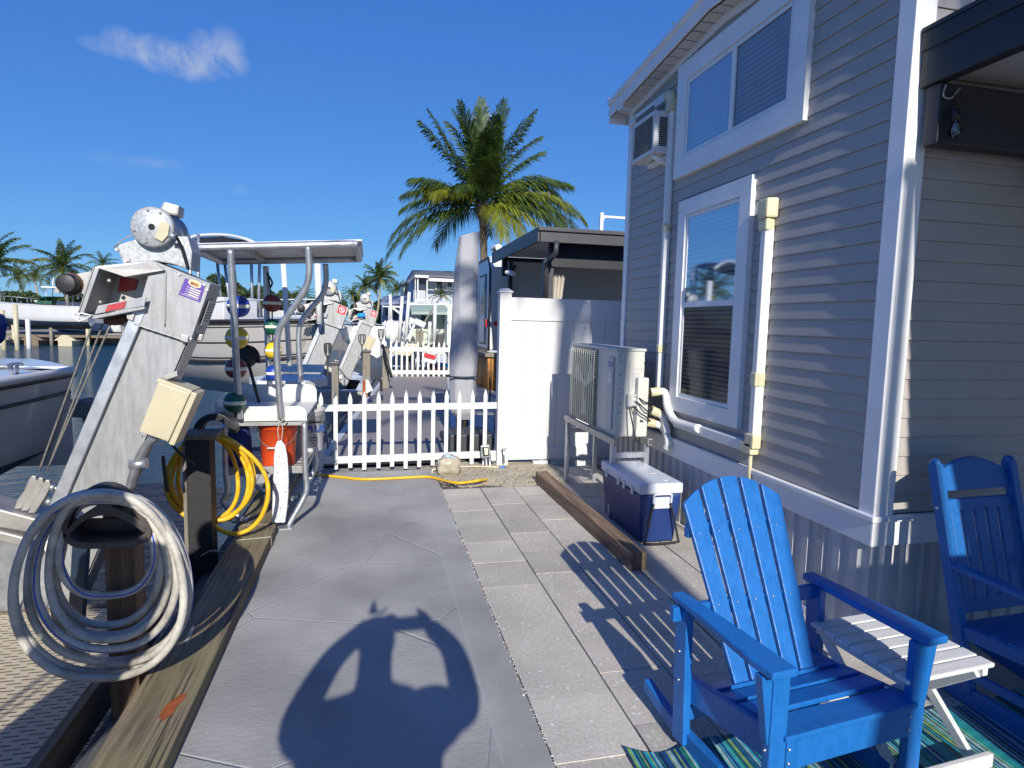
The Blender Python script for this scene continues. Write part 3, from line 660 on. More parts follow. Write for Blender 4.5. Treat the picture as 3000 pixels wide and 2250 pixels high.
# band, skirting with ribs
m = MB()
m.box(WX - .030, WX - .001, YF - .03, YB + .02, .58, .725); m.box(WX - .044, WX, YF - .044, YB + .02, .715, .75)
m.box(WX - .0285, 9.5, YF - .0285, YF - .001, .582, .7235); m.box(WX - .0425, 9.5, YF - .0425, YF, .7165, .7485)
m.build('skirt_band', m_trim, hs_, bevel=.008)
def ribs(xy0, d, L, nrm, zt=.585, seed=1):
    # corrugated skirting: groups of raised pans; every few panels a perforated vent strip
    m = MB(); v_ = []; s = 0.; k = 0
    d = Vector(d); nrm = Vector(nrm); base = Vector(xy0)
    while s < L:
        wdt = .052 if k % 2 else .060
        vent = (k % 12) in (5, )
        o0 = .022 if k % 2 else .004
        p = lambda a, off, zz: base + d * a + nrm * off + Vector((0, 0, zz))
        if vent: v_.append(MB())
        tgt = v_[-1] if vent else m
        tgt.face([p(s, o0, .0), p(s + wdt, o0, 0), p(s + wdt, o0, zt), p(s, o0, zt)])
        o1 = .022 if not k % 2 else .004
        m.face([p(s + wdt, o0, 0), p(s + wdt + .009, o1, 0), p(s + wdt + .009, o1, zt), p(s + wdt, o0, zt)])
        s += wdt + .009; k += 1
    return m, v_
m, v_ = ribs((WX, YF - .004, 0), (0, 1, 0), YB - YF, (-1, 0, 0)); m.build('skirting', m_skirt, hs_)
for q in v_: q.build('skirt_vent', m_perfx, hs_)
m, v_ = ribs((WX - .004, YF, 0), (1, 0, 0), 6.5, (0, -1, 0)); m.build('skirting', m_skirt, hs_)
for q in v_: q.build('skirt_vent', m_perfy, hs_)
m = MB(); m.box(WX - .035, WX, YF - .035, YB, .0, .035); m.box(WX - .035, 9.5, YF - .035, YF, .0, .035); m.build('skirt_track', m_trim, hs_)
# frieze, soffit, fascia, roof (shallow gable over this end wall)
m = MB()
for ya, yb in ((YF, YR), (YR, YB)):
    pts = [(WX - .03, ya, zroof(ya) - .055), (WX - .03, yb, zroof(yb) - .055), (WX - .03, yb, zroof(yb) + .0), (WX - .03, ya, zroof(ya) + .0)]
    m.prism(pts, (.03, 0, 0))
m.build('frieze', m_trim, hs_)
m = MB(); OV = .15
for ya, yb in ((YF - .3, YR), (YR, YB + .22)):
    n_ = int((yb - ya) / .13)
    for i in range(n_):
        y0, y1 = ya + (yb - ya) * i / n_, ya + (yb - ya) * (i + .93) / n_; y2 = ya + (yb - ya) * (i + 1) / n_
        m.face([(WX, y0, zroof(y0) + .0), (WX - OV, y0, zroof(y0)), (WX - OV, y1, zroof(y1)), (WX, y1, zroof(y1))])
        m.face([(WX, y1, zroof(y1)), (WX - OV, y1, zroof(y1)), (WX - OV, y2, zroof(y2) + .006), (WX, y2, zroof(y2) + .006)])
m.build('soffit', m_soffit, hs_)
m = MB()
for ya, yb in ((YF - .3, YR), (YR, YB + .22)):
    m.prism([(WX - OV - .02, ya, zroof(ya) + .015), (WX - OV - .02, yb, zroof(yb) + .015), (WX - OV - .02, yb, zroof(yb) + .15), (WX - OV - .02, ya, zroof(ya) + .15)], (.022, 0, 0))
    m.prism([(WX - OV - .045, ya, zroof(ya) + .125), (WX - OV - .045, yb, zroof(yb) + .125), (WX - OV - .045, yb, zroof(yb) + .165), (WX - OV - .045, ya, zroof(ya) + .165)], (.05, 0, 0))
m.box(WX - OV - .02, 9, YB + .20, YB + .22, 3.86, 4.0)
m.build('fascia', m_trim, hs_, bevel=.004)
m = MB()
m.prism([(WX - OV - .04, YF - .32, zroof(YF - .32) + .165), (WX - OV - .04, YR, 4.05 + .165), (WX - OV - .04, YB + .24, zroof(YB + .24) + .165), (WX - OV - .04, YB + .24, zroof(YB + .24) + .185), (WX - OV - .04, YR, 4.05 + .185), (WX - OV - .04, YF - .32, zroof(YF - .32) + .185)], (7.2, 0, 0))
m.build('roof', m_trim, hs_)
for y in (4.9, 5.35, 6.30):
    m = MB(); m.ball((WX - OV - .04, y, zroof(y) + .19), .012, 1, 8); m.build('roof_screw', m_whitep, hs_)
# windows
def ring(m, X, y0, y1, z0, z1, w_, d, slope=.0):
    # picture-frame casing with mitred look: four bars
    m.prism([(X, y0, z0), (X, y1, z0), (X, y1 - w_, z0 + w_), (X, y0 + w_, z0 + w_)], (d, 0, 0))
    m.prism([(X, y0, z1), (X, y1, z1), (X, y1 - w_, z1 - w_), (X, y0 + w_, z1 - w_)], (d, 0, 0))
    m.prism([(X, y0, z0), (X, y0, z1), (X, y0 + w_, z1 - w_), (X, y0 + w_, z0 + w_)], (d, 0, 0))
    m.prism([(X, y1, z0), (X, y1, z1), (X, y1 - w_, z1 - w_), (X, y1 - w_, z0 + w_)], (d, 0, 0))
def window(y0, y1, z0, z1, cas, kind):
    m = MB(); ring(m, WX - .045, y0, y1, z0, z1, cas, .045); wn_ = m.build('window', m_trim, hs_, bevel=.003)
    gy0, gy1, gz0, gz1 = y0 + cas, y1 - cas, z0 + cas, z1 - cas
    m = MB(); ring(m, WX - .032, gy0 + .002, gy1 - .002, gz0 + .002, gz1 - .002, .032, .012)
    ms = []
    if kind == 'hung':
        zm = at(1540, 655, X=WX - .03).z
        m.box(WX - .036, WX - .022, gy0 + .02, gy1 - .02, zm - .024, zm + .02)
        panes = [(gy0 + .03, gy1 - .03, gz0 + .03, zm - .02, m_screen), (gy0 + .03, gy1 - .03, zm + .02, gz1 - .03, m_glass)]
    else:
        ym = (y0 + y1) / 2 - .02
        m.box(WX - .038, WX - .022, ym - .024, ym + .024, gz0 + .02, gz1 - .02)
        panes = [(gy0 + .03, ym - .02, gz0 + .03, gz1 - .03, m_glassw), (ym + .02, gy1 - .03, gz0 + .03, gz1 - .03, m_glassw)]
    m.build('sash', m_trim, wn_, bevel=.002)
    for (a, b_, c, d, gm) in panes:
        m = MB(); m.face([(WX - .027, a, c), (WX - .027, b_, c), (WX - .027, b_, d), (WX - .027, a, d)]); m.build('pane', gm, wn_)
    m = MB(); m.face([(WX - .0145, gy0, gz0), (WX - .0145, gy1, gz0), (WX - .0145, gy1, gz1), (WX - .0145, gy0, gz1)]); m.build('backing', m_dark if kind == 'hung' else m_room, wn_)
    m = MB(); z = gz0 + .02
    while z < gz1 - .01:
        hb = .024 if kind == 'hung' else .0305
        m.prism([(WX - .0160, gy0 + .02, z), (WX - .0160, gy1 - .02, z), (WX - .0205, gy1 - .02, z + hb), (WX - .0205, gy0 + .02, z + hb)], (.0006, 0, 0)); z += .036
    m.build('blind', m_blind, wn_)
    return wn_
window(3.40, 5.06, 3.01, 3.955, .155, 'slider')
window(3.885, 4.93, 1.0, 2.795, .125, 'hung')
# white line covers with cream collars on the end wall
def cover(y, z0, z1, w_=.075, dpt=.06):
    m = MB(); pts = [(WX - .01, y - w_ / 2, z0), (WX - dpt * .6, y - w_ / 2, z0), (WX - dpt, y - w_ * .28, z0), (WX - dpt, y + w_ * .28, z0), (WX - dpt * .6, y + w_ / 2, z0), (WX - .01, y + w_ / 2, z0)]
    m.prism(pts, (0, 0, z1 - z0)); return m.build('line_cover', m_cover, hs_, bevel=.004)
def collar(y, z, h_=.065, w_=.084, dpt=.068):
    m = MB(); pts = [(WX - .01, y - w_ / 2, z), (WX - dpt * .6, y - w_ / 2, z), (WX - dpt, y - w_ * .28, z), (WX - dpt, y + w_ * .28, z), (WX - dpt * .6, y + w_ / 2, z), (WX - .01, y + w_ / 2, z)]
    m.prism(pts, (0, 0, h_)); return m.build('cover_collar', m_collar, hs_, bevel=.004)
yA = 5.165
cover(yA, 1.16, 3.70); collar(yA, 2.58); collar(yA, 1.49)
m = MB(); m.box(WX - .075, WX - .01, yA - .045, yA + .045, 3.62, 3.72); m.tube(bez([(WX - .04, yA, 3.70), (WX - .042, yA + .01, 3.76), (WX - .04, yA + .09, 3.785)], 4), .045, 10); m.build('cover_elbow', m_collar, hs_, bevel=.006)
m = MB(); m.box(WX - .065, WX - .01, yA + .07, 6.05, 3.745, 3.82); m.build('line_cover', m_cover, hs_, bevel=.006)
m = MB(); m.box(WX - .068, WX - .01, 5.86, 5.93, 3.74, 3.83); m.build('cover_collar', m_collar, hs_, bevel=.006)
yB_ = 3.69
cover(yB_, .98, 2.40, .085, .065); collar(yB_, 1.335, .09, .096, .074)
m = MB(); pts = [(WX - .01, yB_ - .046, 2.38), (WX - .075, yB_ - .046, 2.38), (WX - .075, yB_ + .046, 2.38), (WX - .01, yB_ + .046, 2.38)]
m.prism(pts, (0, 0, .08)); m.prism([(WX - .01, yB_ - .075, 2.46), (WX - .085, yB_ - .055, 2.46), (WX - .085, yB_ + .045, 2.46), (WX - .01, yB_ + .060, 2.46)], (0, 0, .13)); m.build('cover_cap', m_collar, hs_, bevel=.014)
m = MB(); m.box(WX - .078, WX - .01, yB_ - .05, yB_ + .05, .90, 1.0); m.box(WX - .078, WX - .01, yB_ - .03, yB_ + .10, .855, .94); m.build('cover_elbow', m_collar, hs_, bevel=.012)
m = MB(); m.bar((WX - .035, yB_ + .08, .90), (WX - .035, 4.80, .90), .06, .08); m.build('line_cover', m_cover, hs_, bevel=.01)
m = MB(); m.cyl((WX - .045, yB_ + .01, .62), (WX - .045, yB_ + .01, .87), .014, n=10); m.build('drain_pipe', m_cream, hs_)

# window air conditioner
AY0, AY1 = 5.28, 6.02
AZ1 = at(1413, 238, X=WX - .18).z; AZ0 = at(1413, 327, X=WX - .18).z
AY0 = at(1413, 280, X=WX - .18).y; AY1 = at(1366, 300, X=WX - .18).y
t = thing('window_air_conditioner', 'white box air conditioner with rusty fins high on the grey wall', 'air conditioner', (WX, 5.7, 3.3))
m = MB(); x0 = WX - .18
m.box(x0 + .015, WX, AY0, AY1, AZ0, AZ1); m.build('case', m_whitep, t, bevel=.012)
m = MB(); ring(m, x0 - .0, AY0, AY1, AZ0, AZ1, .035, .02); m.build('rim', m_whitep, t, bevel=.004)
m = MB()
for i in range(34): m.box(x0 + .006, x0 + .014, AY0 + .04, AY1 - .04, AZ0 + .035 + i * .0115, AZ0 + .039 + i * .0115)
for i in range(14): m.box(x0 + .004, x0 + .008, AY0 + .06 + i * (AY1 - AY0 - .1) / 14, AY0 + .064 + i * (AY1 - AY0 - .1) / 14, AZ0 + .035, AZ1 - .035)
m.build('condenser_fins', M('weathered_fins', (.26, .24, .22), .6, .4, var=.4, scale=30, dirt=.6, dcol=(.6, .58, .54), dscale=25), t)
m = MB()
for i in range(17): m.box(x0 + .05, x0 + .155, AY0 - .006, AY0 + .0015, AZ0 + .06 + i * (AZ1 - AZ0 - .11) / 17, AZ0 + .068 + i * (AZ1 - AZ0 - .11) / 17)
m.build('side_louvre', m_dark, t)
m = MB(); m.bar((WX - .16, AY0 + .06, AZ0 - .02), (WX - .02, AY0 + .06, AZ0 - .07), .03, .03); m.bar((WX - .03, AY0 + .02, AZ0 - .03), (WX - .03, AY1 - .1, AZ0 - .03), .05, .04); m.build('bracket', m_trim, t)

# patio cover along the front wall (black beam, pale ceiling)
t = thing('patio_cover', 'black beamed patio roof with pale ceiling at the upper right', 'patio cover', (3.5, 2.6, 0))
m = MB(); m.box(2.645, 2.71, -5.5, 2.63, 2.93, 3.185); m.box(2.635, 2.645, -5.5, 2.63, 3.10, 3.19); m.build('beam', m_blackbeam, t, bevel=.006)
m = MB(); m.box(2.66, 9, 2.52, 2.60, 2.64, 2.925); m.build('beam', m_blackbeam, t, bevel=.006)
m = MB(); m.box(2.71, 9, -5.5, 2.625, 2.995, 3.05); m.build('ceiling', m_ceil, t)
m = MB(); m.box(2.63, 9, -5.5, 2.63, 3.19, 3.21); m.build('roof_sheet', m_blackbeam, t)
for xx, yy in ((2.85, -5.3), (6.5, -5.3)):
    m = MB(); m.box(xx - .07, xx + .07, yy - .07, yy + .07, 0, 2.95); m.build('post', m_blackbeam, t)
m = MB(); m.prism([(3.35, 2.50, 2.62), (3.75, 2.50, 2.62), (3.75, 2.50, 2.2)], (0, -.06, 0)); m.build('knee_brace', m_blackbeam, t)
# string light
t = thing('string_light', 'clear light bulb in black socket hanging under the patio roof', 'string light', at(2063, 255, Y=2.49))
P = at(2063, 235, Y=2.49); Q = at(2063, 262, Y=2.49); S_ = at(2063, 300, Y=2.49)
m = MB(); m.tube(bez([at(2050, 190, Y=2.5), at(2070, 225, Y=2.5), P, at(2140, 268, Y=2.4), at(2215, 305, Y=2.3), at(2300, 330, Y=2.2)], 6), .006, 6); m.build('cable', m_blackp, t)
m = MB(); m.cyl(P, Q, .019, n=12); m.build('socket', m_blackp, t)
c = (Q + S_) / 2; L = (Q - S_).length
m = MB(); m.lathe([(.0005, -L * .5), (.012, -L * .45), (.024, -L * .2), (.026, 0), (.018, L * .28), (.014, L * .5)], c, 14); m.build('bulb', m_bulbg, t)
m = MB(); m.tube([c + Vector((-.006, 0, L * .4)), c + Vector((-.008, 0, -.0)), c + Vector((.008, 0, 0)), c + Vector((.006, 0, L * .4))], .0018, 5); m.build('filament', m_lab2, t)
m = MB(); m.tube(bez([at(2044, 183, Y=2.5), at(2038, 206, Y=2.5), at(2054, 212, Y=2.5), at(2074, 190, Y=2.5)], 6), .004, 6); tag(m.build('hanging_wire', m_rope), 'thin pale wire loop hanging from the black beam', 'wire')

# ================================================================== OUTDOOR AC UNIT
t = thing('heat_pump', 'cream outdoor heat pump with round fan grille on a metal stand', 'heat pump', (2.28, 5.75, 0))
ax0, ax1, ay0, ay1 = 2.12, 2.45, 5.35, 6.22
zt_ = at(1330, 757, X=ax0).z; zb_ = at(1330, 945, X=ax0).z
print('AC', zt_, zb_, at(1238, 748, X=ax0), at(1230, 925, X=ax0), at(1330, 755, X=ax0), at(1393, 750, Y=ay0), at(1285, 1055, Z=0))
ay0 = at(1331, 850, X=ax0).y; ay1 = at(1233, 850, X=ax0).y; ax1 = at(1390, 850, Y=ay0).x
m = MB(); m.box(ax0, ax1, ay0, ay1, zb_, zt_); m.build('cabinet', m_acw, t, bevel=.012)
m = MB(); m.box(ax0 - .012, ax1 + .01, ay0 - .01, ay1 + .01, zt_ - .006, zt_ + .022); m.build('lid', m_acg, t, bevel=.008)
fyc = ay0 + (ay1 - ay0) * .66; fzc = (zt_ + zb_) / 2; fr_ = min((zt_ - zb_) * .44, (ay1 - ay0) * .31)
m = MB(); m.box(ax0 - .004, ax0 - .001, fyc - fr_ * 1.06, fyc + fr_ * 1.06, fzc - fr_ * 1.1, fzc + fr_ * 1.1); m.build('fan_opening', M('coil_dark', (.10, .10, .095), .7), t)
m = MB(); m.lathe([(fr_ * 1.0, -.0045), (fr_, -.006), (.01, -.006)], (ax0, fyc, fzc), 40, axis='x'); m.build('fan_opening', m_dark, t)
m = MB()
for k in range(3):
    a = k * 2 * PI / 3 + .4
    pts = [(ax0 - .009, fyc + math.cos(a + d) * r_, fzc + math.sin(a + d) * r_) for r_, d in ((.05, 0), (fr_ * .93, -.25), (fr_ * .95, .35), (.05, .9))]
    m.prism(pts, (.002, 0, 0))
m.lathe([(.055, -.010), (.001, -.014)], (ax0, fyc, fzc), 20, axis='x'); m.build('fan_blade', m_acg, t)
m = MB()
for i in range(40):
    zz = fzc - fr_ * 1.03 + i * fr_ * 2.06 / 39; m.tube([(ax0 - .004, fyc - fr_ * 1.08, zz), (ax0 - .030, fyc - fr_ * 1.0, zz), (ax0 - .030, fyc + fr_ * 1.0, zz), (ax0 - .004, fyc + fr_ * 1.08, zz)], .0028, 4, caps=False)
for i in range(12):
    yy = fyc - fr_ * 1.0 + i * fr_ * 2. / 11; m.tube([(ax0 - .004, yy, fzc - fr_ * 1.1), (ax0 - .034, yy, fzc - fr_ * 1.03), (ax0 - .034, yy, fzc + fr_ * 1.03), (ax0 - .004, yy, fzc + fr_ * 1.1)], .0045, 4, caps=False)
m.build('grille', m_grille, t)
y0l = ay0 + .06; y1l = y0l + .13
m = MB(); m.box(ax0 - .016, ax0 - .001, y0l, y1l, zb_ + .05, zt_ - .06); m.build('front_strip', m_acg, t, bevel=.006)
m = MB(); m.box(ax0 - .018, ax0 - .016, y0l + .012, y1l - .012, zt_ - .15, zt_ - .105); lb = m.build('badge', m_label, t)
text_obj('BLUE', .042, m_lab2, frame((ax0 - .0185, (y0l + y1l) / 2, zt_ - .1275), (0, -1, 0), (0, 0, 1)), t, 'lettering', bold=.0008, squash=.85)
m = MB(); m.box(ax0 - .0175, ax0 - .016, y0l + .04, y1l - .035, zt_ - .30, zt_ - .20); m.build('sticker', m_lab2, t)
# service side facing the camera
m = MB(); ym = ay0; W_ = ax1 - ax0
m.box(ax0 + .07, ax1 - .005, ym - .006, ym, zb_ + .02, zt_ - .03)
m.box(ax0 + .11, ax0 + .11 + W_ * .42, ym - .018, ym - .006, zb_ + .40 * (zt_ - zb_), zt_ - .10)
m.build('service_panel', m_acw, t, bevel=.008)
m = MB(); m.box(ax1 - W_ * .36, ax1 + .012, ym - .085, ym - .006, zb_ + .01, zb_ + .70 * (zt_ - zb_)); m.build('valve_cover', m_acw, t, bevel=.016)
m = MB(); m.box(ax0 + .09, ax0 + .09 + W_ * .42, ym - .05, ym - .006, zb_ + .36 * (zt_ - zb_), zb_ + .50 * (zt_ - zb_)); m.build('junction_cover', m_acw, t, bevel=.008)
m = MB(); m.box(ax0 + .14, ax0 + .21, ym - .0195, ym - .018, zb_ + .58 * (zt_ - zb_), zt_ - .19); m.box(ax0 + .135, ax0 + .235, ym - .0195, ym - .018, zt_ - .165, zt_ - .158); m.build('rating_plate', m_acg, t)
m = MB()
for (fx, fz) in ((.085, .95), (.96, .95), (.10, .88), (.95, .86), (.10, .72), (.1, .56), (.1, .5), (.1, .38), (.1, .28), (.62, .56), (.62, .5), (.78, .69), (.97, .69)):
    m.ball((ax0 + fx * W_ + .004, ym - .007, zb_ + fz * (zt_ - zb_)), .0055, 1, 8)
m.build('screw', m_ink, t)
m = MB()
jc = lambda fx, fz, dy=.05: Vector((ax0 + fx * W_, ym - dy, zb_ + fz * (zt_ - zb_)))
for (p0, pts) in ((.44, [jc(.62, .49), jc(.75, .45, .10), jc(.9, .42, .12), jc(1.14, .42, .10)]), (.4, [jc(.60, .43), jc(.72, .39, .11), jc(.9, .33, .13), jc(1.14, .29, .10)]), (.4, [jc(.55, .38), jc(.66, .31, .12), jc(.88, .26, .13), jc(1.12, .20, .10)]), (.3, [jc(.40, .37), jc(.42, .2, .12), jc(.52, .02, .14), jc(.72, -.04, .1), jc(.86, -.01, .04)])):
    m.tube(bez(pts, 6), .0065, 6)
m.build('cable', m_blackp, t)
m = MB()
for fx, fz in ((.62, .49), (.60, .43), (.40, .37), (.55, .38)): m.cyl(jc(fx, fz, .02), jc(fx, fz, .062), .013, n=10)
m.build('cable_gland', m_acg, t)
# stand
m = MB(); zs = zb_
for yy in (ay0 + .10, ay1 - .12): pass
for xx in (ax0 - .03, ax1 + .03):
    m.box(xx - .02, xx + .02, ay0 - .12, ay1 + .05, zs - .012, zs - .002); m.box(xx - .02, xx - .014, ay0 - .12, ay1 + .05, zs - .055, zs - .012)
    m.box(xx - .02, xx + .02, ay0 - .12, ay1 + .05, zs - .060, zs - .054)
m.build('stand_rail', m_alu2, t)
for xx in (ax0 - .03, ax1 + .03):
    for yy in (ay0 - .05, ay1 - .03):
        m = MB(); m.box(xx - .02, xx + .02, yy - .02, yy + .02, 0, zs - .06); m.build('stand_leg', m_galv, t, bevel=.002)
for yy in (ay0 - .05, ay1 - .03):
    m = MB(); m.box(ax0 - .01, ax1 + .01, yy - .015, yy + .015, zs - .18, zs - .13); m.build('crossbar', m_galv, t)
# insulated line hoses between the unit and the wall ducts
t = thing('refrigerant_hose', 'three white line covers with cream ends curving from the heat pump', 'pipes', (2.5, 5.2, .8))
XH = 2.50
def hose3(pts, r=.042):
    P = [at(x, y, X=WX - .065) if i else at(x, y, Y=ay0 - .05) for i, (x, y) in enumerate(pts)]
    return bez(P, 7)
for pts in ([(1412, 847), (1436, 848), (1442, 880), (1462, 912), (1510, 926)], [(1412, 888), (1432, 900), (1440, 925), (1441, 935)], [(1402, 913), (1430, 922), (1444, 950), (1440, 968)]):
    pth = hose3(pts); m = MB(); m.tube(pth, .034, 12); m.build('flexible_cover', m_cover, t)
    m = MB(); d = (pth[3] - pth[0]).normalized(); m.cyl(pth[0] - d * .03, pth[0] + d * .055, .041, n=8); m.build('end_fitting', m_collar, t, bevel=.006)
    m = MB(); m.cyl(pth[0] - d * .11, pth[0] - d * .02, .026, n=10); m.build('insulation', m_rubber, t)

# ================================================================== COOLER
cfl = at(1137, 1132, Z=0); # near left bottom
cx0, cy0 = 2.045, 4.30; cx1 = 2.40; cy1 = 5.13
zt2 = at(1155 + 2, 1012 + 0, X=cx0).z
print('cooler', at(1035, 1158, Z=0), at(1381, 1150, X=cx0), at(1382, 1035, X=cx0), at(1365, 1062, Y=cy0), at(1474, 1055, Y=cy0), at(1289, 1003, X=cx0))
t = thing('cooler', 'large navy chest cooler with pale lid and black handle', 'cooler', (2.22, 4.7, 0))
m = MB()
def rr4(x0, x1, y0, y1, z): return [(x0, y0, z), (x1, y0, z), (x1, y1, z), (x0, y1, z)]
bt, tp = rr4(cx0 + .035, cx1 - .035, cy0 + .03, cy1 - .03, .012), rr4(cx0, cx1, cy0, cy1, .41)
v0 = [m.bm.verts.new(p) for p in bt]; v1 = [m.bm.verts.new(p) for p in tp]
m.bm.faces.new(v0); m.bm.faces.new(v1)
for i in range(4): m.bm.faces.new((v0[i], v0[(i + 1) % 4], v1[(i + 1) % 4], v1[i]))
m.build('body', m_cool, t, bevel=.028, seg=4)
m = MB()
for i in range(19):
    zz = .055 + i * .0165; f_ = zz / .41; ins = .03 * (1 - f_)
    m.box(cx0 + .075 + ins, cx1 - .075 - ins, cy0 + ins - .004, cy0 + ins + .006, zz, zz + .008)
m.build('ribbed_panel', m_cool, t, bevel=.002, seg=1)
m = MB(); m.box(cx0 - .008, cx1 + .008, cy0 - .008, cy1 + .008, .412, .50); ld = m.build('lid', m_coolid, t, bevel=.022, seg=3)
m = MB()
for (fx, fy) in ((.25, .13), (.72, .13), (.25, .40), (.72, .40), (.25, .62), (.72, .62), (.25, .87), (.72, .87)):
    m.lathe([(.034, 0), (.032, .003), (.027, .003), (.0005, .001)], (cx0 + fx * (cx1 - cx0), cy0 + fy * (cy1 - cy0), .4995), 18)
m.build('cup_recess', m_whitep, t)
for f_ in (.16, .36, .5, .82):
    yh = cy0 + f_ * (cy1 - cy0); m = MB(); m.box(cx0 - .018, cx0 - .006, yh - .02, yh + .02, .385, .45); m.build('hinge', m_whitep, t, bevel=.005)
xm = (cx0 + cx1) / 2
m = MB(); m.tube(bez([(xm - .075, cy0 - .02, .345), (xm - .075, cy0 - .025, .40), (xm - .06, cy0 - .028, .418), (xm + .06, cy0 - .028, .418), (xm + .075, cy0 - .025, .40), (xm + .075, cy0 - .02, .345)], 4), .009, 8); m.box(xm - .07, xm + .07, cy0 - .010, cy0 + .01, .30, .39); m.build('handle_mount', m_coolid, t)
m = MB(); m.tube(bez([(xm - .072, cy0 - .02, .34), (xm - .14, cy0 - .045, .07), (xm - .13, cy0 - .05, .035), (xm + .12, cy0 - .05, .035), (xm + .135, cy0 - .045, .07), (xm + .072, cy0 - .02, .34)], 6), .009, 8); m.build('handle', m_blackp, t)

# timber beam on the pavers
t = MB(); z0 = .0
pa, pb = at(1173, 1035, Z=.13), at(1360, 1190, Z=.13)
print('beam', pa, pb, at(1395, 1190, Z=.13), at(1365, 1228, Z=0))
t.bar((1.80, 6.28, .064), (1.845, 3.86, .064), .125, .125)
tag(t.build('timber_beam', m_beamw, bevel=.006), 'thick dark brown timber beam lying on the pavers beside the cooler', 'beam')

# ================================================================== BLUE CHAIRS
def rocker_base(t, mat, w=.33, yb=.24, L0=-.52, L1=.50):
    for s in (-1, 1):
        m = MB(); top = []; bot = []
        for i in range(15):
            y = L0 + (L1 - L0) * i / 14; zz = .018 + .32 * (y + .02) ** 2
            hgt = .075 * (1 - .55 * abs(i - 7) / 7)
            top.append((s * w - .019, y, zz + hgt)); bot.append((s * w - .019, y, zz - .016))
        m.prism(top + bot[::-1], (.038, 0, 0)); m.build('rocker', mat, t, bevel=.006)
def adirondack():
    t = thing('rocking_chair', 'bright blue fan-backed rocking chair in the foreground on the pavers', 'chair', (0, 0, 0), local=True)
    mt = m_chair
    # legs
    for s in (-1, 1):
        m = MB(); x = s * .325
        m.prism([(x - .035, -.27, .02), (x + .035, -.27, .02), (x + .035, -.27, .605), (x - .035, -.27, .605)], (0, .035, 0)); m.build('leg', mt, t, bevel=.006)
        m = MB()     # arm gusset, outside of the front leg
        g = [(x + s * .036, -.265, .60), (x + s * .036, -.265, .36), (x + s * .042, -.265, .355), (x + s * .082, -.265, .60)] if True else 0
        m.prism(g, (0, .035, 0)); m.build('arm_gusset', mt, t, bevel=.004)
        m = MB(); m.bar((s * .345, .215, .04), (s * .345, .235, .60), .035, .075, up=(0, 1, 0)); m.build('leg', mt, t, bevel=.006)
        m = MB(); m.prism([(s * .312 - .016, -.235, .27), (s * .312 - .016, .27, .20), (s * .312 - .016, .33, .30), (s * .312 - .016, -.235, .385)], (.032, 0, 0)); m.build('side_rail', mt, t, bevel=.006)
        m = MB(); xi, xo = s * .285, s * .395
        pts = [(s * .295, -.305, .605), (s * .400, -.305, .605), (s * .405, -.20, .606), (s * .382, .10, .61), (s * .375, .29, .612), (s * .315, .29, .612), (s * .300, .0, .608)]
        m.prism(pts, (0, 0, .030)); m.build('armrest', mt, t, bevel=.010, seg=3)
        for q in ((s * .364, .225, .30), (s * .364, .228, .42), (s * .362, -.25, .33), (s * .28, -.274, .33), (s * .28, -.274, .28), (s * .26, -.19, .395)):
            m = MB(); m.ball(q, .006, 1, 8); m.build('screw', m_screw, t)
    # seat slats, rolling down to the back
    ys = [(-.285, .385, .125), (-.152, .386, .10), (-.044, .368, .10), (.064, .345, .10)]
    for i, (y, zz, d) in enumerate(ys):
        m = MB(); pts = [(-.305, y, zz), (-.305, y + d, zz - .014 - .010 * i), (-.305, y + d, zz - .036 - .010 * i), (-.305, y, zz - .022)]
        m.prism(pts, (.61, 0, 0)); m.build('seat_slat', mt, t, bevel=.007, seg=3)
    m = MB(); m.box(-.288, .288, -.272, -.242, .25, .368); m.build('apron', mt, t, bevel=.005)
    m = MB(); m.box(-.33, .33, .20, .225, .13, .19); m.build('stretcher', mt, t, bevel=.004)
    # fan back
    H0 = Vector((0, .075, .315)); tops = [1.005, 1.068, 1.088, 1.068, 1.005]
    for i in range(5):
        k = i - 2; xb, xt = k * .082, k * .107
        lean = .345
        m = MB(); wb, wt = .0345, .0445; z1 = tops[i]; y1 = .075 + (z1 - .315) * lean / .72
        def p(x, zz, back=0): return (x, .075 + (zz - .315) * lean / .72 + back, zz)
        za = lambda x: 1.068 - .095 * (x / .26) ** 2
        pts = [p(xb - wb, .30), p(xb + wb, .30)] + [p(x, za(x)) for x in (xt + wt, xt + wt * .5, xt, xt - wt * .5, xt - wt)]
        m.prism(pts, (0, .020, -.009)); m.build('back_slat', mt, t, bevel=.005)
        for zz in (.60, .86):
            m = MB(); c = p(xb + (xt - xb) * (zz - .3) / .7, zz); m.ball((c[0] - .012, c[1] - .002, c[2]), .004, 1, 6); m.build('screw', m_screw, t)
    for zz, w_ in ((.575, .40), (.86, .25)):
        m = MB(); yy = .075 + (zz - .315) * lean / .72 + .030; m.box(-w_, w_, yy, yy + .028, zz - .03, zz + .03); m.build('back_rail', mt, t, bevel=.004)
    rocker_base(t, mt, .325)
    return t
c1 = adirondack(); c1.location = (1.602, 1.945, 0); c1.rotation_euler = (0, 0, R(7))
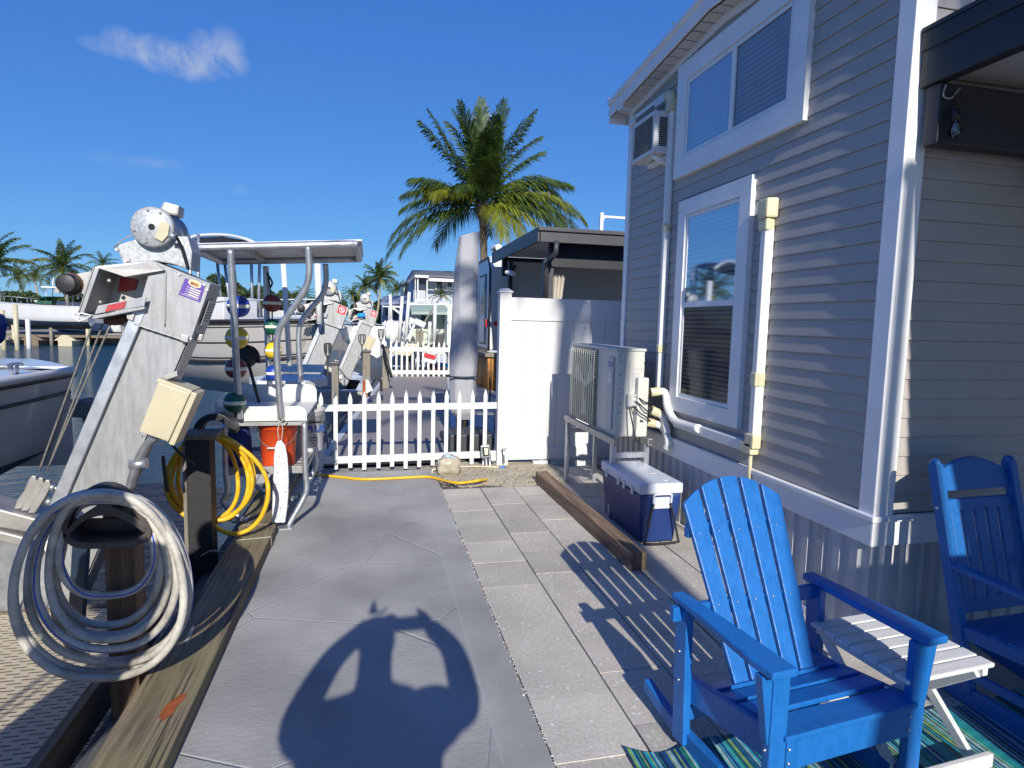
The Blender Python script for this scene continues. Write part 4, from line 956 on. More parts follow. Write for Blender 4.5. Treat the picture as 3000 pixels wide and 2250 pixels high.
def porch_rocker():
    t = thing('rocking_chair', 'darker blue slatted porch rocking chair against the house front at the right', 'chair', (0, 0, 0), local=True)
    mt = m_chair2
    for s in (-1, 1):
        m = MB(); x = s * .29
        m.bar((x, .07, .06), (x, .34, 1.085), .055, .05, up=(0, -1, .3)); m.ball((x, .34, 1.085), .028, 1, 12); m.build('back_post', mt, t, bevel=.006)
        m = MB(); m.box(x - .025, x + .025, -.30, -.25, .05, .60); m.build('leg', mt, t, bevel=.006)
        m = MB(); m.prism([(s * .29 - .045, -.36, .60), (s * .29 + .045, -.36, .60), (s * .29 + .035, .21, .615), (s * .29 - .03, .21, .615)], (0, 0, .025)); m.build('armrest', mt, t, bevel=.008)
        m = MB(); m.bar((s * .29, -.26, .36), (s * .29, .17, .33), .03, .06); m.build('side_rail', mt, t, bevel=.004)
        m = MB(); m.bar((s * .29, -.26, .16), (s * .29, .10, .15), .03, .04); m.build('stretcher', mt, t, bevel=.004)
        m = MB(); m.ball((s * .319, .29, .88), .008, 1, 8); m.build('screw', m_screw, t)
    # crest rail with an arched top
    def q(x, zz, f=0): return (x, .07 + (zz - .06) * .263 + f, zz)
    m = MB(); pts = [q(-.262, .955)] + [q(-.262 + .524 * i / 12, 1.045 + .065 * math.sin(PI * i / 12)) for i in range(13)] + [q(.262, .955)]
    m.prism(pts, (0, .024, 0)); m.build('crest_rail', mt, t, bevel=.005)
    m = MB(); m.prism([q(-.262, .865), q(.262, .865), q(.262, .915), q(-.262, .915)], (0, .024, 0)); m.build('upper_rail', mt, t, bevel=.004)
    m = MB(); m.prism([q(-.262, .40), q(.262, .40), q(.262, .46), q(-.262, .46)], (0, .024, 0)); m.build('lower_rail', mt, t, bevel=.004)
    for i in range(5):
        x = -.19 + .095 * i; m = MB(); m.prism([q(x - .036, .45), q(x + .036, .45), q(x + .036, .87), q(x - .036, .87)], (0, .016, 0)); m.build('back_slat', mt, t, bevel=.004)
    for i in range(6):
        y = -.30 + i * .078; m = MB(); m.box(-.30, .30, y, y + .07, .385 - .008 * i, .405 - .008 * i); m.build('seat_slat', mt, t, bevel=.005)
    rocker_base(t, mt, .29)
    return t
c2 = porch_rocker(); c2.location = (2.955, 2.07, 0); c2.rotation_euler = (0, 0, R(3)); c2.scale = (.84, 1, 1)

# white folding side table
t = thing('side_table', 'small white folding side table of slats between the blue chairs', 'table', (0, 0, 0), local=True)
TW, TD, TZ = .225, .235, .455
m = MB()
for i in range(7):
    y = -TD + i * (2 * TD / 7); m.box(-TW, TW, y + .004, y + 2 * TD / 7 - .003, TZ - .018, TZ)
m.build('tabletop', m_tablew, t, bevel=.006)
for s in (-1, 1):
    m = MB(); m.box(s * .185 - .014, s * .185 + .014, -TD + .01, TD - .01, TZ - .05, TZ - .018); m.build('batten', m_tablew, t, bevel=.003)
for s, xx in ((-1, .155), (1, .155), ):
    m = MB(); m.bar((s * .165, -TD + .03, TZ - .04), (s * .165, TD + .02, .0), .022, .04); m.build('leg', m_tablew, t, bevel=.003)
    m = MB(); m.bar((s * .19, TD - .05, TZ - .04), (s * .19, -TD - .01, .0), .022, .04); m.build('leg', m_tablew, t, bevel=.003)
m = MB(); m.box(-.21, .215, -TD - .032, -TD - .010, .05, .105); m.build('stretcher', m_tablew, t, bevel=.004)
m = MB(); m.box(-.18, .18, TD - .005, TD + .015, .06, .10); m.build('stretcher', m_tablew, t, bevel=.004)
t.location = (2.115, 1.975, 0); t.rotation_euler = (0, 0, R(5))

t = thing('shade_pole', 'unseen slim white pole added behind the photographer to shade the corner trim', 'pole', (2.385, -4.0, 0))  # tall pole out of view, added for its shadow down the corner trim
m = MB(); m.cyl((2.385, -4, 0), (2.385, -4, 5.85), .05, .045, n=14); m.build('shaft', m_whitep, t); m = MB(); m.ball((2.385, -4, 5.9), .07, 1, 12); m.build('finial', m_galv, t)
# unseen cabinet added behind the lens, put there to shade the porch rocker
t = thing('shade_cabinet', 'unseen tall grey cabinet added behind the photographer to shade the porch rocker', 'cabinet', (3.0, -.4, 0))
m = MB(); m.box(2.46, 3.6, -.7, -.1, .05, 1.88); m.build('body', m_charcoal, t, bevel=.01)
for k in range(2):
    m = MB(); m.box(2.48 + .56 * k, 3.02 + .56 * k, -.1, -.08, .1, 1.84); dd = m.build('door', m_charcoal, t, bevel=.004); m = MB(); m.box(2.96 + .08 * k, 2.98 + .08 * k, -.08, -.05, .9, 1.1); m.build('handle', m_galv, dd)
# rug
m = MB(); NX, NY = 90, 40; g_ = {}
for i in range(NX):
    for j in range(NY):
        u, v = i / (NX - 1), j / (NY - 1)
        x = 1.0 + u * 2.6; y = .2 + v * 1.93 + .03 * v * math.sin(x * 9.0) * (1 if v > .9 else v) - .02 * u
        k = max(0, (v - .72) / .28)
        z = .005 + k * k * (.018 + .016 * math.sin(x * 15 + .6))
        g_[i, j] = m.bm.verts.new((x, y, z))
for i in range(NX - 1):
    for j in range(NY - 1): m.bm.faces.new((g_[i, j], g_[i + 1, j], g_[i + 1, j + 1], g_[i, j + 1]))
tag(m.build('rug', m_rug, smooth=True), 'teal, blue and green striped outdoor rug with wavy edge under the chairs', 'rug')
# ================================================================== PILINGS, HOSE, HANGER
t = thing('piling', 'square brown wooden piling behind the white hose coil', 'post', (-1.09, 3.0, 0))
m = MB(); m.box(-1.155, -1.035, 2.94, 3.07, -2.6, .84); m.build('post', m_post1, t, bevel=.006)
# dark boat brace plank beside it
m = MB(); m.bar((-1.62, 3.6, -.6), (-1.40, 3.35, .72), .02, .17)
tag(m.build('trailer_board', m_navy, bevel=.003), 'dark navy board leaning behind the white hose coil', 'board')
HC = Vector((-1.155, 2.80, .80))       # hanger centre
t = thing('hose_hanger', 'dark brown plastic hose hanger on the wooden piling, holding the white hose', 'hose hanger', HC)
def arc(cx, cz, rx, rz, a0, a1, n, y): return [Vector((cx + rx * math.cos(R(a0 + (a1 - a0) * i / n)), y, cz + rz * math.sin(R(a0 + (a1 - a0) * i / n)))) for i in range(n + 1)]
def P29(x, y, Y=2.80): return at(x, y, Y=Y)
def band(pts_o, pts_i, dy, mat, name, par, bev=.004):
    m = MB(); n = len(pts_o); ext = Vector((0, dy, 0))
    a = [m.bm.verts.new(p) for p in pts_o]; b = [m.bm.verts.new(p) for p in pts_i]; c = [m.bm.verts.new(p + ext) for p in pts_o]; d = [m.bm.verts.new(p + ext) for p in pts_i]
    for i in range(n - 1):
        for q in ((a[i], a[i + 1], b[i + 1], b[i]), (c[i], d[i], d[i + 1], c[i + 1]), (a[i], c[i], c[i + 1], a[i + 1]), (b[i], b[i + 1], d[i + 1], d[i])): m.bm.faces.new(q)
    for i in (0, n - 1): m.bm.faces.new((a[i], b[i], d[i], c[i]))
    return m.build(name, mat, par, bevel=bev)
def curve2(pts, Y=2.80): return bez([P29(x, y, Y) for x, y in pts], 6)
# outer hoop
o_ = curve2([(136, 1165), (133, 1130), (142, 1100), (165, 1072), (195, 1053), (222, 1047), (252, 1053), (282, 1075), (308, 1105), (325, 1145), (322, 1170)])
i_ = curve2([(148, 1160), (146, 1135), (155, 1112), (174, 1090), (200, 1074), (222, 1070), (246, 1074), (272, 1092), (294, 1115), (312, 1145), (312, 1166)])
band(o_, i_, .055, m_hanger, 'outer_hoop', t)
o_ = curve2([(146, 1160), (165, 1138), (190, 1122), (222, 1114), (252, 1118), (282, 1132), (312, 1152)])
i_ = curve2([(140, 1152), (160, 1126), (186, 1108), (222, 1096), (256, 1100), (290, 1116), (318, 1142)])
band(o_, i_, .16, m_hanger, 'hose_saddle', t)
o_ = curve2([(134, 1160), (150, 1178), (178, 1186), (215, 1186), (255, 1184), (295, 1180), (322, 1166)])
i_ = curve2([(138, 1148), (158, 1166), (185, 1172), (215, 1172), (255, 1170), (290, 1166), (314, 1152)])
band(o_, i_, .14, m_hanger, 'lower_cradle', t)
m = MB(); m.prism([P29(212, 1068), P29(236, 1068), P29(242, 1100), P29(206, 1100)], (0, .05, 0)); m.build('web', m_hanger, t, bevel=.004)
m = MB(); m.prism([P29(160, 1120, 2.93), P29(300, 1120, 2.93), P29(310, 1165, 2.93), P29(150, 1165, 2.93)], (0, .012, 0)); m.build('back_plate', m_hanger, t, bevel=.004)
# white hose: one long tube hung in loops over the saddle
loops = [  # (left, right, top, bottom) in measured view units, distance
    (150, 330, 1085, 1245, 2.86), (122, 345, 1082, 1330, 2.84), (116, 356, 1076, 1366, 2.88), (100, 360, 1072, 1378, 2.82), (108, 376, 1064, 1386, 2.78),
    (66, 402, 1080, 1418, 2.80), (58, 412, 1062, 1440, 2.86), (22, 394, 1076, 1462, 2.76), (28, 406, 1066, 1470, 2.74), (150, 398, 1080, 1400, 2.92)]
pth = []; NS = 34
for k in range(len(loops) - 1):
    a, b_ = loops[k], loops[k + 1]
    for i in range(NS):
        u = i / NS; l_, r_, tp_, bt_, yy = [a[j] + (b_[j] - a[j]) * u for j in range(5)]
        ang = PI / 2 - 2 * PI * u
        ca, sa = math.cos(ang), math.sin(ang)
        cx = 222 + (((l_ + r_) / 2) - 222) * (1 - max(0, sa) ** 2) ; hw = (r_ - l_) / 2
        x = cx + hw * (abs(ca) ** .85) * (1 if ca > 0 else -1)
        cy = tp_ + (bt_ - tp_) * .56; y = cy - sa * ((cy - tp_) if sa > 0 else (bt_ - cy))
        w1 = 3.2 * mn.noise(Vector((k * 1.7, u * 4, 0))) + 1.6 * mn.noise(Vector((k * 3.1, u * 9, 5)))
        pth.append(at(x + w1 * 1.6 * (sa < .5), y + w1 * 1.4 * (sa < .2), Y=yy - .03 * math.cos(ang * 2 + k)))
pth = bez(pth, 2)
m = MB(); m.tube(pth, .0165, 16, stripe=2, twist=.045)
tag(m.build('garden_hose', [m_hosew, m_hoseblue]), 'dirty white hose with blue stripe coiled on the brown hanger', 'hose', )
m = MB(); pp = at(398, 1300, Y=3.0); qq = at(404, 1250, Y=3.0); m.cyl(pp, qq, .022, n=12); m.cyl(qq, qq + (qq - pp) * .5, .014, n=10)
tag(m.build('hose_fitting', m_collar, bevel=.002), 'yellowed end fitting of the white hose beside the black post', 'fitting')
pth = bez([at(402, 1390, Y=3.2), at(425, 1340, Y=3.5), at(445, 1290, Y=4.0), at(478, 1215, Y=4.55), at(480, 1198, Y=4.62)], 6)
m = MB(); m.tube(pth, .012, 8); tag(m.build('hose_tail', m_hosew), 'thin grey hose lying along the inner side of the timber kerb', 'hose')

# black wrapped post with a yellow hose coil
t = thing('piling', 'black wrapped piling carrying the yellow hose coil', 'post', (-1.18, 4.65, 0))
m = MB(); m.prism([(-1.265, 4.60, -2), (-1.105, 4.60, -2), (-1.115, 4.60, .86), (-1.275, 4.60, .86)], (0, .15, 0)); m.build('sleeve', m_rubber, t, bevel=.01)
m = MB(); m.prism([(-1.30, 4.61, -2), (-1.266, 4.61, -2), (-1.276, 4.61, .84), (-1.298, 4.61, .84)], (0, .13, 0)); m.build('split_edge', m_postgrey, t, bevel=.004)
m = MB(); m.box(-1.29, -1.06, 4.56, 4.80, .86, .90); m.build('cap', m_fascia, t, bevel=.006)
hg = MB(); o_ = [Vector((-1.13 + .15 * math.cos(R(a)), 4.80, .86 + .15 * math.sin(R(a)))) for a in range(0, 181, 15)]; i_ = [Vector((-1.13 + .10 * math.cos(R(a)), 4.80, .86 + .10 * math.sin(R(a)))) for a in range(0, 181, 15)]
th = thing('hose_hanger', 'black half round hose hanger behind the black piling', 'hose hanger', (-1.13, 4.8, .86)); band(o_, i_, .14, m_blackp, 'hoop', th)
lp = [(366, 548, 942, 1120, 4.72), (356, 535, 946, 1132, 4.84), (374, 560, 938, 1108, 4.80), (368, 512, 944, 1150, 4.88), (390, 522, 938, 1092, 4.82), (430, 579, 940, 1154, 4.70), (432, 581, 940, 1152, 4.72)]
pth = []
for k in range(len(lp) - 1):
    a, b_ = lp[k], lp[k + 1]
    for i in range(NS):
        u = i / NS; l_, r_, tp_, bt_, yy = [a[j] + (b_[j] - a[j]) * u for j in range(5)]
        ang = PI / 2 - 2 * PI * u; ca, sa = math.cos(ang), math.sin(ang)
        cx = 450 + (((l_ + r_) / 2) - 450) * (1 - max(0, sa) ** 2); hw = (r_ - l_) / 2
        cy = tp_ + (bt_ - tp_) * .55
        pth.append(at(cx + hw * ca, cy - sa * ((cy - tp_) if sa > 0 else (bt_ - cy)), Y=yy + (.10 if sa > .2 else 0)))
pth = bez(pth, 2)
m = MB(); m.tube(pth, .0165, 10); tag(m.build('garden_hose', m_yel), 'bright yellow hose coiled on the black piling', 'hose')
m = MB(); m.tube(bez([at(352, 985, Y=4.5), at(358, 1040, Y=4.5), at(362, 1062, Y=4.5)], 5), .012, 8); m.tube(bez([at(420, 1005, Y=4.45), at(385, 975, Y=4.4), at(372, 960, Y=4.4)], 5), .010, 8)
tag(m.build('power_cable', m_blackp), 'short black power cable hanging under the cream box', 'cable')
m = MB(); m.tube(bez([at(430, 1204, Y=4.62), at(455, 1190, Y=4.56), at(482, 1193, Y=4.58), at(490, 1187, Y=4.7)], 5), .007, 6); tag(m.build('rope', m_rope), 'short grey rope tied round the foot of the black piling', 'rope')

# ================================================================== BOAT LIFTS
def boat_lift(label, dx, dy, purple, box, group):
    Y0 = 4.0
    t = thing('boat_lift', label, 'boat lift', (-1.3, Y0, 0), group=group)
    def L(x, y, d=0.): p = at(x, y, Y=Y0); p.y += d; return p
    def C(x, y, d=0.): return L(.2445 * x, 405.5 + .2445 * y, d)        # detail view of the head
    def F(x, y, d=0.): return L(.3111 * x, 737.3 + .3111 * y, d)
    A, B2 = L(267.6, 756), L(112, 1120); da = (B2 - A).normalized(); wd = L(400, 756) - A
    up = -da; A0 = A + up * .28; B0 = A + da * ((A.z + 2.2) / -da.z * 1.0)
    sd = wd - da * wd.dot(da); sw = sd.length; sd.normalize()
    # web plus two flanges
    m = MB(); m.prism([A0, A0 + sd * sw, B0 + sd * sw, B0], (0, .012, 0)); m.build('web', m_alu, t)
    m = MB()
    m.prism([A0 - sd * .03, A0 + sd * .035, B0 + sd * .035, B0 - sd * .03], (0, -.035, 0)); m.prism([A0 - sd * .03, A0 - sd * .018, B0 - sd * .018, B0 - sd * .03], (0, .16, 0))
    m.build('rail', m_galv, t, bevel=.003)
    m = MB(); m.prism([A0 + sd * (sw - .012), A0 + sd * sw, B0 + sd * sw, B0 + sd * (sw - .012)], (0, .19, 0)); m.build('flange', m_alu2, t, bevel=.002)
    m = MB(); m.prism([A0 + sd * .05 + Vector((0, .19, 0)), A0 + sd * (sw) + Vector((0, .19, 0)), B0 + sd * sw + Vector((0, .19, 0)), B0 + sd * .05 + Vector((0, .19, 0))], (0, .012, 0)); m.build('rear_flange', m_alu2, t)
    # head sleeve
    m = MB(); pts = [C(1365, 650, -.03), C(1870, 850, -.03), C(1690, 1365, -.03), C(1350, 1245, -.03), C(1460, 1220, -.03), C(1480, 740, -.03)]
    pts = [C(1365, 650, -.03), C(1870, 850, -.03), C(1690, 1365, -.03), C(1200, 1205, -.03)]
    m.prism(pts, (0, .012, 0)); m.prism([C(1840, 850, -.02), C(1868, 862, -.02), C(1690, 1365, -.02), C(1665, 1350, -.02)], (0, .26, 0)); m.prism([C(1365, 650, -.03), C(1870, 850, -.03), C(1866, 870, -.03), C(1360, 672, -.03)], (0, .28, 0))
    m.build('head_plate', m_alu, t, bevel=.004)
    for q in ([(1620, 1290, -.055), (1690, 1310, -.055), (1680, 1370, -.055), (1610, 1345, -.055)], [(1700, 1290, .05), (1775, 1300, .05), (1760, 1355, .05), (1690, 1350, .05)], [(1140, 1110, -.05), (1215, 1120, -.05), (1200, 1180, -.05), (1150, 1160, -.05)]):
        m = MB(); m.prism([C(*v) for v in q], (0, .03, 0)); m.build('clip', m_alu2, t, bevel=.004)
    # winch housing: channel open to the front
    m = MB()
    m.prism([C(870, 705, .20), C(1480, 690, .20), C(1475, 1230, .20), C(1200, 1205, .20), C(745, 1110, .20)], (0, .01, 0)); m.build('housing_back', m_alu2, t)
    m = MB(); m.prism([C(880, 700, -.06), C(1365, 650, -.03), C(1480, 735, -.06), C(1140, 795, -.06), C(930, 725, -.06)], (0, .27, 0)); m.build('housing_top', m_alu2, t, bevel=.003)
    m = MB(); m.prism([C(740, 1105, -.08), C(890, 1130, -.08), C(1320, 1050, -.08), C(1320, 1075, -.08), C(890, 1160, -.08), C(740, 1130, -.08)], (0, .28, 0)); m.prism([C(890, 1120, -.085), C(920, 1045, -.085), C(1340, 965, -.085), C(1320, 1050, -.085)], (0, .010, 0)); m.build('housing_sill', m_alu, t, bevel=.003)
    m = MB(); m.tube([C(710, 1090, -.09), C(720, 1140, -.09), C(760, 1180, -.09), C(810, 1165, -.09), C(870, 1130, -.09), C(790, 1110, -.09), C(715, 1120, -.09)], .006, 6); m.tube([C(762, 1115, -.09), C(757, 1180, -.09)], .005, 6); m.build('extrusion_end', m_white, t)
    m = MB(); m.prism([C(872, 700, -.07), C(925, 715, -.07), C(790, 1105, -.07), C(738, 1105, -.07)], (0, .28, 0)); m.build('end_cheek', m_alu, t, bevel=.004)
    m = MB(); m.prism([C(655, 760, .02), C(860, 720, .02), C(745, 1040, .02), C(715, 1000, .02), C(720, 940, .02), C(690, 935, .02), C(670, 990, .02), C(640, 900, .02)], (0, .02, 0)); m.build('bearing_plate', m_alu2, t, bevel=.003)
    c0 = C(612, 850, -.04); m = MB(); m.lathe([(.0005, -.012), (.050, -.008), (.056, .006), (.056, .05), (.05, .06)], c0, 20, axis='y'); m.build('pulley_cap', m_blackp, t, bevel=.003)
    m = MB(); m.lathe([(.058, .05), (.066, .058), (.05, .085)], c0, 18, axis='y'); m.build('rusty_ring', m_drust, t)
    m = MB(); m.prism([C(500, 830, .0), C(550, 820, .0), C(520, 930, .0), C(478, 925, .0)], (0, .02, 0)); m.prism([C(565, 900, .0), C(595, 900, .0), C(575, 950, .0), C(540, 940, .0)], (0, .02, 0)); m.build('tab', m_alu2, t)
    m = MB(); m.prism([C(950, 765, .185), C(1110, 790, .185), C(1085, 890, .185), C(925, 910, .185)], (0, .008, 0)); m.build('warning_decal', m_red, t)
    m = MB(); m.prism([C(1010, 1040, -.09), C(1170, 1005, -.09), C(1150, 1065, -.09), C(985, 1100, -.09)], (0, .003, 0)); m.build('warning_decal', m_red, t)
    m = MB(); m.cyl(C(940, 812, .02), C(965, 828, .02), .012, n=8); m.cyl(C(865, 1005, .02), C(885, 1015, .02), .012, n=8); m.build('bolt', m_galv, t)
    m = MB(); m.lathe([(.022, -.05), (.028, 0), (.022, .05)], C(985, 1175, .04), 12, axis='x'); m.cyl(C(1050, 1150, .02), C(1110, 1165, .02), .022, n=8); m.build('drum_shaft', m_drust, t)
    # gearbox and motor
    m = MB(); m.prism([C(1000, 500, .04), C(1220, 432, .04), C(1420, 420, .04), C(1640, 420, .04), C(1680, 560, .04), C(1668, 725, .04), C(1500, 668, .04), C(1365, 645, .04), C(1060, 672, .04), C(1050, 640, .04)], (0, .20, 0)); m.build('gearbox', m_speckle, t, bevel=.010)
    m = MB(); cc = C(1300, 740, .035); m.tube([cc + Vector((.36 * .62 * math.cos(R(a)), -.003, .36 * .62 * math.sin(R(a)))) for a in range(40, 150, 8)], .004, 5); m.build('gear_rim', m_alu2, t)
    m = MB(); m.cyl(C(1108, 628, .03), C(1108, 628, .045), .014, n=10); m.cyl(C(1010, 540, .03), C(1010, 540, .045), .010, n=10); m.build('bolt', m_alu2, t)
    mc = C(1350, 350, -.02); m = MB(); m.lathe([(.001, 0), (.108, 0), (.117, .012), (.117, .05), (.110, .055), (.110, .24), (.117, .245), (.117, .30), (.05, .31)], mc, 36, axis='y'); m.build('motor', m_speckle, t)
    m = MB(); m.cyl(mc + Vector((0, -.003, 0)), mc + Vector((0, .004, 0)), .018, n=16); m.build('vent_hole', m_dark, t)
    m = MB(); m.prism([C(1430, 320, -.035), C(1460, 300, -.035), C(1515, 345, -.035), C(1500, 430, -.035), C(1450, 485, -.035), C(1380, 450, -.035)], (0, .02, 0)); m.build('terminal_plate', m_cream, t, bevel=.004)
    m = MB()
    for a in (100, 195, 250, 60): m.ball(mc + Vector((.095 * math.cos(R(a)), -.003, .095 * math.sin(R(a)))), .008, 1, 8)
    m.build('screw', m_alu2, t)
    m = MB(); m.prism([C(1395, 190, .02), C(1430, 112, .02), C(1575, 150, .02), C(1560, 245, .02), C(1490, 235, .02)], (0, .12, 0)); m.build('motor_box', m_alu2, t, bevel=.014)
    m = MB(); m.tube(bez([C(1520, 430, -.05), C(1570, 440, -.04), C(1600, 520, .0), C(1650, 720, .03)], 6), .009, 8); m.build('motor_cable', m_blackp, t)
    m = MB(); m.cyl(C(1515, 432, -.05), C(1575, 440, -.05), .015, n=10); m.build('cable_gland', m_galv, t)
    # decals on the head
    ex = (C(1870, 850) - C(1365, 650)).normalized(); ez = (C(1365, 650) - C(1200, 1205)).normalized()
    if purple:
        q = [(1650, 800), (1825, 870), (1780, 1015), (1592, 945)]
        m = MB(); m.prism([C(x, y, -.033) for x, y in q], (0, .002, 0)); pd = m.build('decal', m_purple, t)
        cen = C(1735, 853, -.0345)
        m = MB(); m.prism([cen + ex * (.036 * math.cos(R(a))) + ez * (.020 * math.sin(R(a))) for a in range(0, 360, 15)], (0, .001, 0)); m.build('decal_oval', m_creamD, pd)
        cen.y -= .001; m = MB(); m.prism([cen + ex * (.031 * math.cos(R(a))) + ez * (.016 * math.sin(R(a))) for a in range(0, 360, 15)], (0, .001, 0)); m.build('decal_oval', m_orangeD, pd)
        cen.y -= .001; text_obj('acc', .034, m_ink, frame(cen, ex, ez), pd, bold=.0006)
        for k in range(4):
            c = C(1732 - k * 7, 900 + k * 19, -.0345); m = MB(); m.prism([c - ex * .024 - ez * .0030, c + ex * .036 - ez * .0030, c + ex * .036 + ez * .0030, c - ex * .024 + ez * .0030], (0, .001, 0)); m.build('decal_line', m_creamD, pd)
            m = MB(); m.prism([c - ex * .042 - ez * .0012, c - ex * .028 - ez * .0012, c - ex * .028 + ez * .0012, c - ex * .042 + ez * .0012], (0, .001, 0)); m.build('decal_line', m_lab2, pd)
        c = C(1690, 965, -.0345); m = MB(); m.prism([c - ex * .05 - ez * .0012, c + ex * .05 - ez * .0012, c + ex * .05 + ez * .0008, c - ex * .05 + ez * .0008], (0, .001, 0)); m.build('decal_line', m_lab2, pd)
    else:
        c = C(1700, 900, -.033); q = [c + ex * .065 - ez * .065, c + ex * .065 + ez * .065, c - ex * .065 + ez * .065, c - ex * .065 - ez * .065]
        m = MB(); m.prism(q, (0, .002, 0)); pd = m.build('decal', m_redsign, t)
        c.y -= .002; m = MB()
        for a in range(0, 360, 20):
            a1 = a + 21; m.prism([c + ex * (.045 * math.cos(R(a))) + ez * (.045 * math.sin(R(a))), c + ex * (.045 * math.cos(R(a1))) + ez * (.045 * math.sin(R(a1))), c + ex * (.033 * math.cos(R(a1))) + ez * (.033 * math.sin(R(a1))), c + ex * (.033 * math.cos(R(a))) + ez * (.033 * math.sin(R(a)))], (0, .001, 0))
        m.bar(c - ex * .022 + ez * .022, c + ex * .022 - ez * .022, .014, .001, up=(0, 1, 0)); m.build('no_entry_mark', m_lab2, pd)
    m = MB()
    for (x0_, y0_, x1_, y1_, d_) in ((1480, 742, 1474, 1228, -.034), (1370, 655, 1480, 742, -.034), (1205, 1205, 1688, 1362, -.034), (880, 705, 745, 1108, -.072)):
        m.tube([C(x0_ + (x1_ - x0_) * k / 14, y0_ + (y1_ - y0_) * k / 14 + (2 if k % 2 else -2), d_) for k in range(15)], .0042, 5)
    m.build('weld_bead', m_alu2, t)
    for (x_, y_) in ((1400, 690), (1600, 770), (1820, 860), (1845, 905), (1700, 1330), (1240, 1200), (1530, 1300)):
        m = MB(); m.cyl(C(x_, y_, -.028), C(x_, y_, -.040), .008, n=6); m.build('bolt', m_galv, t)
    for k in range(9):
        p_ = A + da * (.10 + k * .17) + sd * (sw - .035); m = MB(); m.cyl(p_ + Vector((0, .004, 0)), p_ + Vector((0, -.010, 0)), .008, n=6); m.build('bolt', m_galv, t)
    if purple:
        e1 = C(1868, 905, .0); e2 = C(1740, 1270, .0); dn_ = (e2 - e1)
        m = MB(); off_ = Vector((.0035, 0, 0)); m.prism([e1 + dn_ * .25 + off_ + Vector((0, .02, 0)), e1 + dn_ * .25 + off_ + Vector((0, .19, 0)), e1 + dn_ * .85 + off_ + Vector((0, .19, 0)), e1 + dn_ * .85 + off_ + Vector((0, .02, 0))], (.002, 0, 0)); m.build('data_plate', m_acg, t)
        for k in range(7):
            f_ = .32 + .07 * k; m = MB(); m.prism([e1 + dn_ * f_ + off_ * 1.8 + Vector((0, .035, 0)), e1 + dn_ * f_ + off_ * 1.8 + Vector((0, .17, 0)), e1 + dn_ * (f_ + .018) + off_ * 1.8 + Vector((0, .17, 0)), e1 + dn_ * (f_ + .018) + off_ * 1.8 + Vector((0, .035, 0))], (.001, 0, 0)); m.build('plate_line', m_ink, t)
    # hoist cables
    m = MB()
    for (xa, xb, yb, dd) in ((200, 84, 1018, 0), (214, 92, 1022, .05), (236, 101, 1010, .02)):
        pts = [L(xa + (xb - xa) * k / 24, 700 + (yb - 700) * k / 24, dd) for k in range(25)]; m.tube(pts, .006, 6)
    m.build('hoist_cable', m_cable, t)
    def K(x, y, d=0.): return L(.2 * x, 995.4 + .2 * y, d)
    for k, (ox, oy) in enumerate(((0, 0), (75, 20), (150, 45))):
        m = MB(); m.prism([K(150 + ox, 520 + oy), K(180 + ox, 430 + oy), K(260 + ox, 320 + oy), K(310 + ox, 200 + oy), K(345 + ox, 160 + oy), K(385 + ox, 170 + oy), K(390 + ox, 240 + oy), K(330 + ox, 360 + oy), K(225 + ox, 520 + oy)], (0, .03, 0)); m.build('sheave_plate', m_alu2, t, bevel=.005)
    for (x, y) in ((520, 290), (480, 445)):
        m = MB(); m.cyl(K(x, y, .02), K(x + 55, y + 12, .02), .022, n=6); m.cyl(K(x + 50, y + 12, .02), K(x + 85, y + 18, .02), .014, n=8); m.build('nut', m_galv, t)
    m = MB(); m.prism([K(-260, 420, -.04), K(35, 500, -.04), K(555, 640, -.04), K(530, 780, -.04), K(0, 690, -.04), K(-280, 620, -.04)], (0, .20, 0)); m.prism([K(-260, 640, -.07), K(0, 700, -.07), K(520, 830, -.07), K(505, 945, -.07), K(0, 805, -.07), K(-270, 730, -.07)], (0, .23, 0)); m.build('carriage_beam', m_alu2, t, bevel=.010)
    m = MB(); m.prism([K(-400, 760, -.01), K(0, 810, -.01), K(520, 960, -.01), K(640, 1300, -.01), K(440, 1750, -.01), K(-500, 1750, -.01)], (0, .16, 0)); m.build('carriage_plate', m_galv, t, bevel=.008)
    m = MB(); m.cyl(K(620, 900, -.05), K(620, 900, .05), .05, n=18); m.build('guide_wheel', m_whitep, t, bevel=.006)
    if box:
        q = [F(1170, 260, -.18), F(1385, 340, -.18), F(1240, 660, -.18), F(1040, 590, -.18)]
        m = MB(); m.prism(q, (0, .17, 0)); bx = m.build('electrical_box', m_cream, t, bevel=.008)
        n_ = (q[1] - q[0]).normalized(); dwn = (q[3] - q[0]).normalized()
        m = MB(); a = q[1] - dwn * .012; b_ = q[2] + dwn * .012; m.prism([a, a + n_ * .032, b_ + n_ * .032, b_], (0, .18, 0)); m.build('box_door', m_cream, bx, bevel=.006)
        m = MB(); m.prism([q[0] - dwn * .018 - n_ * .01, q[1] - dwn * .018, q[1] + dwn * .004, q[0] + dwn * .004 - n_ * .01], (0, .19, 0)); m.build('box_hood', m_cream, bx, bevel=.004)
        m = MB(); m.tube([q[1] + (q[2] - q[1]) * (k / 20) + Vector((0, -.004, 0)) - n_ * .008 for k in range(21)], .005, 6); m.build('hinge', m_cream, bx)
        m = MB(); m.tube(bez([F(1130, 640, -.08), F(1060, 690, -.06), F(990, 790, -.04), F(930, 930, -.02), F(905, 1010, 0)], 6), .026, 10); m.build('conduit', m_galv, bx)
        m = MB(); m.box(0, 0, 0, 0, 0, 0) if False else None
        c = F(970, 850, -.03); m.cyl(c - Vector((.04, 0, 0)), c + Vector((.05, 0, .01)), .034, n=10); m.build('conduit_collar', m_galv, bx)
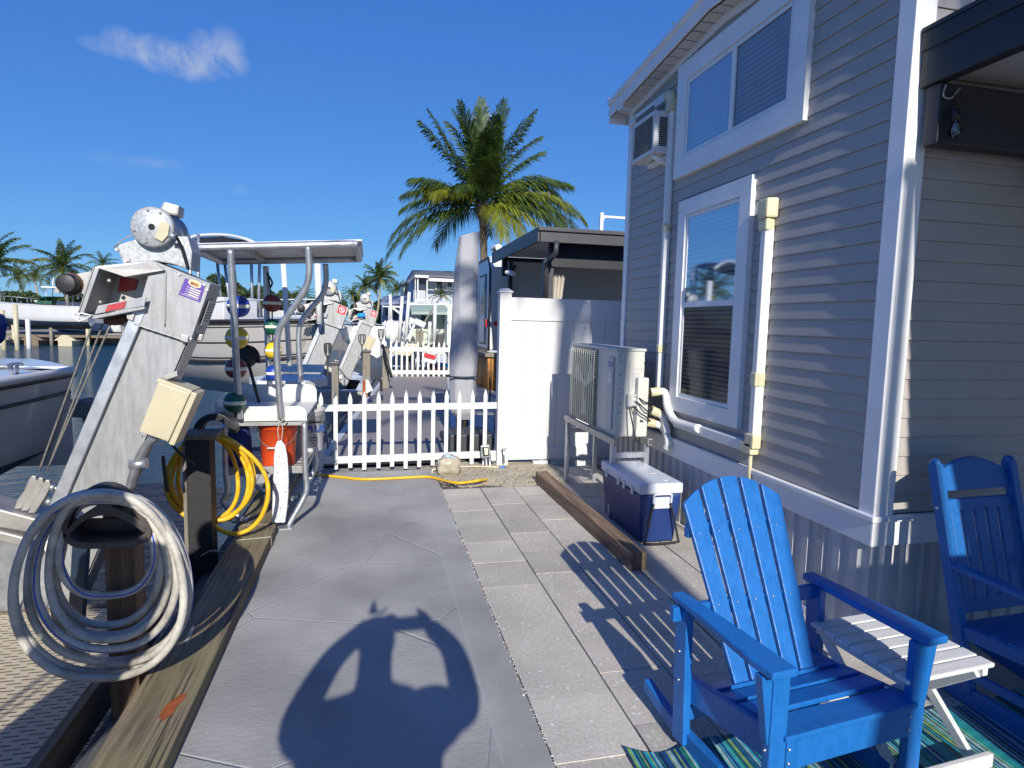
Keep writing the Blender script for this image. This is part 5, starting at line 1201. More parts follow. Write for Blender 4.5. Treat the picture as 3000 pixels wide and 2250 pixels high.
        m = MB(); c = F(1195, 230, -.1); m.prism([F(1190, 225, -.16), F(1285, 190, -.16), F(1290, 225, -.16), F(1215, 250, -.16)], (0, .12, 0)); m.build('mounting_bracket', m_alu2, bx, bevel=.003)
    t.location = (-1.3 + dx, Y0 + dy, 0)
    return t
grp = 'inclined aluminium boat lifts along the dock'
boat_lift('large aluminium boat lift with purple decal and cream control box in the left foreground', 0, 0, True, True, grp)
boat_lift('inclined boat lift with red decal behind the white folding table, no control box', .56, 6.5, False, False, grp)
l3 = boat_lift('inclined boat lift with red decal, cream control box and blue foam noodle', 1.08, 11.0, False, True, grp)
def P15(x, y, dy=0): return at(x, y, Y=15 - .1 + dy)
m = MB(); m.cyl(P15(772, 682), P15(789, 681), .055, n=14); tag(m.build('foam_noodle', m_foam), 'short bright blue foam tube on the third boat lift', 'foam tube')
boat_lift('unseen boat lift added behind the photographer to shade the dock edge', -.02, -3.75, False, False, grp)  # extra lift out of view, added to throw shade on dock and hose
for (x0, y0, Yd, lab) in ((890, 690, 24, 'pale far boat lift, left one of the slim pair before the green house'), (908, 695, 22.5, 'pale far boat lift, right one of the slim pair before the green house')):
    t = thing('boat_lift', lab, 'boat lift', at(x0 - 25, y0 + 60, Y=Yd), group='slim pale boat lifts farther down the dock')
    a, b_ = at(x0, y0, Y=Yd), at(x0 - 38, y0 + 85, Y=Yd); d = (b_ - a).normalized(); s = Vector((-d.z, 0, d.x)) * -1
    for o_ in (-.17, .17):
        m = MB(); m.bar(a + s * o_, b_ + s * o_, .07, .12, up=(0, 1, 0)); m.build('rail', m_white, t)
    m = MB()
    for k in range(5): p = a + (b_ - a) * (k / 4.6 + .05); m.bar(p - s * .17, p + s * .17, .05, .06, up=(0, 1, 0))
    m.build('cross_member', m_alu2, t)
    m = MB(); m.bar(a - d * .05, a + d * .16, .42, .22, up=(0, 1, 0)); m.build('head_box', m_white, t, bevel=.02)
    m = MB(); m.bar(b_ - d * .3, b_ + d * 1.2, .30, .10, up=(0, 1, 0)); m.build('web', m_alu2, t)

# ================================================================== BOATS
def hull_fn(L, B, H, chz, fl=.45, rake=.12, rise=.18):
    def S(t):
        b = B / 2 * (1 - max(0, (t - fl) / (1 - fl)) ** 2.3) ; b = max(b, .015)
        s = H + H * rise * max(0, t - .3) ** 1.6
        k = H * .75 * max(0, (t - .68) / .32) ** 2
        c = chz * H + H * .45 * max(0, t - .35) ** 2.2
        return b, s, max(k, 0), max(c, k + .02)
    def pt(t, f, side):     # f: 0 keel, 1 chine, 2 sheer
        b, s, k, c = S(t)
        if f <= 1: y, z = b * (.86 - .22 * t) * f, k + (c - k) * f
        else:
            g = f - 1; yc = b * (.86 - .22 * t); y, z = yc + (b - yc) * g ** .8, c + (s - c) * g
        return Vector((L * t + rake * L * t ** 3 * (z / H) * .9, side * y, z))
    return S, pt
def boat(name, label, L, B, H, side_m, bot_m, chz=.4, group=None, stripes=(), deck='cuddy', fl=.45, detail=14):
    t = thing(name, label, 'boat', (0, 0, 0), group=group, local=True)
    S, pt = hull_fn(L, B, H, chz, fl)
    N = detail
    m = MB(); rows = [0, .5, 1, 1.25, 1.5, 1.75, 2]
    for side in (-1, 1):
        gr = [[m.bm.verts.new(pt(i / N, f, side)) for f in rows] for i in range(N + 1)]
        for i in range(N):
            for j in range(len(rows) - 1):
                f = m.bm.faces.new((gr[i][j], gr[i + 1][j], gr[i + 1][j + 1], gr[i][j + 1])); f.material_index = 1 if rows[j] < 1 else 0; f.smooth = True
    tr = [pt(0, f, -1) for f in rows[::-1]] + [pt(0, f, 1) for f in rows[1:]]
    m.face(tr)
    m.build('hull', [side_m, bot_m], t)
    m = MB()     # gunwale deck and cockpit well
    for i in range(N):
        ta, tb = i / N, (i + 1) / N
        for side in (-1, 1):
            a, b_ = pt(ta, 2, side), pt(tb, 2, side); wa, wb = min(.28, abs(a.y)), min(.28, abs(b_.y))
            ai, bi = a + Vector((0, -side * wa, .03)), b_ + Vector((0, -side * wb, .03))
            m.face([a, b_, bi, ai])
            if tb <= .56:
                m.face([ai, bi, bi + Vector((0, 0, -.5)), ai + Vector((0, 0, -.5))])
            else:
                m.face([ai, bi, Vector((bi.x, 0, bi.z + .06)), Vector((ai.x, 0, ai.z + .06))])
    a, b_ = pt(0, 2, -1), pt(.56, 2, -1)
    m.face([(0.02, -B / 2 + .28, H - .47), (.02, B / 2 - .28, H - .47), (L * .57, B / 2 - .28, H - .47), (L * .57, -B / 2 + .28, H - .47)])
    m.face([(0.02, -B / 2 + .25, H + .03), (.02, B / 2 - .25, H + .03), (.02, B / 2 - .25, H - .5), (.02, -B / 2 + .25, H - .5)])
    m.face([(0.0, -B / 2, H), (0, B / 2, H), (.25, B / 2, H + .03), (.25, -B / 2, H + .03)])
    m.build('deck', m_white, t)
    for side in (-1, 1):
        m = MB(); m.tube([pt(i / 20, 2, side) for i in range(21)], .032, 8); m.build('rub_rail', m_whitep if not stripes else m_blackp, t)
    for (f, r_) in stripes:
        for side in (-1, 1):
            m = MB(); m.tube([pt(i / 20, f, side) + Vector((0, side * .004, 0)) for i in range(20)], r_, 6); m.build('stripe', m_ink, t)
    return t, S, pt
def place(t, loc, head, pitch=0):
    t.rotation_euler = (0, pitch, head); t.location = loc
# near boat at the left edge, its square stern toward the far end
t, S, pt = boat('motor_boat', 'grey sided motor boat with white deck at the left edge', 8.2, 2.5, 1.24, m_hullnear, m_navy, chz=.50, fl=.62)
place(t, (-3.55, 5.45, .03), R(-90))
m = MB(); m.box(.45, 4.2, -1.25 + .30, -1.25 + .36, 1.26, 1.38); m.box(.45, 4.2, 1.25 - .36, 1.25 - .30, 1.26, 1.38); m.box(.40, .46, -.95, .95, 1.26, 1.38); m.build('coaming', m_white, t, bevel=.015)
for (bx, by) in ((.55, 1.12), (1.35, 1.10)):
    m = MB(); m.tube(bez([(bx - .10, by, 1.315), (bx - .05, by, 1.325), (bx + .05, by, 1.325), (bx + .1, by, 1.315)], 4), .012, 8); m.cyl((bx - .035, by, 1.25), (bx - .035, by, 1.325), .012, n=8); m.cyl((bx + .035, by, 1.25), (bx + .035, by, 1.325), .012, n=8); m.build('cleat', m_galv, t)
m = MB(); m.prism([(.02, 1.245, 1.235), (-.35, .95, 1.245), (-.62, .70, 1.25), (-.72, .20, 1.25), (-.72, -1.2, 1.25), (.02, -1.2, 1.24)], (0, 0, .035)); m.build('stern_platform', m_white, t, bevel=.01)
m = MB(); m.prism([(.01, 1.23, 1.23), (-.35, .93, 1.23), (-.62, .69, 1.23), (-.72, .20, 1.23), (-.72, -1.2, 1.23), (.01, -1.2, 1.23)], (0, 0, -.75)); m.build('stern', m_hullnear, t)
m = MB()
for k in range(3): m.lathe([(.10, 0), (.115, .012), (.10, .024)], (1.95 + .012 * k, 1.08, 1.275 + .018 * k), 16)
tmp = m.build('deck_rope', m_bluec, t)
m = MB(); m.tube([pt(i / 20, 1.72, s) + Vector((0, s * .01, 0)) for s in (1,) for i in range(21)], .012, 6); m.tube([pt(i / 20, 1.95, 1) + Vector((0, .012, 0)) for i in range(21)], .022, 6); m.build('stripe', m_ink, t)

# second boat, up on the lifts behind the cleaning table
t, S, pt = boat('motor_boat', 'large grey and white boat with black stripes hanging behind the cleaning table', 3.5, 2.2, 1.38, m_greyhull, m_greyhull, chz=.46, stripes=((1.05, .030), (1.14, .010), (1.50, .013), (1.93, .016), (1.86, .009)), fl=.36)
p0, p1 = Vector((-3.75, 13.6, .26)), Vector((-1.35, 11.8, .26)); hd = math.atan2(p1.y - p0.y, p1.x - p0.x)
place(t, p0, hd, R(1.0))
m = MB()
for side in (-1, 1):
    m.prism([pt(0.03, 2, side) + Vector((0, -side * .06, 0)), pt(.52, 2, side) + Vector((0, -side * .06, 0)), pt(.50, 2, side) + Vector((0, -side * .14, .24)), pt(.03, 2, side) + Vector((0, -side * .14, .34))], (0, -side * .06, 0))
m.box(.9, 1.6, -.4, .4, 1.3, 1.85); m.build('cabin_coaming', m_white, t, bevel=.02)
Mi = (Matrix.Translation(p0) @ Matrix.Rotation(hd, 4, 'Z') @ Matrix.Rotation(R(1.0), 4, 'Y')).inverted()
def bl(x, y, Yd): return Mi @ at(x, y, Y=Yd)
m = MB(); m.prism([bl(385, 541, 13.0), bl(395, 524, 13.0), bl(430, 513, 13.0), bl(480, 511, 12.6), bl(528, 519, 12.2), bl(555, 531, 12.0), bl(520, 532, 12.2), bl(470, 532, 12.6)], bl(470, 532, 14.2) - bl(470, 532, 12.6)); m.build('canopy', m_blackp, t)
m = MB(); m.tube(bez([bl(385, 535, 12.95), bl(410, 514, 12.95), bl(440, 508, 12.8), bl(490, 508, 12.5), bl(535, 518, 12.1), bl(563, 533, 11.95)], 5), .032, 8); m.build('canopy_tube', m_white, t)
for sy in (-.70, .70):
    for (xa, xb) in ((.1, .3), (.3, .55), (1.1, 1.15), (1.35, 1.3)):
        m = MB(); m.tube([(xb, sy, 1.4), (xa, sy * 1.02, 2.95)], .030, 8); m.build('support_tube', m_galv, t)
for sy in (-1, 1):
    m = MB(); m.tube(bez([pt(.5, 2, sy) + Vector((0, 0, .28)), pt(.62, 2, sy) + Vector((0, 0, .34)), pt(.8, 2, sy) + Vector((0, -sy * .04, .36)), pt(.93, 2, sy) + Vector((0, -sy * .03, .36)), pt(.985, 2, sy) + Vector((.1, 0, .36))], 5), .014, 8)
    for f in (.55, .66, .78, .9): m.tube([pt(f, 2, sy), pt(f, 2, sy) + Vector((0, -sy * .03, .33))], .010, 6)
    m.build('bow_rail', m_galv, t)
m = MB(); q = [pt(.17, 1.86, -1) + Vector((0, -.004, 0)), pt(.25, 1.86, -1) + Vector((0, -.004, 0)), pt(.24, 1.72, -1) + Vector((0, -.004, 0)), pt(.155, 1.72, -1) + Vector((0, -.004, 0))]; m.face(q); q = [pt(.30, 1.84, -1) + Vector((0, -.004, 0)), pt(.43, 1.84, -1) + Vector((0, -.004, 0)), pt(.42, 1.70, -1) + Vector((0, -.004, 0)), pt(.29, 1.70, -1) + Vector((0, -.004, 0))]; m.face(q); m.build('hull_badge', m_ink, t)
c = pt(.36, 1.77, -1) + Vector((0, -.010, 0))
ex = (pt(.42, 1.77, -1) - pt(.30, 1.77, -1)).normalized()
text_obj('CC  50', .11, m_alu, frame(c, ex, (0, 0, 1)), t, bold=.003)
m = MB(); m.cyl(at(612, 570, Y=6.6), at(626, 790, Y=6.6), .026, n=10); tag(m.build('guide_pole', m_cover), 'cream plastic pole leaning in front of the boat under the canopy', 'pole')
m = MB(); m.cyl(at(686, 570, Y=10.2), at(690, 700, Y=10.2), .05, n=10); tag(m.build('guide_pole', m_cover), 'thick white guide pole standing by the second boat lift', 'pole')

# ================================================================== FISH CLEANING TABLE WITH CANOPY
t = thing('cleaning_table', 'white fish cleaning table with ribbed metal canopy on bent tubes', 'table', (-.85, 5.6, 0))
X0, X1, YA, YZ, ZT = -1.20, -.52, 5.22, 6.12, .93
m = MB(); m.box(X0, X1, YA, YZ, ZT - .02, ZT); m.build('tabletop', m_whitep, t, bevel=.004)
m = MB()
def lip(x0, x1, y, za, zb, r_, d):
    pts = [(x0, y, za), (x1, y, za)] + [(x1 - r_ + r_ * math.cos(R(a)), y, zb - r_ + r_ * math.sin(R(a))) for a in range(0, 91, 15)] + [(x0, y, zb)]
    m.prism(pts, (0, d, 0))
lip(X0, X1, YA - .022, ZT - .045, ZT + .075, .06, .02); m.build('front_lip', m_whitep, t, bevel=.004)
m = MB(); lip(X0, X1, YZ, ZT - .045, ZT + .16, .07, .02); m.box(X0 - .02, X0, YA, YZ, ZT - .04, ZT + .12); m.build('back_lip', m_whitep, t, bevel=.004)
m = MB()
m.box(X0 + .03, X1 - .01, YA + .0, YA + .05, ZT - .085, ZT - .045); m.box(X0 + .03, X1 - .01, YZ - .05, YZ, ZT - .085, ZT - .045)
m.box(X1 - .05, X1 - .01, YA, YZ, ZT - .085, ZT - .045); m.box(X0 + .03, X0 + .07, YA, YZ, ZT - .085, ZT - .045)
m.build('apron_frame', m_alu, t, bevel=.003)
sh = .47
m = MB()
for yy in (YA + .01, YZ - .06): m.box(X0 + .05, X1 - .01, yy, yy + .04, sh - .03, sh + .03)
for xx in (X0 + .05, X1 - .05): m.box(xx, xx + .04, YA, YZ, sh - .03, sh + .01)
m.build('shelf_frame', m_alu, t, bevel=.003)
m = MB()
for i in range(7): m.box(X0 + .07, X1 - .06, YA + .06 + i * .12, YA + .13 + i * .12, sh - .005, sh + .005)
m.build('shelf_slat', m_alu2, t)
for (xx, yy, ft) in ((X1 - .02, YA - .01, (-.675, 5.16, .012)), (X1 - .02, YZ - .03, (-.675, 6.02, .012)), (X0 + .05, YA - .01, (-1.02, 5.16, .09)), (X0 + .05, YZ - .03, (-1.02, 6.02, .09))):
    m = MB(); m.tube(bez([(xx, yy, ZT - .06), (xx, yy, .5), (xx + .01, yy, .32), (xx - .02, yy - .01, .22), ft], 6), .023, 10); m.box(ft[0] - .07, ft[0] + .04, ft[1] - .05, ft[1] + .05, ft[2] - .012, ft[2]); m.build('leg', m_galv, t)
# canopy posts
def TP(pts): return bez([at(x, y, Y=Y_) for x, y, Y_ in pts], 8)
for pts in ([(498, 540, 4.92), (503, 640, 4.98), (509, 760, 5.06), (515, 860, 5.14), (518, 905, 5.17)],
            [(665, 533, 4.92), (668, 585, 4.95), (660, 622, 4.98), (628, 672, 5.03), (603, 712, 5.07), (598, 760, 5.10), (603, 850, 5.14), (607, 905, 5.17)],
            [(574, 575, 6.0), (576, 640, 6.03), (578, 740, 6.08), (583, 832, 6.12)],
            [(703, 570, 6.0), (704, 610, 6.02), (694, 640, 6.04), (655, 688, 6.07), (645, 730, 6.09), (650, 825, 6.12)]):
    m = MB(); m.tube(TP(pts), .026, 12); m.build('canopy_post', m_galv, t)
ZC = 2.36
ca, cb, cc_, cd = at(414, 536, Y=4.92), at(770, 527, Y=4.92), at(776, 560, Y=6.08), at(478, 565, Y=6.08)
print('canopy', ca, cb, cc_, cd)
m = MB(); loop = []
for i, (p, q, r) in enumerate(((cd, ca, cb), (ca, cb, cc_), (cb, cc_, cd), (cc_, cd, ca))):
    a = q + (p - q).normalized() * .10; b_ = q + (r - q).normalized() * .10
    loop += [a, q + ((a - q) + (b_ - q)) * .22, b_]
m.tube(bez(loop, 4, closed=True), .030, 12, closed=True); m.build('canopy_frame', m_galv, t)
m = MB(); prof = []
for i in range(6):
    y0 = 4.84 + 1.26 * i / 6
    prof += [(y0, 0), (y0 + .15, 0), (y0 + .165, .028), (y0 + .195, .028)]
prof.append((6.10, 0)); gr = []
for (y, dz) in prof:
    v = (y - 4.84) / 1.26; L_, R_ = ca.lerp(cd, v), cb.lerp(cc_, v); ex_ = (R_ - L_).normalized() * .04
    gr.append([L_ - ex_ + Vector((0, 0, .022 + dz * .4)), R_ + ex_ + Vector((0, 0, .022 + dz * .4))])
for i in range(len(gr) - 1):
    m.prism([gr[i][0], gr[i][1], gr[i + 1][1], gr[i + 1][0]], (0, 0, .012))
m.build('canopy_panel', m_whitep, t)
for f_ in (.3, .65):
    m = MB(); m.bar(ca.lerp(cb, f_), cd.lerp(cc_, f_), .04, .03); m.build('canopy_rib', m_alu2, t)

# second, white folding table beyond it
t = thing('folding_table', 'white six-sided folding cleaning table just beyond the first', 'table', at(660, 812, Y=7.4))
m = MB(); q = [at(x, y, Z=1.02) for x, y in ((602, 792), (712, 789), (722, 799), (700, 811), (612, 811), (596, 801))]
zt3 = 1.02; q = [Vector((-1.25, 7.2, zt3)), Vector((-.74, 7.2, zt3)), Vector((-.52, 7.6, zt3)), Vector((-.60, 8.1, zt3)), Vector((-1.2, 8.15, zt3)), Vector((-1.4, 7.6, zt3))]
m.prism(q, (0, 0, -.10)); m.build('tabletop', m_whitep, t, bevel=.012)
m = MB(); m.prism([p + Vector((0, 0, .02)) for p in (q[3], q[4])] + [q[4] + Vector((0, 0, .12)), q[3] + Vector((0, 0, .12))], (0, .02, 0)); m.build('back_lip', m_whitep, t)
for (a, b_) in (((-.72, 7.4, .93), (-.84, 7.1, 0)), ((-.64, 7.9, .93), (-.55, 8.2, 0)), ((-1.1, 7.4, .93), (-1.0, 7.2, 0)), ((-1.15, 7.9, .93), (-1.0, 8.1, -.1))):
    m = MB(); m.tube([a, b_], .016, 8); m.build('leg', m_galv, t)

# ---- things on and around the first table
def buoy(x, y, Yd, r, mt, lab, gp):
    c = at(x, y, Y=Yd); t = thing('buoy', lab, 'buoy', c, group=gp)
    k = 12; prof = []
    for i in range(k + 1):
        a = PI * i / k; prof.append((max(.006, r * (math.sin(a) ** .8)), -r * .98 * math.cos(a)))
    m = MB(); m.lathe(prof, c, 22); m.build('float', mt, t)
    m = MB(); m.lathe([(r * .985, -r * .17), (r * 1.012, -r * .155), (r * 1.012, r * .155), (r * .985, r * .17)], c, 26); m.build('painted_band', m_buoyw, t)
    return c
gA, gB = 'painted float buoys strung at the left canopy post', 'painted float buoys strung at the rear canopy post'
rb = .088
YA_ = 5.32
cs = [buoy(515, 662, YA_, rb, m_bb, 'round blue buoy with cream band, top of the left string', gA), buoy(512, 730, YA_, rb * 1.02, m_by, 'yellow buoy with cream band, second of the left string', gA),
      buoy(510, 796, YA_, rb * .96, m_br, 'faded red buoy with cream band, third of the left string', gA), buoy(507, 869, YA_ - .17, rb * .96, m_bgn, 'dark green buoy hanging beside the table front', gA)]
m = MB(); m.tube([at(505, 560, Y=5.2)] + [c for c in cs] + [at(508, 905, Y=5.15)], .007, 6); tag(m.build('rope', m_blackp), 'black cord through the left string of buoys', 'rope')
cs = [buoy(588, 655, 6.0, rb * .92, m_br, 'scuffed red buoy with cream band, top of the rear string', gB), buoy(588, 706, 6.0, rb * .86, m_bgn, 'green buoy with cream band, second of the rear string', gB),
      buoy(590, 757, 5.98, rb * .88, m_by, 'small yellow buoy with cream band, third of the rear string', gB), buoy(592, 806, 5.96, rb * .86, m_bb, 'deep blue buoy with cream band, lowest of the rear string', gB)]
m = MB(); m.tube([at(578, 578, Y=6.0), at(583, 620, Y=6.0)] + cs, .007, 6); m.tube(bez([at(577, 590, Y=5.97), at(588, 610, Y=5.95), at(583, 622, Y=5.97)], 5), .009, 6); tag(m.build('rope', m_blackp), 'black knotted cord through the rear string of buoys', 'rope')
c = at(517, 960, Y=5.36); m = MB(); m.lathe([(.012, .30), (.03, .22), (.075, .15), (.095, .05), (.098, -.08), (.08, -.19), (.03, -.26), (.006, -.27)], c, 20); tag(m.build('fender', m_bluec, smooth=True), 'long dark blue boat fender hanging under the table', 'fender')
# scrubbing net / trap on a stick behind the posts
t = thing('landing_net', 'black folded net basket on a dark pole behind the left buoys', 'net', at(530, 760, Y=5.7))
m = MB()
for k in range(9):
    r0 = .115 - .008 * k; m.tube(arc(at(532, 775, Y=5.7).x, at(532, 775, Y=5.7).z, r0, .12 - .006 * k, -20, 165, 14, 5.7 + .014 * k), .005, 5)
m.build('basket', m_blackp, t)
m = MB(); m.lathe([(.02, .1), (.07, .06), (.085, 0), (.06, -.06), (.02, -.09)], at(535, 772, Y=5.76), 14); m.build('net_bag', m_rubber, t)
m = MB(); m.cyl(at(538, 790, Y=5.7), at(560, 870, Y=5.7), .014, n=8); m.build('pole', m_blackp, t)
def bucket(c, r, h, mt, label, text=None):
    t = thing('bucket', label, 'bucket', c); c = Vector(c)
    m = MB(); m.lathe([(r * .84, 0), (r * .86, .01), (r * .98, h * .86), (r * 1.05, h * .865), (r * 1.0, h * .90), (r * 1.05, h * .905), (r * 1.02, h * .945), (r * 1.06, h * .95), (r * 1.06, h), (r * .95, h), (r * .93, h * .9), (r * .8, .02), (.001, .02)], c, 30); m.build('pail', mt, t)
    m = MB(); m.tube([c + Vector((r * 1.06 * math.cos(R(a)), r * 1.06 * math.sin(R(a)), h * .88 - h * .42 * math.sin(R(a - 180)))) for a in range(180, 361, 12)], .0025, 5); m.build('bail', m_galv, t)
    m = MB(); a = 262; m.cyl(c + Vector((r * 1.08 * math.cos(R(a)) - .04, r * 1.08 * math.sin(R(a)), h * .46)), c + Vector((r * 1.08 * math.cos(R(a)) + .04, r * 1.08 * math.sin(R(a)), h * .46)), .008, n=8); m.build('grip', m_whitep, t)
    return t
bucket((-.775, 5.42, sh + .01), .155, .37, m_bucket, 'bright orange plastic bucket on the shelf of the cleaning table')
tb = bucket((-.59, 5.98, sh + .01), .150, .40, m_bucketw, 'grey white bucket lettered PLUS in blue at the right end of the table')
c = Vector((-.59, 5.98, sh + .01)); aa = R(-58); dn = Vector((math.cos(aa), math.sin(aa), 0)); tx = Vector((-dn.y, dn.x, 0))
text_obj('PLUS', .085, m_inkb, frame(c + dn * .152 + Vector((0, 0, .22)), tx, (0, 0, 1)), tb, bold=.002, depth=.004)
m = MB(); p_ = c + dn * .152
for k, (z_, l_) in enumerate(((.285, .07), (.14, .06), (.115, .06), (.09, .045), (.065, .03))): m.bar(p_ - tx * l_ + Vector((0, 0, z_)), p_ + tx * (l_ * (.3 if k else 1)) + Vector((0, 0, z_)), .008, .012 if k == 0 else .006)
m.build('print_lines', m_ink, tb)
# mesh bag hanging from the canopy post foot
t = thing('mesh_bag', 'white net bag hanging from the canopy post in front of the orange bucket', 'bag', at(604, 1040, Y=5.05))
bp = [(589, 1128), (617, 1130), (621, 1090), (624, 1040), (622, 985), (616, 960), (609, 952), (600, 952), (594, 962), (590, 1000), (589, 1060)]
m = MB(); NXx = 12; rowsb = []
ks = [(952, 600, 609), (962, 595, 616), (985, 591.5, 621), (1010, 590.5, 623.5), (1040, 589, 624.5), (1070, 588.5, 623.5), (1100, 587, 621), (1128, 586, 617)]
for s_ in (-1, 1):
    gr = []
    for (y, xl, xr) in ks:
        row = []
        for i in range(NXx + 1):
            u = i / NXx; p = at(xl + (xr - xl) * u, y, Y=5.05); p.y += s_ * .022 * math.sin(PI * u) * (1 if y < 1110 else .4) + .006 * math.sin(u * 17 + y * .07); row.append(m.bm.verts.new(p))
        gr.append(row)
    for a in range(len(gr) - 1):
        for b_ in range(NXx): m.bm.faces.new((gr[a][b_], gr[a][b_ + 1], gr[a + 1][b_ + 1], gr[a + 1][b_]))
m.build('net', m_net, t, smooth=True)
m = MB(); m.tube(bez([at(603, 952, Y=5.05), at(600, 930, Y=5.05), at(603, 915, Y=5.08), at(598, 905, Y=5.10)], 4), .004, 6); m.tube(bez([at(608, 952, Y=5.05), at(611, 925, Y=5.05), at(606, 915, Y=5.06), at(614, 902, Y=5.10)], 4), .004, 6); m.tube(bez([at(599, 903, Y=5.10), at(607, 912, Y=5.09), at(616, 902, Y=5.10)], 4), .005, 6); m.build('drawstring', m_rope, t)
# paper towel style spring at the right table leg
m = MB(); pth = []
for k in range(160):
    a = k * .55; pth.append(Vector((-.515 + .018 * math.cos(a), 6.30 + .018 * math.sin(a), .58 - k * .0032)))
m.tube(pth, .004, 5); tag(m.build('coiled_hose', m_cover), 'coiled pale air hose hanging at the right end of the table', 'hose')
# ================================================================== FENCES
def picket(m, x, y, z0, z1, w_=.047, d=.018, nrm=1):
    h = w_ / 2
    m.prism([(x - h, y, z0), (x + h, y, z0), (x + h, y, z1 - .085), (x + h * .72, y, z1 - .055), (x, y, z1), (x - h * .72, y, z1 - .055), (x - h, y, z1 - .085)], (0, d, 0))
t = thing('picket_fence', 'low white picket fence across the dock behind the yellow hose', 'fence', (.4, 7.12, 0))
m = MB(); m.prism([(-.63, 7.10, .68), (1.46, 7.10, .70), (1.46, 7.10, .775), (-.63, 7.10, .755)], (0, .045, 0)); m.build('rail', m_fence, t, bevel=.003)
m = MB(); m.prism([(-.64, 7.10, .075), (1.46, 7.10, .105), (1.46, 7.10, .185), (-.64, 7.10, .155)], (0, .045, 0)); m.build('rail', m_fence, t, bevel=.003)
for i in range(13):
    x = at((345 + [0, 105, 210, 312, 415, 513, 612, 710, 808, 903, 995, 1090, 1182][i]) * .3 + 590, 880, Y=7.1).x
    m = MB(); picket(m, x, 7.085, .0 + .014 * (i % 3), .905 + .006 * math.sin(i * 2.3) + .003 * i); m.build('picket', m_fence, t, bevel=.0025, seg=1)
m = MB(); m.box(-.66, -.60, 7.10, 7.16, -.03, .80); m.build('end_post', m_galv, t)
t = thing('privacy_fence', 'tall white vinyl privacy fence panel between the post and the grey house', 'fence', (2.1, 7.15, 0))
m = MB(); m.box(1.465, 1.605, 7.06, 7.20, .0, 2.08); m.build('post', m_fence, t, bevel=.006)
m = MB(); m.box(1.450, 1.62, 7.045, 7.215, 2.08, 2.10); m.prism([(1.455, 7.05, 2.10), (1.615, 7.05, 2.10), (1.575, 7.10, 2.135), (1.495, 7.10, 2.135)], (0, .1, 0)); m.build('post_cap', m_fence, t, bevel=.004)
m = MB(); m.box(1.605, 3.6, 7.09, 7.16, 1.76, 2.03); m.build('rail', m_fence, t, bevel=.005)
m = MB(); m.box(1.605, 3.6, 7.09, 7.16, .07, .22); m.build('rail', m_fence, t, bevel=.005)
m = MB()
for i in range(10):
    x = 1.607 + i * .2; m.box(x, x + .196, 7.108, 7.14, .2, 1.78); m.box(x + .195, x + .202, 7.116, 7.135, .2, 1.78)
m.build('panel_board', m_fence, t, bevel=.003, seg=1)
m = MB(); m.box(2.03, 3.6, 7.12, 7.18, -.03, .07)
for i in range(8): m.box(2.15 + i * .17, 2.22 + i * .17, 7.08, 7.16, -.03, .05)
m.build('kick_board', m_fence, t)
m = MB(); m.box(1.92, 2.10, 7.05, 7.12, .0, .055); m.box(2.06, 2.10, 7.04, 7.12, -.03, .06); m.build('block', m_fence, t)
# outlet, faucet, stake, sack, pipes, hoses by the fence
t = thing('outlet_box', 'grey weatherproof outlet box on two conduits before the picket fence', 'outlet', at(1050, 1040, Y=6.98))
def g8(x, y, Y=6.95): return at((1240 + x * .208) / 1.3562, (1240 + y * .208) / 1.3562, Y=Y)
m = MB(); m.prism([g8(815, 325), g8(935, 305), g8(950, 480), g8(830, 495)], (0, .07, 0)); m.build('box', m_galv, t, bevel=.008)
m = MB(); m.prism([g8(830, 335, 6.945), g8(915, 325, 6.945), g8(930, 460, 6.945), g8(845, 470, 6.945)], (0, .01, 0)); m.build('gasket', m_ink, t, bevel=.004)
m = MB(); m.prism([g8(860, 350, 6.94), g8(905, 345, 6.94), g8(912, 440, 6.94), g8(868, 445, 6.94)], (0, .01, 0)); m.build('outlet', m_creamD, t)
for x in (885, 935):
    m = MB(); m.cyl(g8(x, 485, 6.98), g8(x + 15, 790, 6.98), .014, n=8); m.build('conduit', m_galv, t)
m = MB(); m.prism([g8(950, 425), g8(1020, 425), g8(1025, 530), g8(955, 530)], (0, .05, 0)); m.build('side_box', m_fence, t, bevel=.005)
t = thing('faucet', 'blue handled faucet on white pipe at the foot of the fence post', 'faucet', g8(1130, 640))
m = MB(); m.cyl(g8(1130, 360, 6.98), g8(1140, 560, 6.98), .009, n=8); m.cyl(g8(1112, 362, 6.98), g8(1165, 358, 6.98), .012, n=8); m.build('valve_key', m_galv, t)
m = MB(); m.cyl(g8(1070, 640, 6.9), g8(1150, 620, 6.9), .022, n=10); m.cyl(g8(1080, 680, 6.9), g8(1110, 620, 6.9), .016, n=10); m.build('blue_valve', plain('blue_valve', (.03, .16, .42), .4), t, bevel=.003)
m = MB(); m.lathe([(.02, -.012), (.024, 0), (.012, .02)], g8(1180, 625, 6.9), 10); m.cyl(g8(1150, 640, 6.9), g8(1210, 660, 6.9), .010, n=8); m.build('brass_tap', M('brass', (.45, .28, .16), .35, .8), t)
m = MB(); m.cyl(g8(1100, 690, 6.92), g8(1050, 790, 6.8), .018, n=8); m.cyl(g8(1160, 700, 6.95), g8(1110, 600, 6.95), .016, n=8); m.build('standpipe', m_fence, t)
m = MB(); m.tube(bez([g8(1090, 680, 6.88), g8(1070, 730, 6.86), g8(1020, 775, 6.8)], 4), .015, 8); m.build('hose_end', m_blackp, t)
def gp(x, y, z=.02): return at(x, y, Z=z)
a = g8(1022, 775, 6.8)
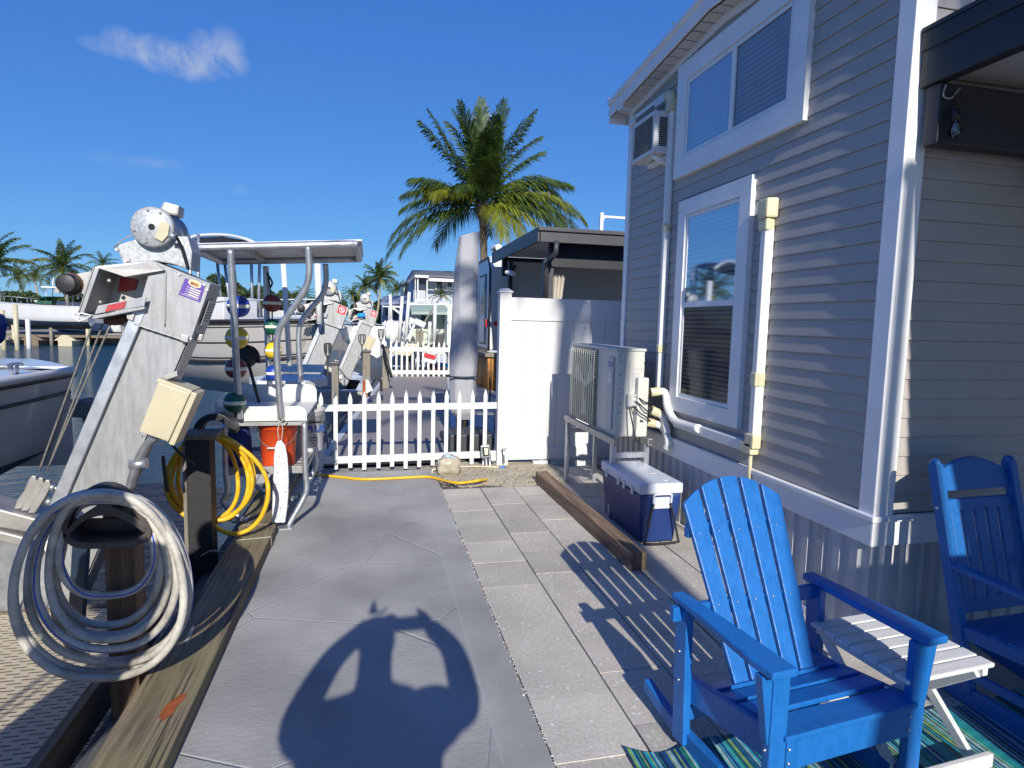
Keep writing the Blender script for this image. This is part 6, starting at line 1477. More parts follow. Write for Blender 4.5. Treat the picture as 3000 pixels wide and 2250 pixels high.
pth = [(a.x, a.y, a.z), gp(1040, 1037, .06), gp(1015, 1041, .055), gp(985, 1043, .05), gp(955, 1037, .03), gp(925, 1030, .02), gp(890, 1031, .018), gp(830, 1034, .018), gp(780, 1035, .018), gp(730, 1030, .018), gp(690, 1026, .02), gp(665, 1024, .03), (-.74, 6.95, .05), (-1.0, 6.6, .06), (-1.06, 5.6, .11), (-1.08, 5.0, .14)]
m = MB(); m.tube(bez(pth, 8), .0155, 10); tag(m.build('garden_hose', m_yel), 'yellow hose lying along the picket fence from the faucet to the left', 'hose')
pth = [g8(1060, 620, 6.93), g8(960, 615, 6.93), g8(800, 608, 6.93), g8(560, 612, 6.93), g8(400, 625, 6.9), g8(150, 650, 6.85), at(930, 1025, Y=6.85), at(890, 1031, Y=6.9), at(830, 1031, Y=6.93), at(780, 1028, Y=6.95), at(700, 1033, Y=6.93), at(675, 1035, Y=6.9)]
m = MB(); m.tube(bez(pth, 6), .012, 8); tag(m.build('water_pipe', m_beige), 'beige flexible water pipe running along the foot of the picket fence', 'pipe')
m = MB(); m.tube([g8(100, 690, 7.05), g8(300, 690, 7.05)], .03, 10); m.tube([g8(540, 690, 7.05), g8(800, 680, 7.05)], .035, 10); t = tag(m.build('drain_pipe', m_galv), 'short grey drain pipe behind the cement sack', 'pipe')
m = MB(); m.tube([g8(620, 690, 7.05), g8(660, 690, 7.05)], .039, 10); m.tube([g8(790, 690, 7.05), g8(860, 700, 7.05)], .042, 10); x_ = m.build('coupling', m_blackp, t)
t = thing('cement_sack', 'opened grey and beige sack with a folded clear top by the picket fence', 'sack', g8(360, 800, 6.7))
m = MB(); rs_ = random.Random(5)
def blob(cx, cy, cz, rx, ry, rz, nse, seed, mat, name, par, p=.6):
    m = MB(); n1, n2 = 14, 22; rings = []
    for i in range(n1 + 1):
        a = PI * i / n1; ring = []
        for k in range(n2):
            b_ = 2 * PI * k / n2; v = Vector((math.copysign(abs(math.cos(b_)) ** p, math.cos(b_)) * math.sin(a) ** p, math.copysign(abs(math.sin(b_)) ** p, math.sin(b_)) * math.sin(a) ** p, -math.cos(a)))
            q = 1 + nse * mn.noise(v * 2.3 + Vector((seed, 0, 0))) + nse * .5 * mn.noise(v * 6 + Vector((seed, 3, 0)))
            ring.append(m.bm.verts.new((cx + v.x * rx * q, cy + v.y * ry * q, cz + v.z * rz * q)))
        rings.append(ring)
    for i in range(n1):
        for k in range(n2): m.bm.faces.new((rings[i][k], rings[i][(k + 1) % n2], rings[i + 1][(k + 1) % n2], rings[i + 1][k]))
    return m.build(name, mat, par, smooth=True)
c = g8(355, 740, 6.75); blob(c.x, c.y, .10, .135, .10, .115, .28, 2, m_bag, 'sack_body', t)
m = MB(); q = [g8(215, 610, 6.7), g8(470, 640, 6.7), g8(520, 520, 6.75), g8(340, 425, 6.75), g8(290, 470, 6.7)]
m.prism(q, (0, .05, .0)); m.build('folded_top', M('sack_plastic', (.45, .46, .48), .3, var=.3, scale=14, bump=.9, bscale=20, dirt=.5, dcol=(.12, .13, .15), dscale=22), t, bevel=.012)
m = MB(); m.prism([g8(300, 470, 6.69), g8(345, 430, 6.69), g8(510, 520, 6.69), g8(490, 560, 6.69)], (0, .004, 0)); m.build('print_patch', plain('sack_print', (.35, .50, .68), .4), t)
m = MB()
for k in range(6):
    a, b_ = g8(372 + k * 18, 478 + k * 9, 6.686), g8(382 + k * 18, 498 + k * 9, 6.686); m.bar(a, b_, .010, .002, up=(0, 1, 0))
m.build('print_lines', m_ink, t)
# black door mat / dark base beyond the fence: a black weight base and the covered umbrella
t = thing('patio_umbrella', 'tall closed umbrella in a grey wrinkled cover behind the picket fence', 'umbrella', (1.35, 8.6, 0))
YU = 8.6
m = MB(); prof = [(1003, 905, 15), (1001, 890, 25), (1000, 850, 26.5), (1001, 800, 28), (1003, 740, 28), (1005, 680, 27.5), (1007, 600, 25), (1010, 560, 23.5), (1013, 525, 22), (1014, 506, 21.5)]
pp_ = []
for i in range(len(prof) - 1):
    for k in range(9): u = k / 9; pp_.append([prof[i][j] + (prof[i + 1][j] - prof[i][j]) * u for j in range(3)])
pp_.append(prof[-1])
n2 = 64; rings = []
for (x, y, r_) in pp_:
    c = at(x, y, Y=YU); rr_ = (at(x + r_, y, Y=YU) - c).length; rgv = []
    for k in range(n2):
        a = 2 * PI * k / n2; v = Vector((math.cos(a) * 1.6, math.sin(a) * 1.6, c.z * .8)); w_ = Vector((math.cos(a) * 2.2, math.sin(a) * 2.2, c.z * 5.5))
        q = 1 + .07 * mn.noise(v) + .035 * math.sin(a * 6 + c.z * 1.1 + 2 * mn.noise(v)) + .04 * abs(mn.noise(w_)) + (.05 * math.exp(-((c.z - 1.25) / .06) ** 2))
        rgv.append(m.bm.verts.new((c.x + math.cos(a) * rr_ * q, c.y + math.sin(a) * rr_ * .8 * q, c.z + (.045 * math.cos(a) if y < 530 else 0))))
    rings.append(rgv)
for i in range(len(rings) - 1):
    for k in range(n2): m.bm.faces.new((rings[i][k], rings[i][(k + 1) % n2], rings[i + 1][(k + 1) % n2], rings[i + 1][k])).smooth = True
m.bm.faces.new(rings[-1])
m.build('cover', m_ucover, t)
m = MB(); c = at(1000, 812, Y=YU); m.tube([(c.x + .245 * math.cos(a), c.y + .20 * math.sin(a), c.z) for a in [2 * PI * k / 24 for k in range(24)]], .012, 6, closed=True); m.build('tie_strap', m_charcoal, t)
m = MB(); c = at(1003, 900, Y=YU); m.cyl((c.x, c.y, .02), (c.x, c.y, .9), .035, n=12); m.build('pole', M('bronze_pole', (.05, .04, .035), .5), t)
m = MB(); m.box(c.x - .32, c.x + .38, 8.25, 8.9, .03, .12); m.build('base', m_blackp, t, bevel=.02)
m = MB(); m.box(.95, 1.50, 7.45, 8.05, .04, .32); tag(m.build('storage_box', m_charcoal, bevel=.01), 'low dark grey box on the slabs behind the picket fence', 'box')
m = MB(); 
for k in range(30): m.lathe([(.03 * rnd.uniform(.5, 1.3), -.03), (.02, .03)], (1.22 + .08 * math.sin(k * 1.7) + k * .028, 9.3 + k * .3, .0), 6)
o = m.build('rocks', m_ground); o['kind'] = 'stuff'; tag(o, 'rubble strip between the far deck and the slabs', 'rocks')
# deck furniture silhouettes seen through the fence
t = thing('patio_chair', 'dark wire patio chair on the slabs behind the picket fence', 'chair', (1.6, 9.3, 0))
m = MB(); m.tube([(1.42, 9.1, .02), (1.42, 9.1, .42), (1.42, 9.55, .42), (1.42, 9.6, .85)], .014, 6); m.tube([(1.85, 9.1, .02), (1.85, 9.1, .42), (1.85, 9.55, .42), (1.85, 9.6, .85)], .014, 6); m.build('frame', m_blackp, t)
m = MB(); m.box(1.42, 1.85, 9.1, 9.55, .41, .43); m.build('seat', m_charcoal, t)

# pilings beyond with their black handled hooks
def piling(x0, x1, ytop, ybot, Yd, lab, d=.2):
    a, b_ = at(x0, ytop, Y=Yd), at(x1, ytop, Y=Yd); t = thing('piling', lab, 'post', (a.x, Yd, 0), group='grey square pilings beside the far lifts')
    m = MB(); m.box(a.x, b_.x, Yd, Yd + d, -1.5, a.z); m.build('post', m_postgrey, t, bevel=.01)
    m = MB(); m.box(a.x - .02, b_.x + .02, Yd - .02, Yd + d + .02, a.z, a.z + .05); m.build('cap', m_charcoal, t, bevel=.01)
    return a, b_
pil = [piling(716, 731, 789, 900, 9.8, 'grey piling with black cap and black hanger, beside the white folding table'), piling(783, 800, 762, 850, 14.2, 'weathered grey piling with orange stain at its foot by the third lift'), piling(826, 841, 752, 840, 15.5, 'grey piling just left of the far picket fence')]
m = MB(); a = at(786, 843, Y=14.18); m.box(a.x - .03, a.x + .08, 14.18, 14.19, -.2, .35); tag(m.build('rust_streak', m_rust), 'orange rust streak down the second far piling', 'stain')
for (x, yt, yb, Yd, s, lab) in ((708, 742, 815, 9.7, 1, 'black slotted hanger standing by the white folding table'), (782, 723, 778, 14.1, 1, 'black slotted hanger on the middle far piling'), (823, 712, 770, 15.4, .8, 'small black slotted hanger on the far piling by the fence')):
    t = thing('hose_hanger', lab, 'hanger', at(x, yt, Y=Yd), group='black slotted hangers on the far pilings')
    w_ = 7.2 * s; hh = (yb - yt) * .42
    m = MB()
    for (xa, ya, xb, yb2) in ((-w_, 0, -w_ * .9, hh * .6), (w_, 0, w_ * .9, hh * .6), (-w_ * .9, hh * .6, 0, hh * 1.05), (w_ * .9, hh * .6, 0, hh * 1.05), (-w_ * .9, 0, w_ * .9, 0), (-w_ * .38, 0, -w_ * .4, hh * .7), (w_ * .38, 0, w_ * .4, hh * .7), (0, hh, 0, yb - yt)):
        m.bar(at(x + xa, yt + ya, Y=Yd), at(x + xb, yt + yb2, Y=Yd), .026, .03, up=(0, 1, 0))
    m.build('frame', m_blackp, t, bevel=.004)
t = thing('boat_hook', 'long black pole leaning from the third lift to the deck', 'pole', at(826, 745, Y=15.2))
m = MB(); m.tube([at(826, 745, Y=15.2), at(846, 815, Y=14.8)], .035, 8); m.build('shaft', m_blackp, t)
t = thing('bike_rack', 'black tubular hoop rack standing at the left edge of the far deck', 'rack', at(812, 845, Y=12.8))
m = MB()
for dy in (0, .5): m.tube(bez([at(797, 857, Y=12.6 + dy), at(801, 835, Y=12.6 + dy), at(812, 818, Y=12.6 + dy), at(822, 820, Y=12.6 + dy), at(824, 845, Y=12.6 + dy)], 5), .025, 6)
m.build('hoop', m_blackp, t)
t = thing('dock_bracket', 'small white metal bracket on the left edge of the far deck', 'bracket', at(795, 845, Y=12.3))
m = MB(); m.prism([at(790, 820, Y=12.2), at(795, 820, Y=12.2), at(806, 843, Y=12.2), at(790, 850, Y=12.2)], (0, .03, 0)); m.build('plate', m_fence, t)

# far picket fence with a sign
t = thing('picket_fence', 'far white picket fence with a red sign at the end of the deck', 'fence', (1.5, 18.9, 0))
xa, xb = .38, 2.36; YQ = 18.85
m = MB(); m.box(xa - .06, xb, YQ, YQ + .05, .10, .22); m.build('rail', m_fence, t); m = MB(); m.box(xa - .1, xb, YQ, YQ + .05, .80, .93); m.build('rail', m_fence, t)
for i in range(13):
    m = MB(); picket(m, xa + .02 + i * (xb - xa - .04) / 12, YQ - .02, -.02, 1.13 + .03 * math.sin(i), .06, .02); m.build('picket', m_fence, t)
t = thing('warning_sign', 'tilted red, black and white POSTED sign hanging on the far picket fence', 'sign', at(926, 775, Y=18.75))
def gs(x, y, d=0.): return at((1220 + x * .04219) / 1.3562, (1010 + y * .04219) / 1.3562, Y=18.78 - d)
m = MB(); m.prism([gs(560, 500), gs(1350, 700), gs(1290, 1340), gs(430, 1110)], (0, .012, 0)); m.build('sign_board', m_lab2, t)
m = MB(); m.prism([gs(575, 540, .004), gs(1330, 735, .004), gs(1275, 1080, .004), gs(530, 900, .004)], (0, .003, 0)); m.build('sign_panel', m_ink, t)
ex = (gs(1330, 735) - gs(575, 540)).normalized(); c = gs(945, 790, .010)
text_obj('POSTED', .115, m_redsign, frame(c, ex, (0, 0, 1)), t, bold=.008, squash=.92)
c = gs(940, 930, .010); text_obj('KEEP OUT', .055, m_redsign, frame(c, ex, (0, 0, 1)), t, bold=.003, squash=1.2)
m = MB(); m.bar(gs(480, 90), gs(510, 480), .05, .02, up=(0, 1, 0)); m.build('sign_strap', m_fence, t)
# beyond that fence: reclining chair, boxes, gangway posts
t = thing('patio_chair', 'grey sling patio chair just beyond the far picket fence', 'chair', at(938, 760, Y=20))
def c20(x, y, d=0): return at(x, y, Y=20 + d)
m = MB(); m.prism([c20(946, 723), c20(963, 719), c20(955, 752), c20(940, 758)], (0, .5, 0)); m.prism([c20(920, 756), c20(945, 754), c20(943, 760), c20(918, 762)], (0, .5, 0)); m.build('sling', m_charcoal, t, bevel=.02)
m = MB(); m.tube(bez([c20(909, 762), c20(911, 748), c20(922, 744), c20(935, 748)], 5), .03, 6); m.tube(bez([c20(929, 760), c20(934, 745), c20(946, 742)], 5), .03, 6); m.tube([c20(912, 760), c20(908, 778)], .025, 6); m.build('armrest', m_blackp, t)
for (xa, xb, yt, yb, Yd, mt, lab) in ((875, 886, 740, 775, 19.6, m_charcoal, 'short dark square post behind the far fence'), (888, 897, 733, 770, 19.8, m_charcoal, 'taller dark square post behind the far fence'), (899, 906, 715, 770, 20.5, m_postgrey, 'grey plank post with brown top behind the far fence'), (907, 915, 717, 765, 20.7, m_postgrey, 'second grey plank post behind the far fence')):
    a, b_ = at(xa, yt, Y=Yd), at(xb, yt, Y=Yd); m = MB(); m.box(a.x, b_.x, Yd, Yd + .2, -.02, a.z); m.prism([(a.x, Yd, a.z), (b_.x, Yd, a.z), ((a.x + b_.x) / 2, Yd, a.z + .12)], (0, .2, 0)); o = m.build('wooden_post', mt); setorigin(o, (a.x, Yd, 0)); tag(o, lab, 'post', 'posts behind the far picket fence')
m = MB(); a, b_ = at(926, 810, Y=20), at(950, 795, Y=20); m.box(a.x, b_.x, 20, 20.4, 0, a.z + .35); tag(m.build('planter', M('reddish_slats', (.14, .06, .05), .7, stretch=(20, 1, 1))), 'reddish slatted box behind the far picket fence', 'planter')
m = MB(); a = at(955, 792, Y=20); b_ = at(942, 785, Y=20); m.bar(b_, at(972, 790, Y=20), .3, .10); tag(m.build('kayak', m_foam, bevel=.03), 'bright blue plastic hull lying behind the far picket fence', 'kayak')
m = MB(); a = at(880, 800, Y=20.3); m.box(a.x - .6, a.x + 1.3, 20.3, 20.5, 0, .65); tag(m.build('storage_locker', m_bluewall, bevel=.02), 'blue grey locker behind the far picket fence', 'locker')
m = MB(); m.prism([at(846, 765, Y=19.5), at(880, 742, Y=19.5), at(905, 744, Y=19.5), at(885, 770, Y=19.5)], (0, .5, 0)); tag(m.build('gangway', m_cream, bevel=.02), 'cream folded ramp at the foot of the slim lifts', 'ramp')
# white slatted gates / racks of white buoys and fence
t = thing('picket_fence', 'white picket railing around the far left dock, before the sheds', 'fence', at(850, 730, Y=25))
m = MB(); a, b_ = at(832, 700, Y=25), at(885, 700, Y=25); m.box(a.x, b_.x, 25, 25.05, a.z - .02, a.z + .06); m.build('rail', m_fence, t); m = MB(); m.box(a.x, b_.x, 25, 25.05, a.z - .8, a.z - .74); m.build('rail', m_fence, t)
for i in range(11):
    m = MB(); x = a.x + (b_.x - a.x) * i / 10; picket(m, x, 24.97, a.z - .9, a.z + .16, .08, .03); m.build('picket', m_fence, t)
for k, (x, y) in enumerate(((838, 712), (845, 708), (853, 715), (848, 722), (858, 712), (864, 718))):
    c = at(x, y, Y=24.3); m = MB(); m.lathe([(.01, .34), (.10, .28), (.13, .1), (.13, -.2), (.08, -.34), (.01, -.38)], c, 12); o = m.build('fender', m_whitep, smooth=True); setorigin(o, c); tag(o, ['leftmost', 'second', 'third', 'lowest', 'fifth', 'rightmost'][k] + ' white fender of the six hanging before the far white railing', 'fender', 'white fenders hanging at the far railing')
for (x0, y0, x1, y1, Yd, lab) in ((869, 640, 862, 740, 23, 'slim white pole, left of the pair by the far lifts'), (884, 631, 876, 740, 22.6, 'slim white pole, right of the pair by the far lifts'), (940, 655, 938, 745, 21.5, 'thick white pole before the green house'), (929, 695, 926, 745, 21.8, 'short white pole before the green house'), (843, 636, 845, 700, 26, 'short white pole behind the third boat lift'), (622, 570 + 0, 622, 571, 30, '')):
    if not lab: continue
    m = MB(); m.cyl(at(x0, y0, Y=Yd), at(x1, y1, Y=Yd), .065, n=10); o = m.build('guide_pole', m_whitep); setorigin(o, at(x1, y1, Y=Yd)); tag(o, lab, 'pole', 'white guide poles by the far lifts')

# ================================================================== NEIGHBOUR'S PATIO ROOF, TRAILER
t = thing('patio_roof', 'neighbour grey patio roof with black beam and tan back wall', 'patio cover', (3.2, 10.5, 0))
YN = 10.6
a = at(1165, 492, Y=YN); zr = a.z; xr0 = a.x
yfar = 14.9
m = MB(); m.box(xr0, 9, YN, YN + .05, zr - .24, zr); m.box(xr0 - .02, 9, YN - .04, YN + .05, zr - .05, zr + .02); m.box(xr0 - .02, xr0 + .04, YN, yfar, zr - .24, zr + .02); m.build('fascia', m_charcoal, t, bevel=.01)
m = MB(); m.box(xr0, 9, YN + .05, yfar, zr - .06, zr - .01); m.build('roof_sheet', m_ceil, t)
m = MB(); m.box(xr0 + .35, 9, YN + .45, YN + .60, zr - .62, zr - .12); m.box(xr0 + .2, 9, yfar - .3, yfar - .15, zr - .55, zr - .1); m.build('beam', m_blackbeam, t)
m = MB(); a = at(1188, 560, Y=YN + .5); m.box(a.x - .10, a.x + .08, YN + .5, YN + .68, 0, zr - .5); m.build('post', m_charcoal, t)
m = MB(); m.tube([at(1202, 520, Y=YN - .03), at(1201, 545, Y=YN - .03), at(1185, 563, Y=YN + .35), at(1180, 585, Y=YN + .45), at(1179, 650, Y=YN + .45)], .06, 4); m.build('downspout', m_charcoal, t)
m = MB(); m.box(at(1105, 600, Y=13.6).x, 9, 13.6, 13.7, 0, zr - .3); m.build('back_wall', m_stucco, t)
m = MB(); m.box(at(1098, 600, Y=13.4).x, at(1106, 600, Y=13.4).x, 13.35, 13.5, 0, zr - .3); m.build('post', m_blackbeam, t)
m = MB(); ks = 14; p0, p1 = at(1188, 556, Y=YN + .75), at(1226, 556, Y=YN + .75); q0, q1 = at(1184, 660, Y=YN + .75), at(1212, 660, Y=YN + .75); gr = []
for i in range(60):
    u = i / 59; top = p0.lerp(p1, u); bot = q0.lerp(q1, u); w_ = .05 * math.sin(u * PI * 9); gr.append([m.bm.verts.new(top.lerp(bot, j / 6) + Vector((0, w_ * (1 - .1 * j), 0))) for j in range(7)])
for i in range(59):
    for j in range(6): m.bm.faces.new((gr[i][j], gr[i + 1][j], gr[i + 1][j + 1], gr[i][j + 1]))
m.build('curtain', m_curtain, t, smooth=True)
t = thing('security_camera', 'white security camera with small solar panel under the neighbour roof', 'camera', at(1105, 590, Y=13.2))
m = MB(); m.cyl(at(1093, 588, Y=13.2), at(1104, 590, Y=13.1), .045, n=12); m.cyl(at(1100, 588, Y=13.1), at(1110, 592, Y=12.95), .055, n=12); m.build('body', m_white, t, bevel=.01)
m = MB(); m.prism([at(1103, 586, Y=13.2), at(1110, 571, Y=13.2), at(1116, 574, Y=13.2), at(1109, 589, Y=13.2)], (0, .03, 0)); m.build('solar_panel', m_ink, t)
t = thing('security_camera', 'round white camera mounted on the corner of the neighbour roof', 'camera', at(1073, 536, Y=14.8))
m = MB(); m.cyl(at(1066, 537, Y=14.8), at(1078, 535, Y=14.5), .09, n=14); m.build('body', m_white, t, bevel=.02); m = MB(); m.ball(at(1070, 537, Y=14.55), .05, 1, 10); m.build('lens', m_ink, t)
t = thing('travel_trailer', 'white and cream travel trailer with dark door edge and red lights', 'trailer', (3.0, 15.5, 0))
TX = 2.93; y0, y1 = 15.4, 19.6
m = MB(); m.prism([(TX, y0, 1.02), (TX, y1, 1.02), (TX, y1, 3.2), (TX, y1 - .35, 3.42), (TX, y0 + .35, 3.45), (TX, y0 + .1, 3.36), (TX, y0, 3.15)], (2.5, 0, 0)); m.build('body', m_trailerb, t, bevel=.05, seg=3)
m = MB(); m.box(TX + .06, TX + 2.44, y0 - .012, y0 + .01, 1.06, 3.15); m.build('end_wall', m_tcream, t)
m = MB(); m.tube([(TX - .01, y0 + .01, 1.02), (TX - .01, y0 + .0, 3.1), (TX - .01, y0 + .3, 3.40), (TX - .01, y1 - .3, 3.38)], .03, 6); m.box(TX - .02, TX + .0, y0 - .01, y1, 1.0, 1.05); m.build('edge_trim', m_blackp, t)
m = MB(); ring(m, TX - .03, y0 + .55, y0 + 1.45, 1.15, 3.0, .05, .03); m.build('door_frame', m_blackp, t)
m = MB(); m.box(TX - .025, TX - .005, y0 + .6, y0 + 1.40, 1.2, 2.95); dr = m.build('door', m_trailer, t)
m = MB(); m.box(TX - .035, TX - .025, y0 + .75, y0 + 1.15, 1.95, 2.75); m.build('door_window', m_winw, dr, bevel=.01)
m = MB(); m.tube(bez([(TX - .03, y0 + 1.9, 1.75), (TX - .10, y0 + 1.95, 1.9), (TX - .10, y0 + 1.95, 2.1), (TX - .03, y0 + 1.9, 2.25)], 5), .014, 6); m.build('grab_handle', m_blackp, t)
for (yy, zz) in ((y0 + .25, 1.62), (y0 + 1.95, 1.60)):
    m = MB(); m.box(TX - .05, TX, yy, yy + .14, zz, zz + .2); m.build('tail_light', m_redsign, t, bevel=.015)
m = MB(); m.box(TX + .1, TX + .22, y0 - .04, y0 - .01, 1.66, 1.76); m.build('tail_light', m_redsign, t)
m = MB(); m.box(TX + .30, TX + .66, y0 - .05, y0 - .012, 1.85, 2.35); m.build('end_window', m_winw, t, bevel=.02)
m = MB()
for k in range(3): m.ball((TX - .0, y0 + .5 + .07 * k, 3.40), .02, 1, 6)
m.build('marker_light', m_orangeD, t)
t = thing('bamboo_skirt', 'golden bamboo reed enclosure with grey ledge under the travel trailer', 'enclosure', (3.0, 15.3, 0))
m = MB()
for i in range(88): yy = 15.28 + i * .05; m.cyl((TX - .04, yy, .0), (TX - .04, yy, .86), .024, n=6)
for i in range(46): xx = TX - .02 + i * .05; m.cyl((xx, 15.26, .0), (xx, 15.26, .86), .024, n=6)
m.build('reed_panel', m_straw, t)
m = MB(); m.box(TX - .14, TX + 2.4, 15.16, 15.40, .86, .96); m.box(TX - .14, TX + .06, 15.40, 19.7, .86, .96); m.build('ledge', m_postgrey, t, bevel=.01)
# roof mast by the neighbour
t = thing('antenna_mast', 'white T-shaped mast rising above the neighbour roof', 'mast', at(1301, 495, Y=16))
m = MB(); a = at(1301, 459, Y=16); b_ = at(1301, 500, Y=16); m.box(a.x - .045, a.x + .045, 16, 16.09, b_.z - 1.0, a.z); m.build('upright', m_whitep, t)
m = MB(); c = at(1301, 467, Y=16); d = at(1360, 468, Y=16); m.box(c.x, d.x, 16.02, 16.07, c.z - .03, c.z + .03); m.prism([at(1303, 468, Y=16.03), at(1309, 468, Y=16.03), at(1303, 478, Y=16.03)], (0, .03, 0)); m.build('cross_arm', m_whitep, t)

# ================================================================== FAR HOUSES
def fh(x, y, Yd): return at(x, y, Y=Yd)
def boxpx(m, x0, y0, x1, y1, Yd, dep):
    a, b_ = fh(x0, y1, Yd), fh(x1, y0, Yd); m.box(a.x, b_.x, Yd, Yd + dep, a.z, b_.z); return m
YH = 36
t = thing('two_storey_house', 'blue grey two-storey house with white balcony far down the dock', 'house', (3, YH, 0))
m = MB(); boxpx(m, 893, 597, 990, 672, YH, 9); a = fh(893, 672, YH); b_ = fh(1060, 672, YH); m.box(a.x, b_.x + 2, YH + .2, YH + 9, -.03, a.z); m.build('wall', m_bluewall, t)
m = MB(); m.prism([fh(880, 604, YH - .8), fh(893, 587, YH - .8), fh(893, 587, YH + 4), fh(880, 606, YH + 4)], (0, 0, .06)) if False else None
p = [fh(892, 586, YH - .7), fh(1062, 592, YH - .7), fh(1062, 603, YH - 1.5), fh(884, 597, YH - 1.5)]
m.prism([fh(890, 587, YH + 1), fh(1065, 592, YH + 1), fh(1065, 604, YH - 1.2), fh(898, 597, YH - 1.2)], (0, 0, .10)); m.prism([fh(890, 587, YH + 1), fh(898, 597, YH - 1.2), fh(880, 612, YH - 1.2), fh(878, 606, YH + 1)], (0, 0, .08)); m.build('roof', m_rooft, t)
m = MB(); boxpx(m, 896, 595, 926, 599, YH - 1.3, .1); boxpx(m, 926, 603, 990, 607, YH - 1.3, .1); m.build('eave_trim', m_fence, t)
m = MB(); boxpx(m, 905, 602, 922, 614, YH - .05, .05); m.build('gable_panel', m_rooft, t)
for (x0, x1) in ((901, 904), (921, 924), (896, 898)):
    m = MB(); boxpx(m, x0, 600, x1, 657, YH - 1.1, .12); m.build('balcony_post', m_fence, t)
for (x0, y0, x1, y1) in ((943, 606, 956, 625), (967, 606, 976, 620)):
    m = MB(); boxpx(m, x0 - 3, y0 - 3, x1 + 3, y1 + 3, YH - .1, .1); w_ = m.build('window', m_fence, t); m = MB(); boxpx(m, x0, y0, x1, y1, YH - .14, .03); m.build('pane', m_winw, w_)
m = MB(); boxpx(m, 902, 628, 918, 631, YH - 1.2, .05)
for i in range(9): boxpx(m, 902 + i * 1.9, 629, 902.7 + i * 1.9, 655, YH - 1.2, .04)
m.build('stair_gate', m_fence, t)
m = MB(); boxpx(m, 884, 655, 938, 660, YH - 2.4, .1)
for i in range(14): boxpx(m, 900 + i * 2.6, 648, 901 + i * 2.6, 657, YH - 2.4, .05)
boxpx(m, 898, 647, 938, 649, YH - 2.4, .06); m.build('balcony_rail', m_fence, t)
m = MB(); boxpx(m, 882, 657, 1000, 663, YH - 2.3, 2.4); m.build('balcony_floor', m_fence, t)
t = thing('green_cottage', 'pale green single-storey house with long green awning', 'house', (2.8, 31, 0))
m = MB(); a = fh(886, 675, 31); b_ = fh(968, 675, 31); m.box(a.x, b_.x, 31, 36, -.03, a.z + .1); m.build('wall', m_greenwall, t)
m = MB(); m.prism([fh(884, 662, 30.8), fh(962, 662, 30.8), fh(968, 678, 29.6), fh(889, 677, 29.6)], (0, 0, .08)); m.prism([fh(889, 677, 29.6), fh(968, 678, 29.6), fh(968, 680, 29.6), fh(889, 679, 29.6)], (0, .05, 0)); m.build('awning', m_greenroof, t)
m = MB(); boxpx(m, 908, 679, 921, 694, 30.95, .05); w_ = m.build('window', m_fence, t); m = MB(); boxpx(m, 909.5, 681, 919.5, 693, 30.9, .04); m.build('pane', m_winw, w_)
m = MB(); boxpx(m, 958, 672, 966, 722, 30.93, .06); m.build('doorway', m_winw, t)
m = MB(); boxpx(m, 966, 664, 990, 745, 29.5, 4); m.build('side_wall', m_trim, t)
t = thing('grey_shed', 'low grey flat-roofed house with pale eaves left of the green house', 'house', (.5, 40, 0))
m = MB(); boxpx(m, 826, 650, 886, 745, 41, 6); m.build('wall', m_bluewall, t)
m = MB(); m.prism([fh(827, 645, 40), fh(880, 643, 40), fh(884, 655, 38), fh(822, 659, 38)], (0, 0, .15)); m.build('roof', M('blue_roof', (.16, .20, .30), .6), t)
m = MB(); boxpx(m, 841, 661, 872, 664, 37.5, .1); boxpx(m, 839, 661, 841, 700, 37.5, .1); boxpx(m, 826, 661, 840, 663, 37.9, .1); m.bar(fh(848, 665, 37.6), fh(868, 680, 37.6), .12, .12); m.build('eave_trim', m_fence, t)
m = MB(); boxpx(m, 850, 670, 858, 690, 40.9, .05); boxpx(m, 833, 668, 838, 682, 40.9, .05); m.build('window', m_winw, t)
t = thing('sea_green_cottage', 'narrow pale green house with dark roof left of the two-storey house', 'house', (1.5, 42, 0))
m = MB(); boxpx(m, 872, 608, 892, 662, 42, 5); a = fh(872, 662, 42); m.box(a.x, a.x + 3, 42.5, 46, -.03, a.z); m.build('wall', m_greenwall, t)
m = MB(); m.prism([fh(868, 611, 41.5), fh(884, 603, 41.5), fh(893, 603, 41.5), fh(893, 606, 41.5), fh(885, 607, 41.5), fh(868, 614, 41.5)], (0, 4, 0)); m.build('roof', m_rooft, t)
m = MB(); boxpx(m, 874, 618, 880, 650, 41.9, .06); m.build('window', m_winw, t)
t = thing('beach_chair', 'dark green reclining chair on the far balcony', 'chair', fh(887, 650, YH - 1.8))
m = MB(); m.bar(fh(882, 638, YH - 1.8), fh(887, 653, YH - 1.8), .5, .08); m.bar(fh(887, 653, YH - 1.8), fh(895, 655, YH - 1.8), .5, .08); m.build('seat', plain('green_canvas', (.02, .12, .10), .7), t)
# low blue pennant and covers near the shed
m = MB(); boxpx(m, 872, 667, 879, 680, 26, .2); tag(m.build('blue_towel', m_bluec), 'small dark blue cloth hanging behind the slim white poles', 'cloth')
m = MB(); m.prism([fh(826, 697, 27), fh(858, 695, 27), fh(868, 700, 27), fh(868, 703, 27), fh(826, 702, 27)], (0, 1.5, 0)); tag(m.build('boat_canopy', m_white, bevel=.02), 'long white flat boat canopy behind the third lift', 'canopy')

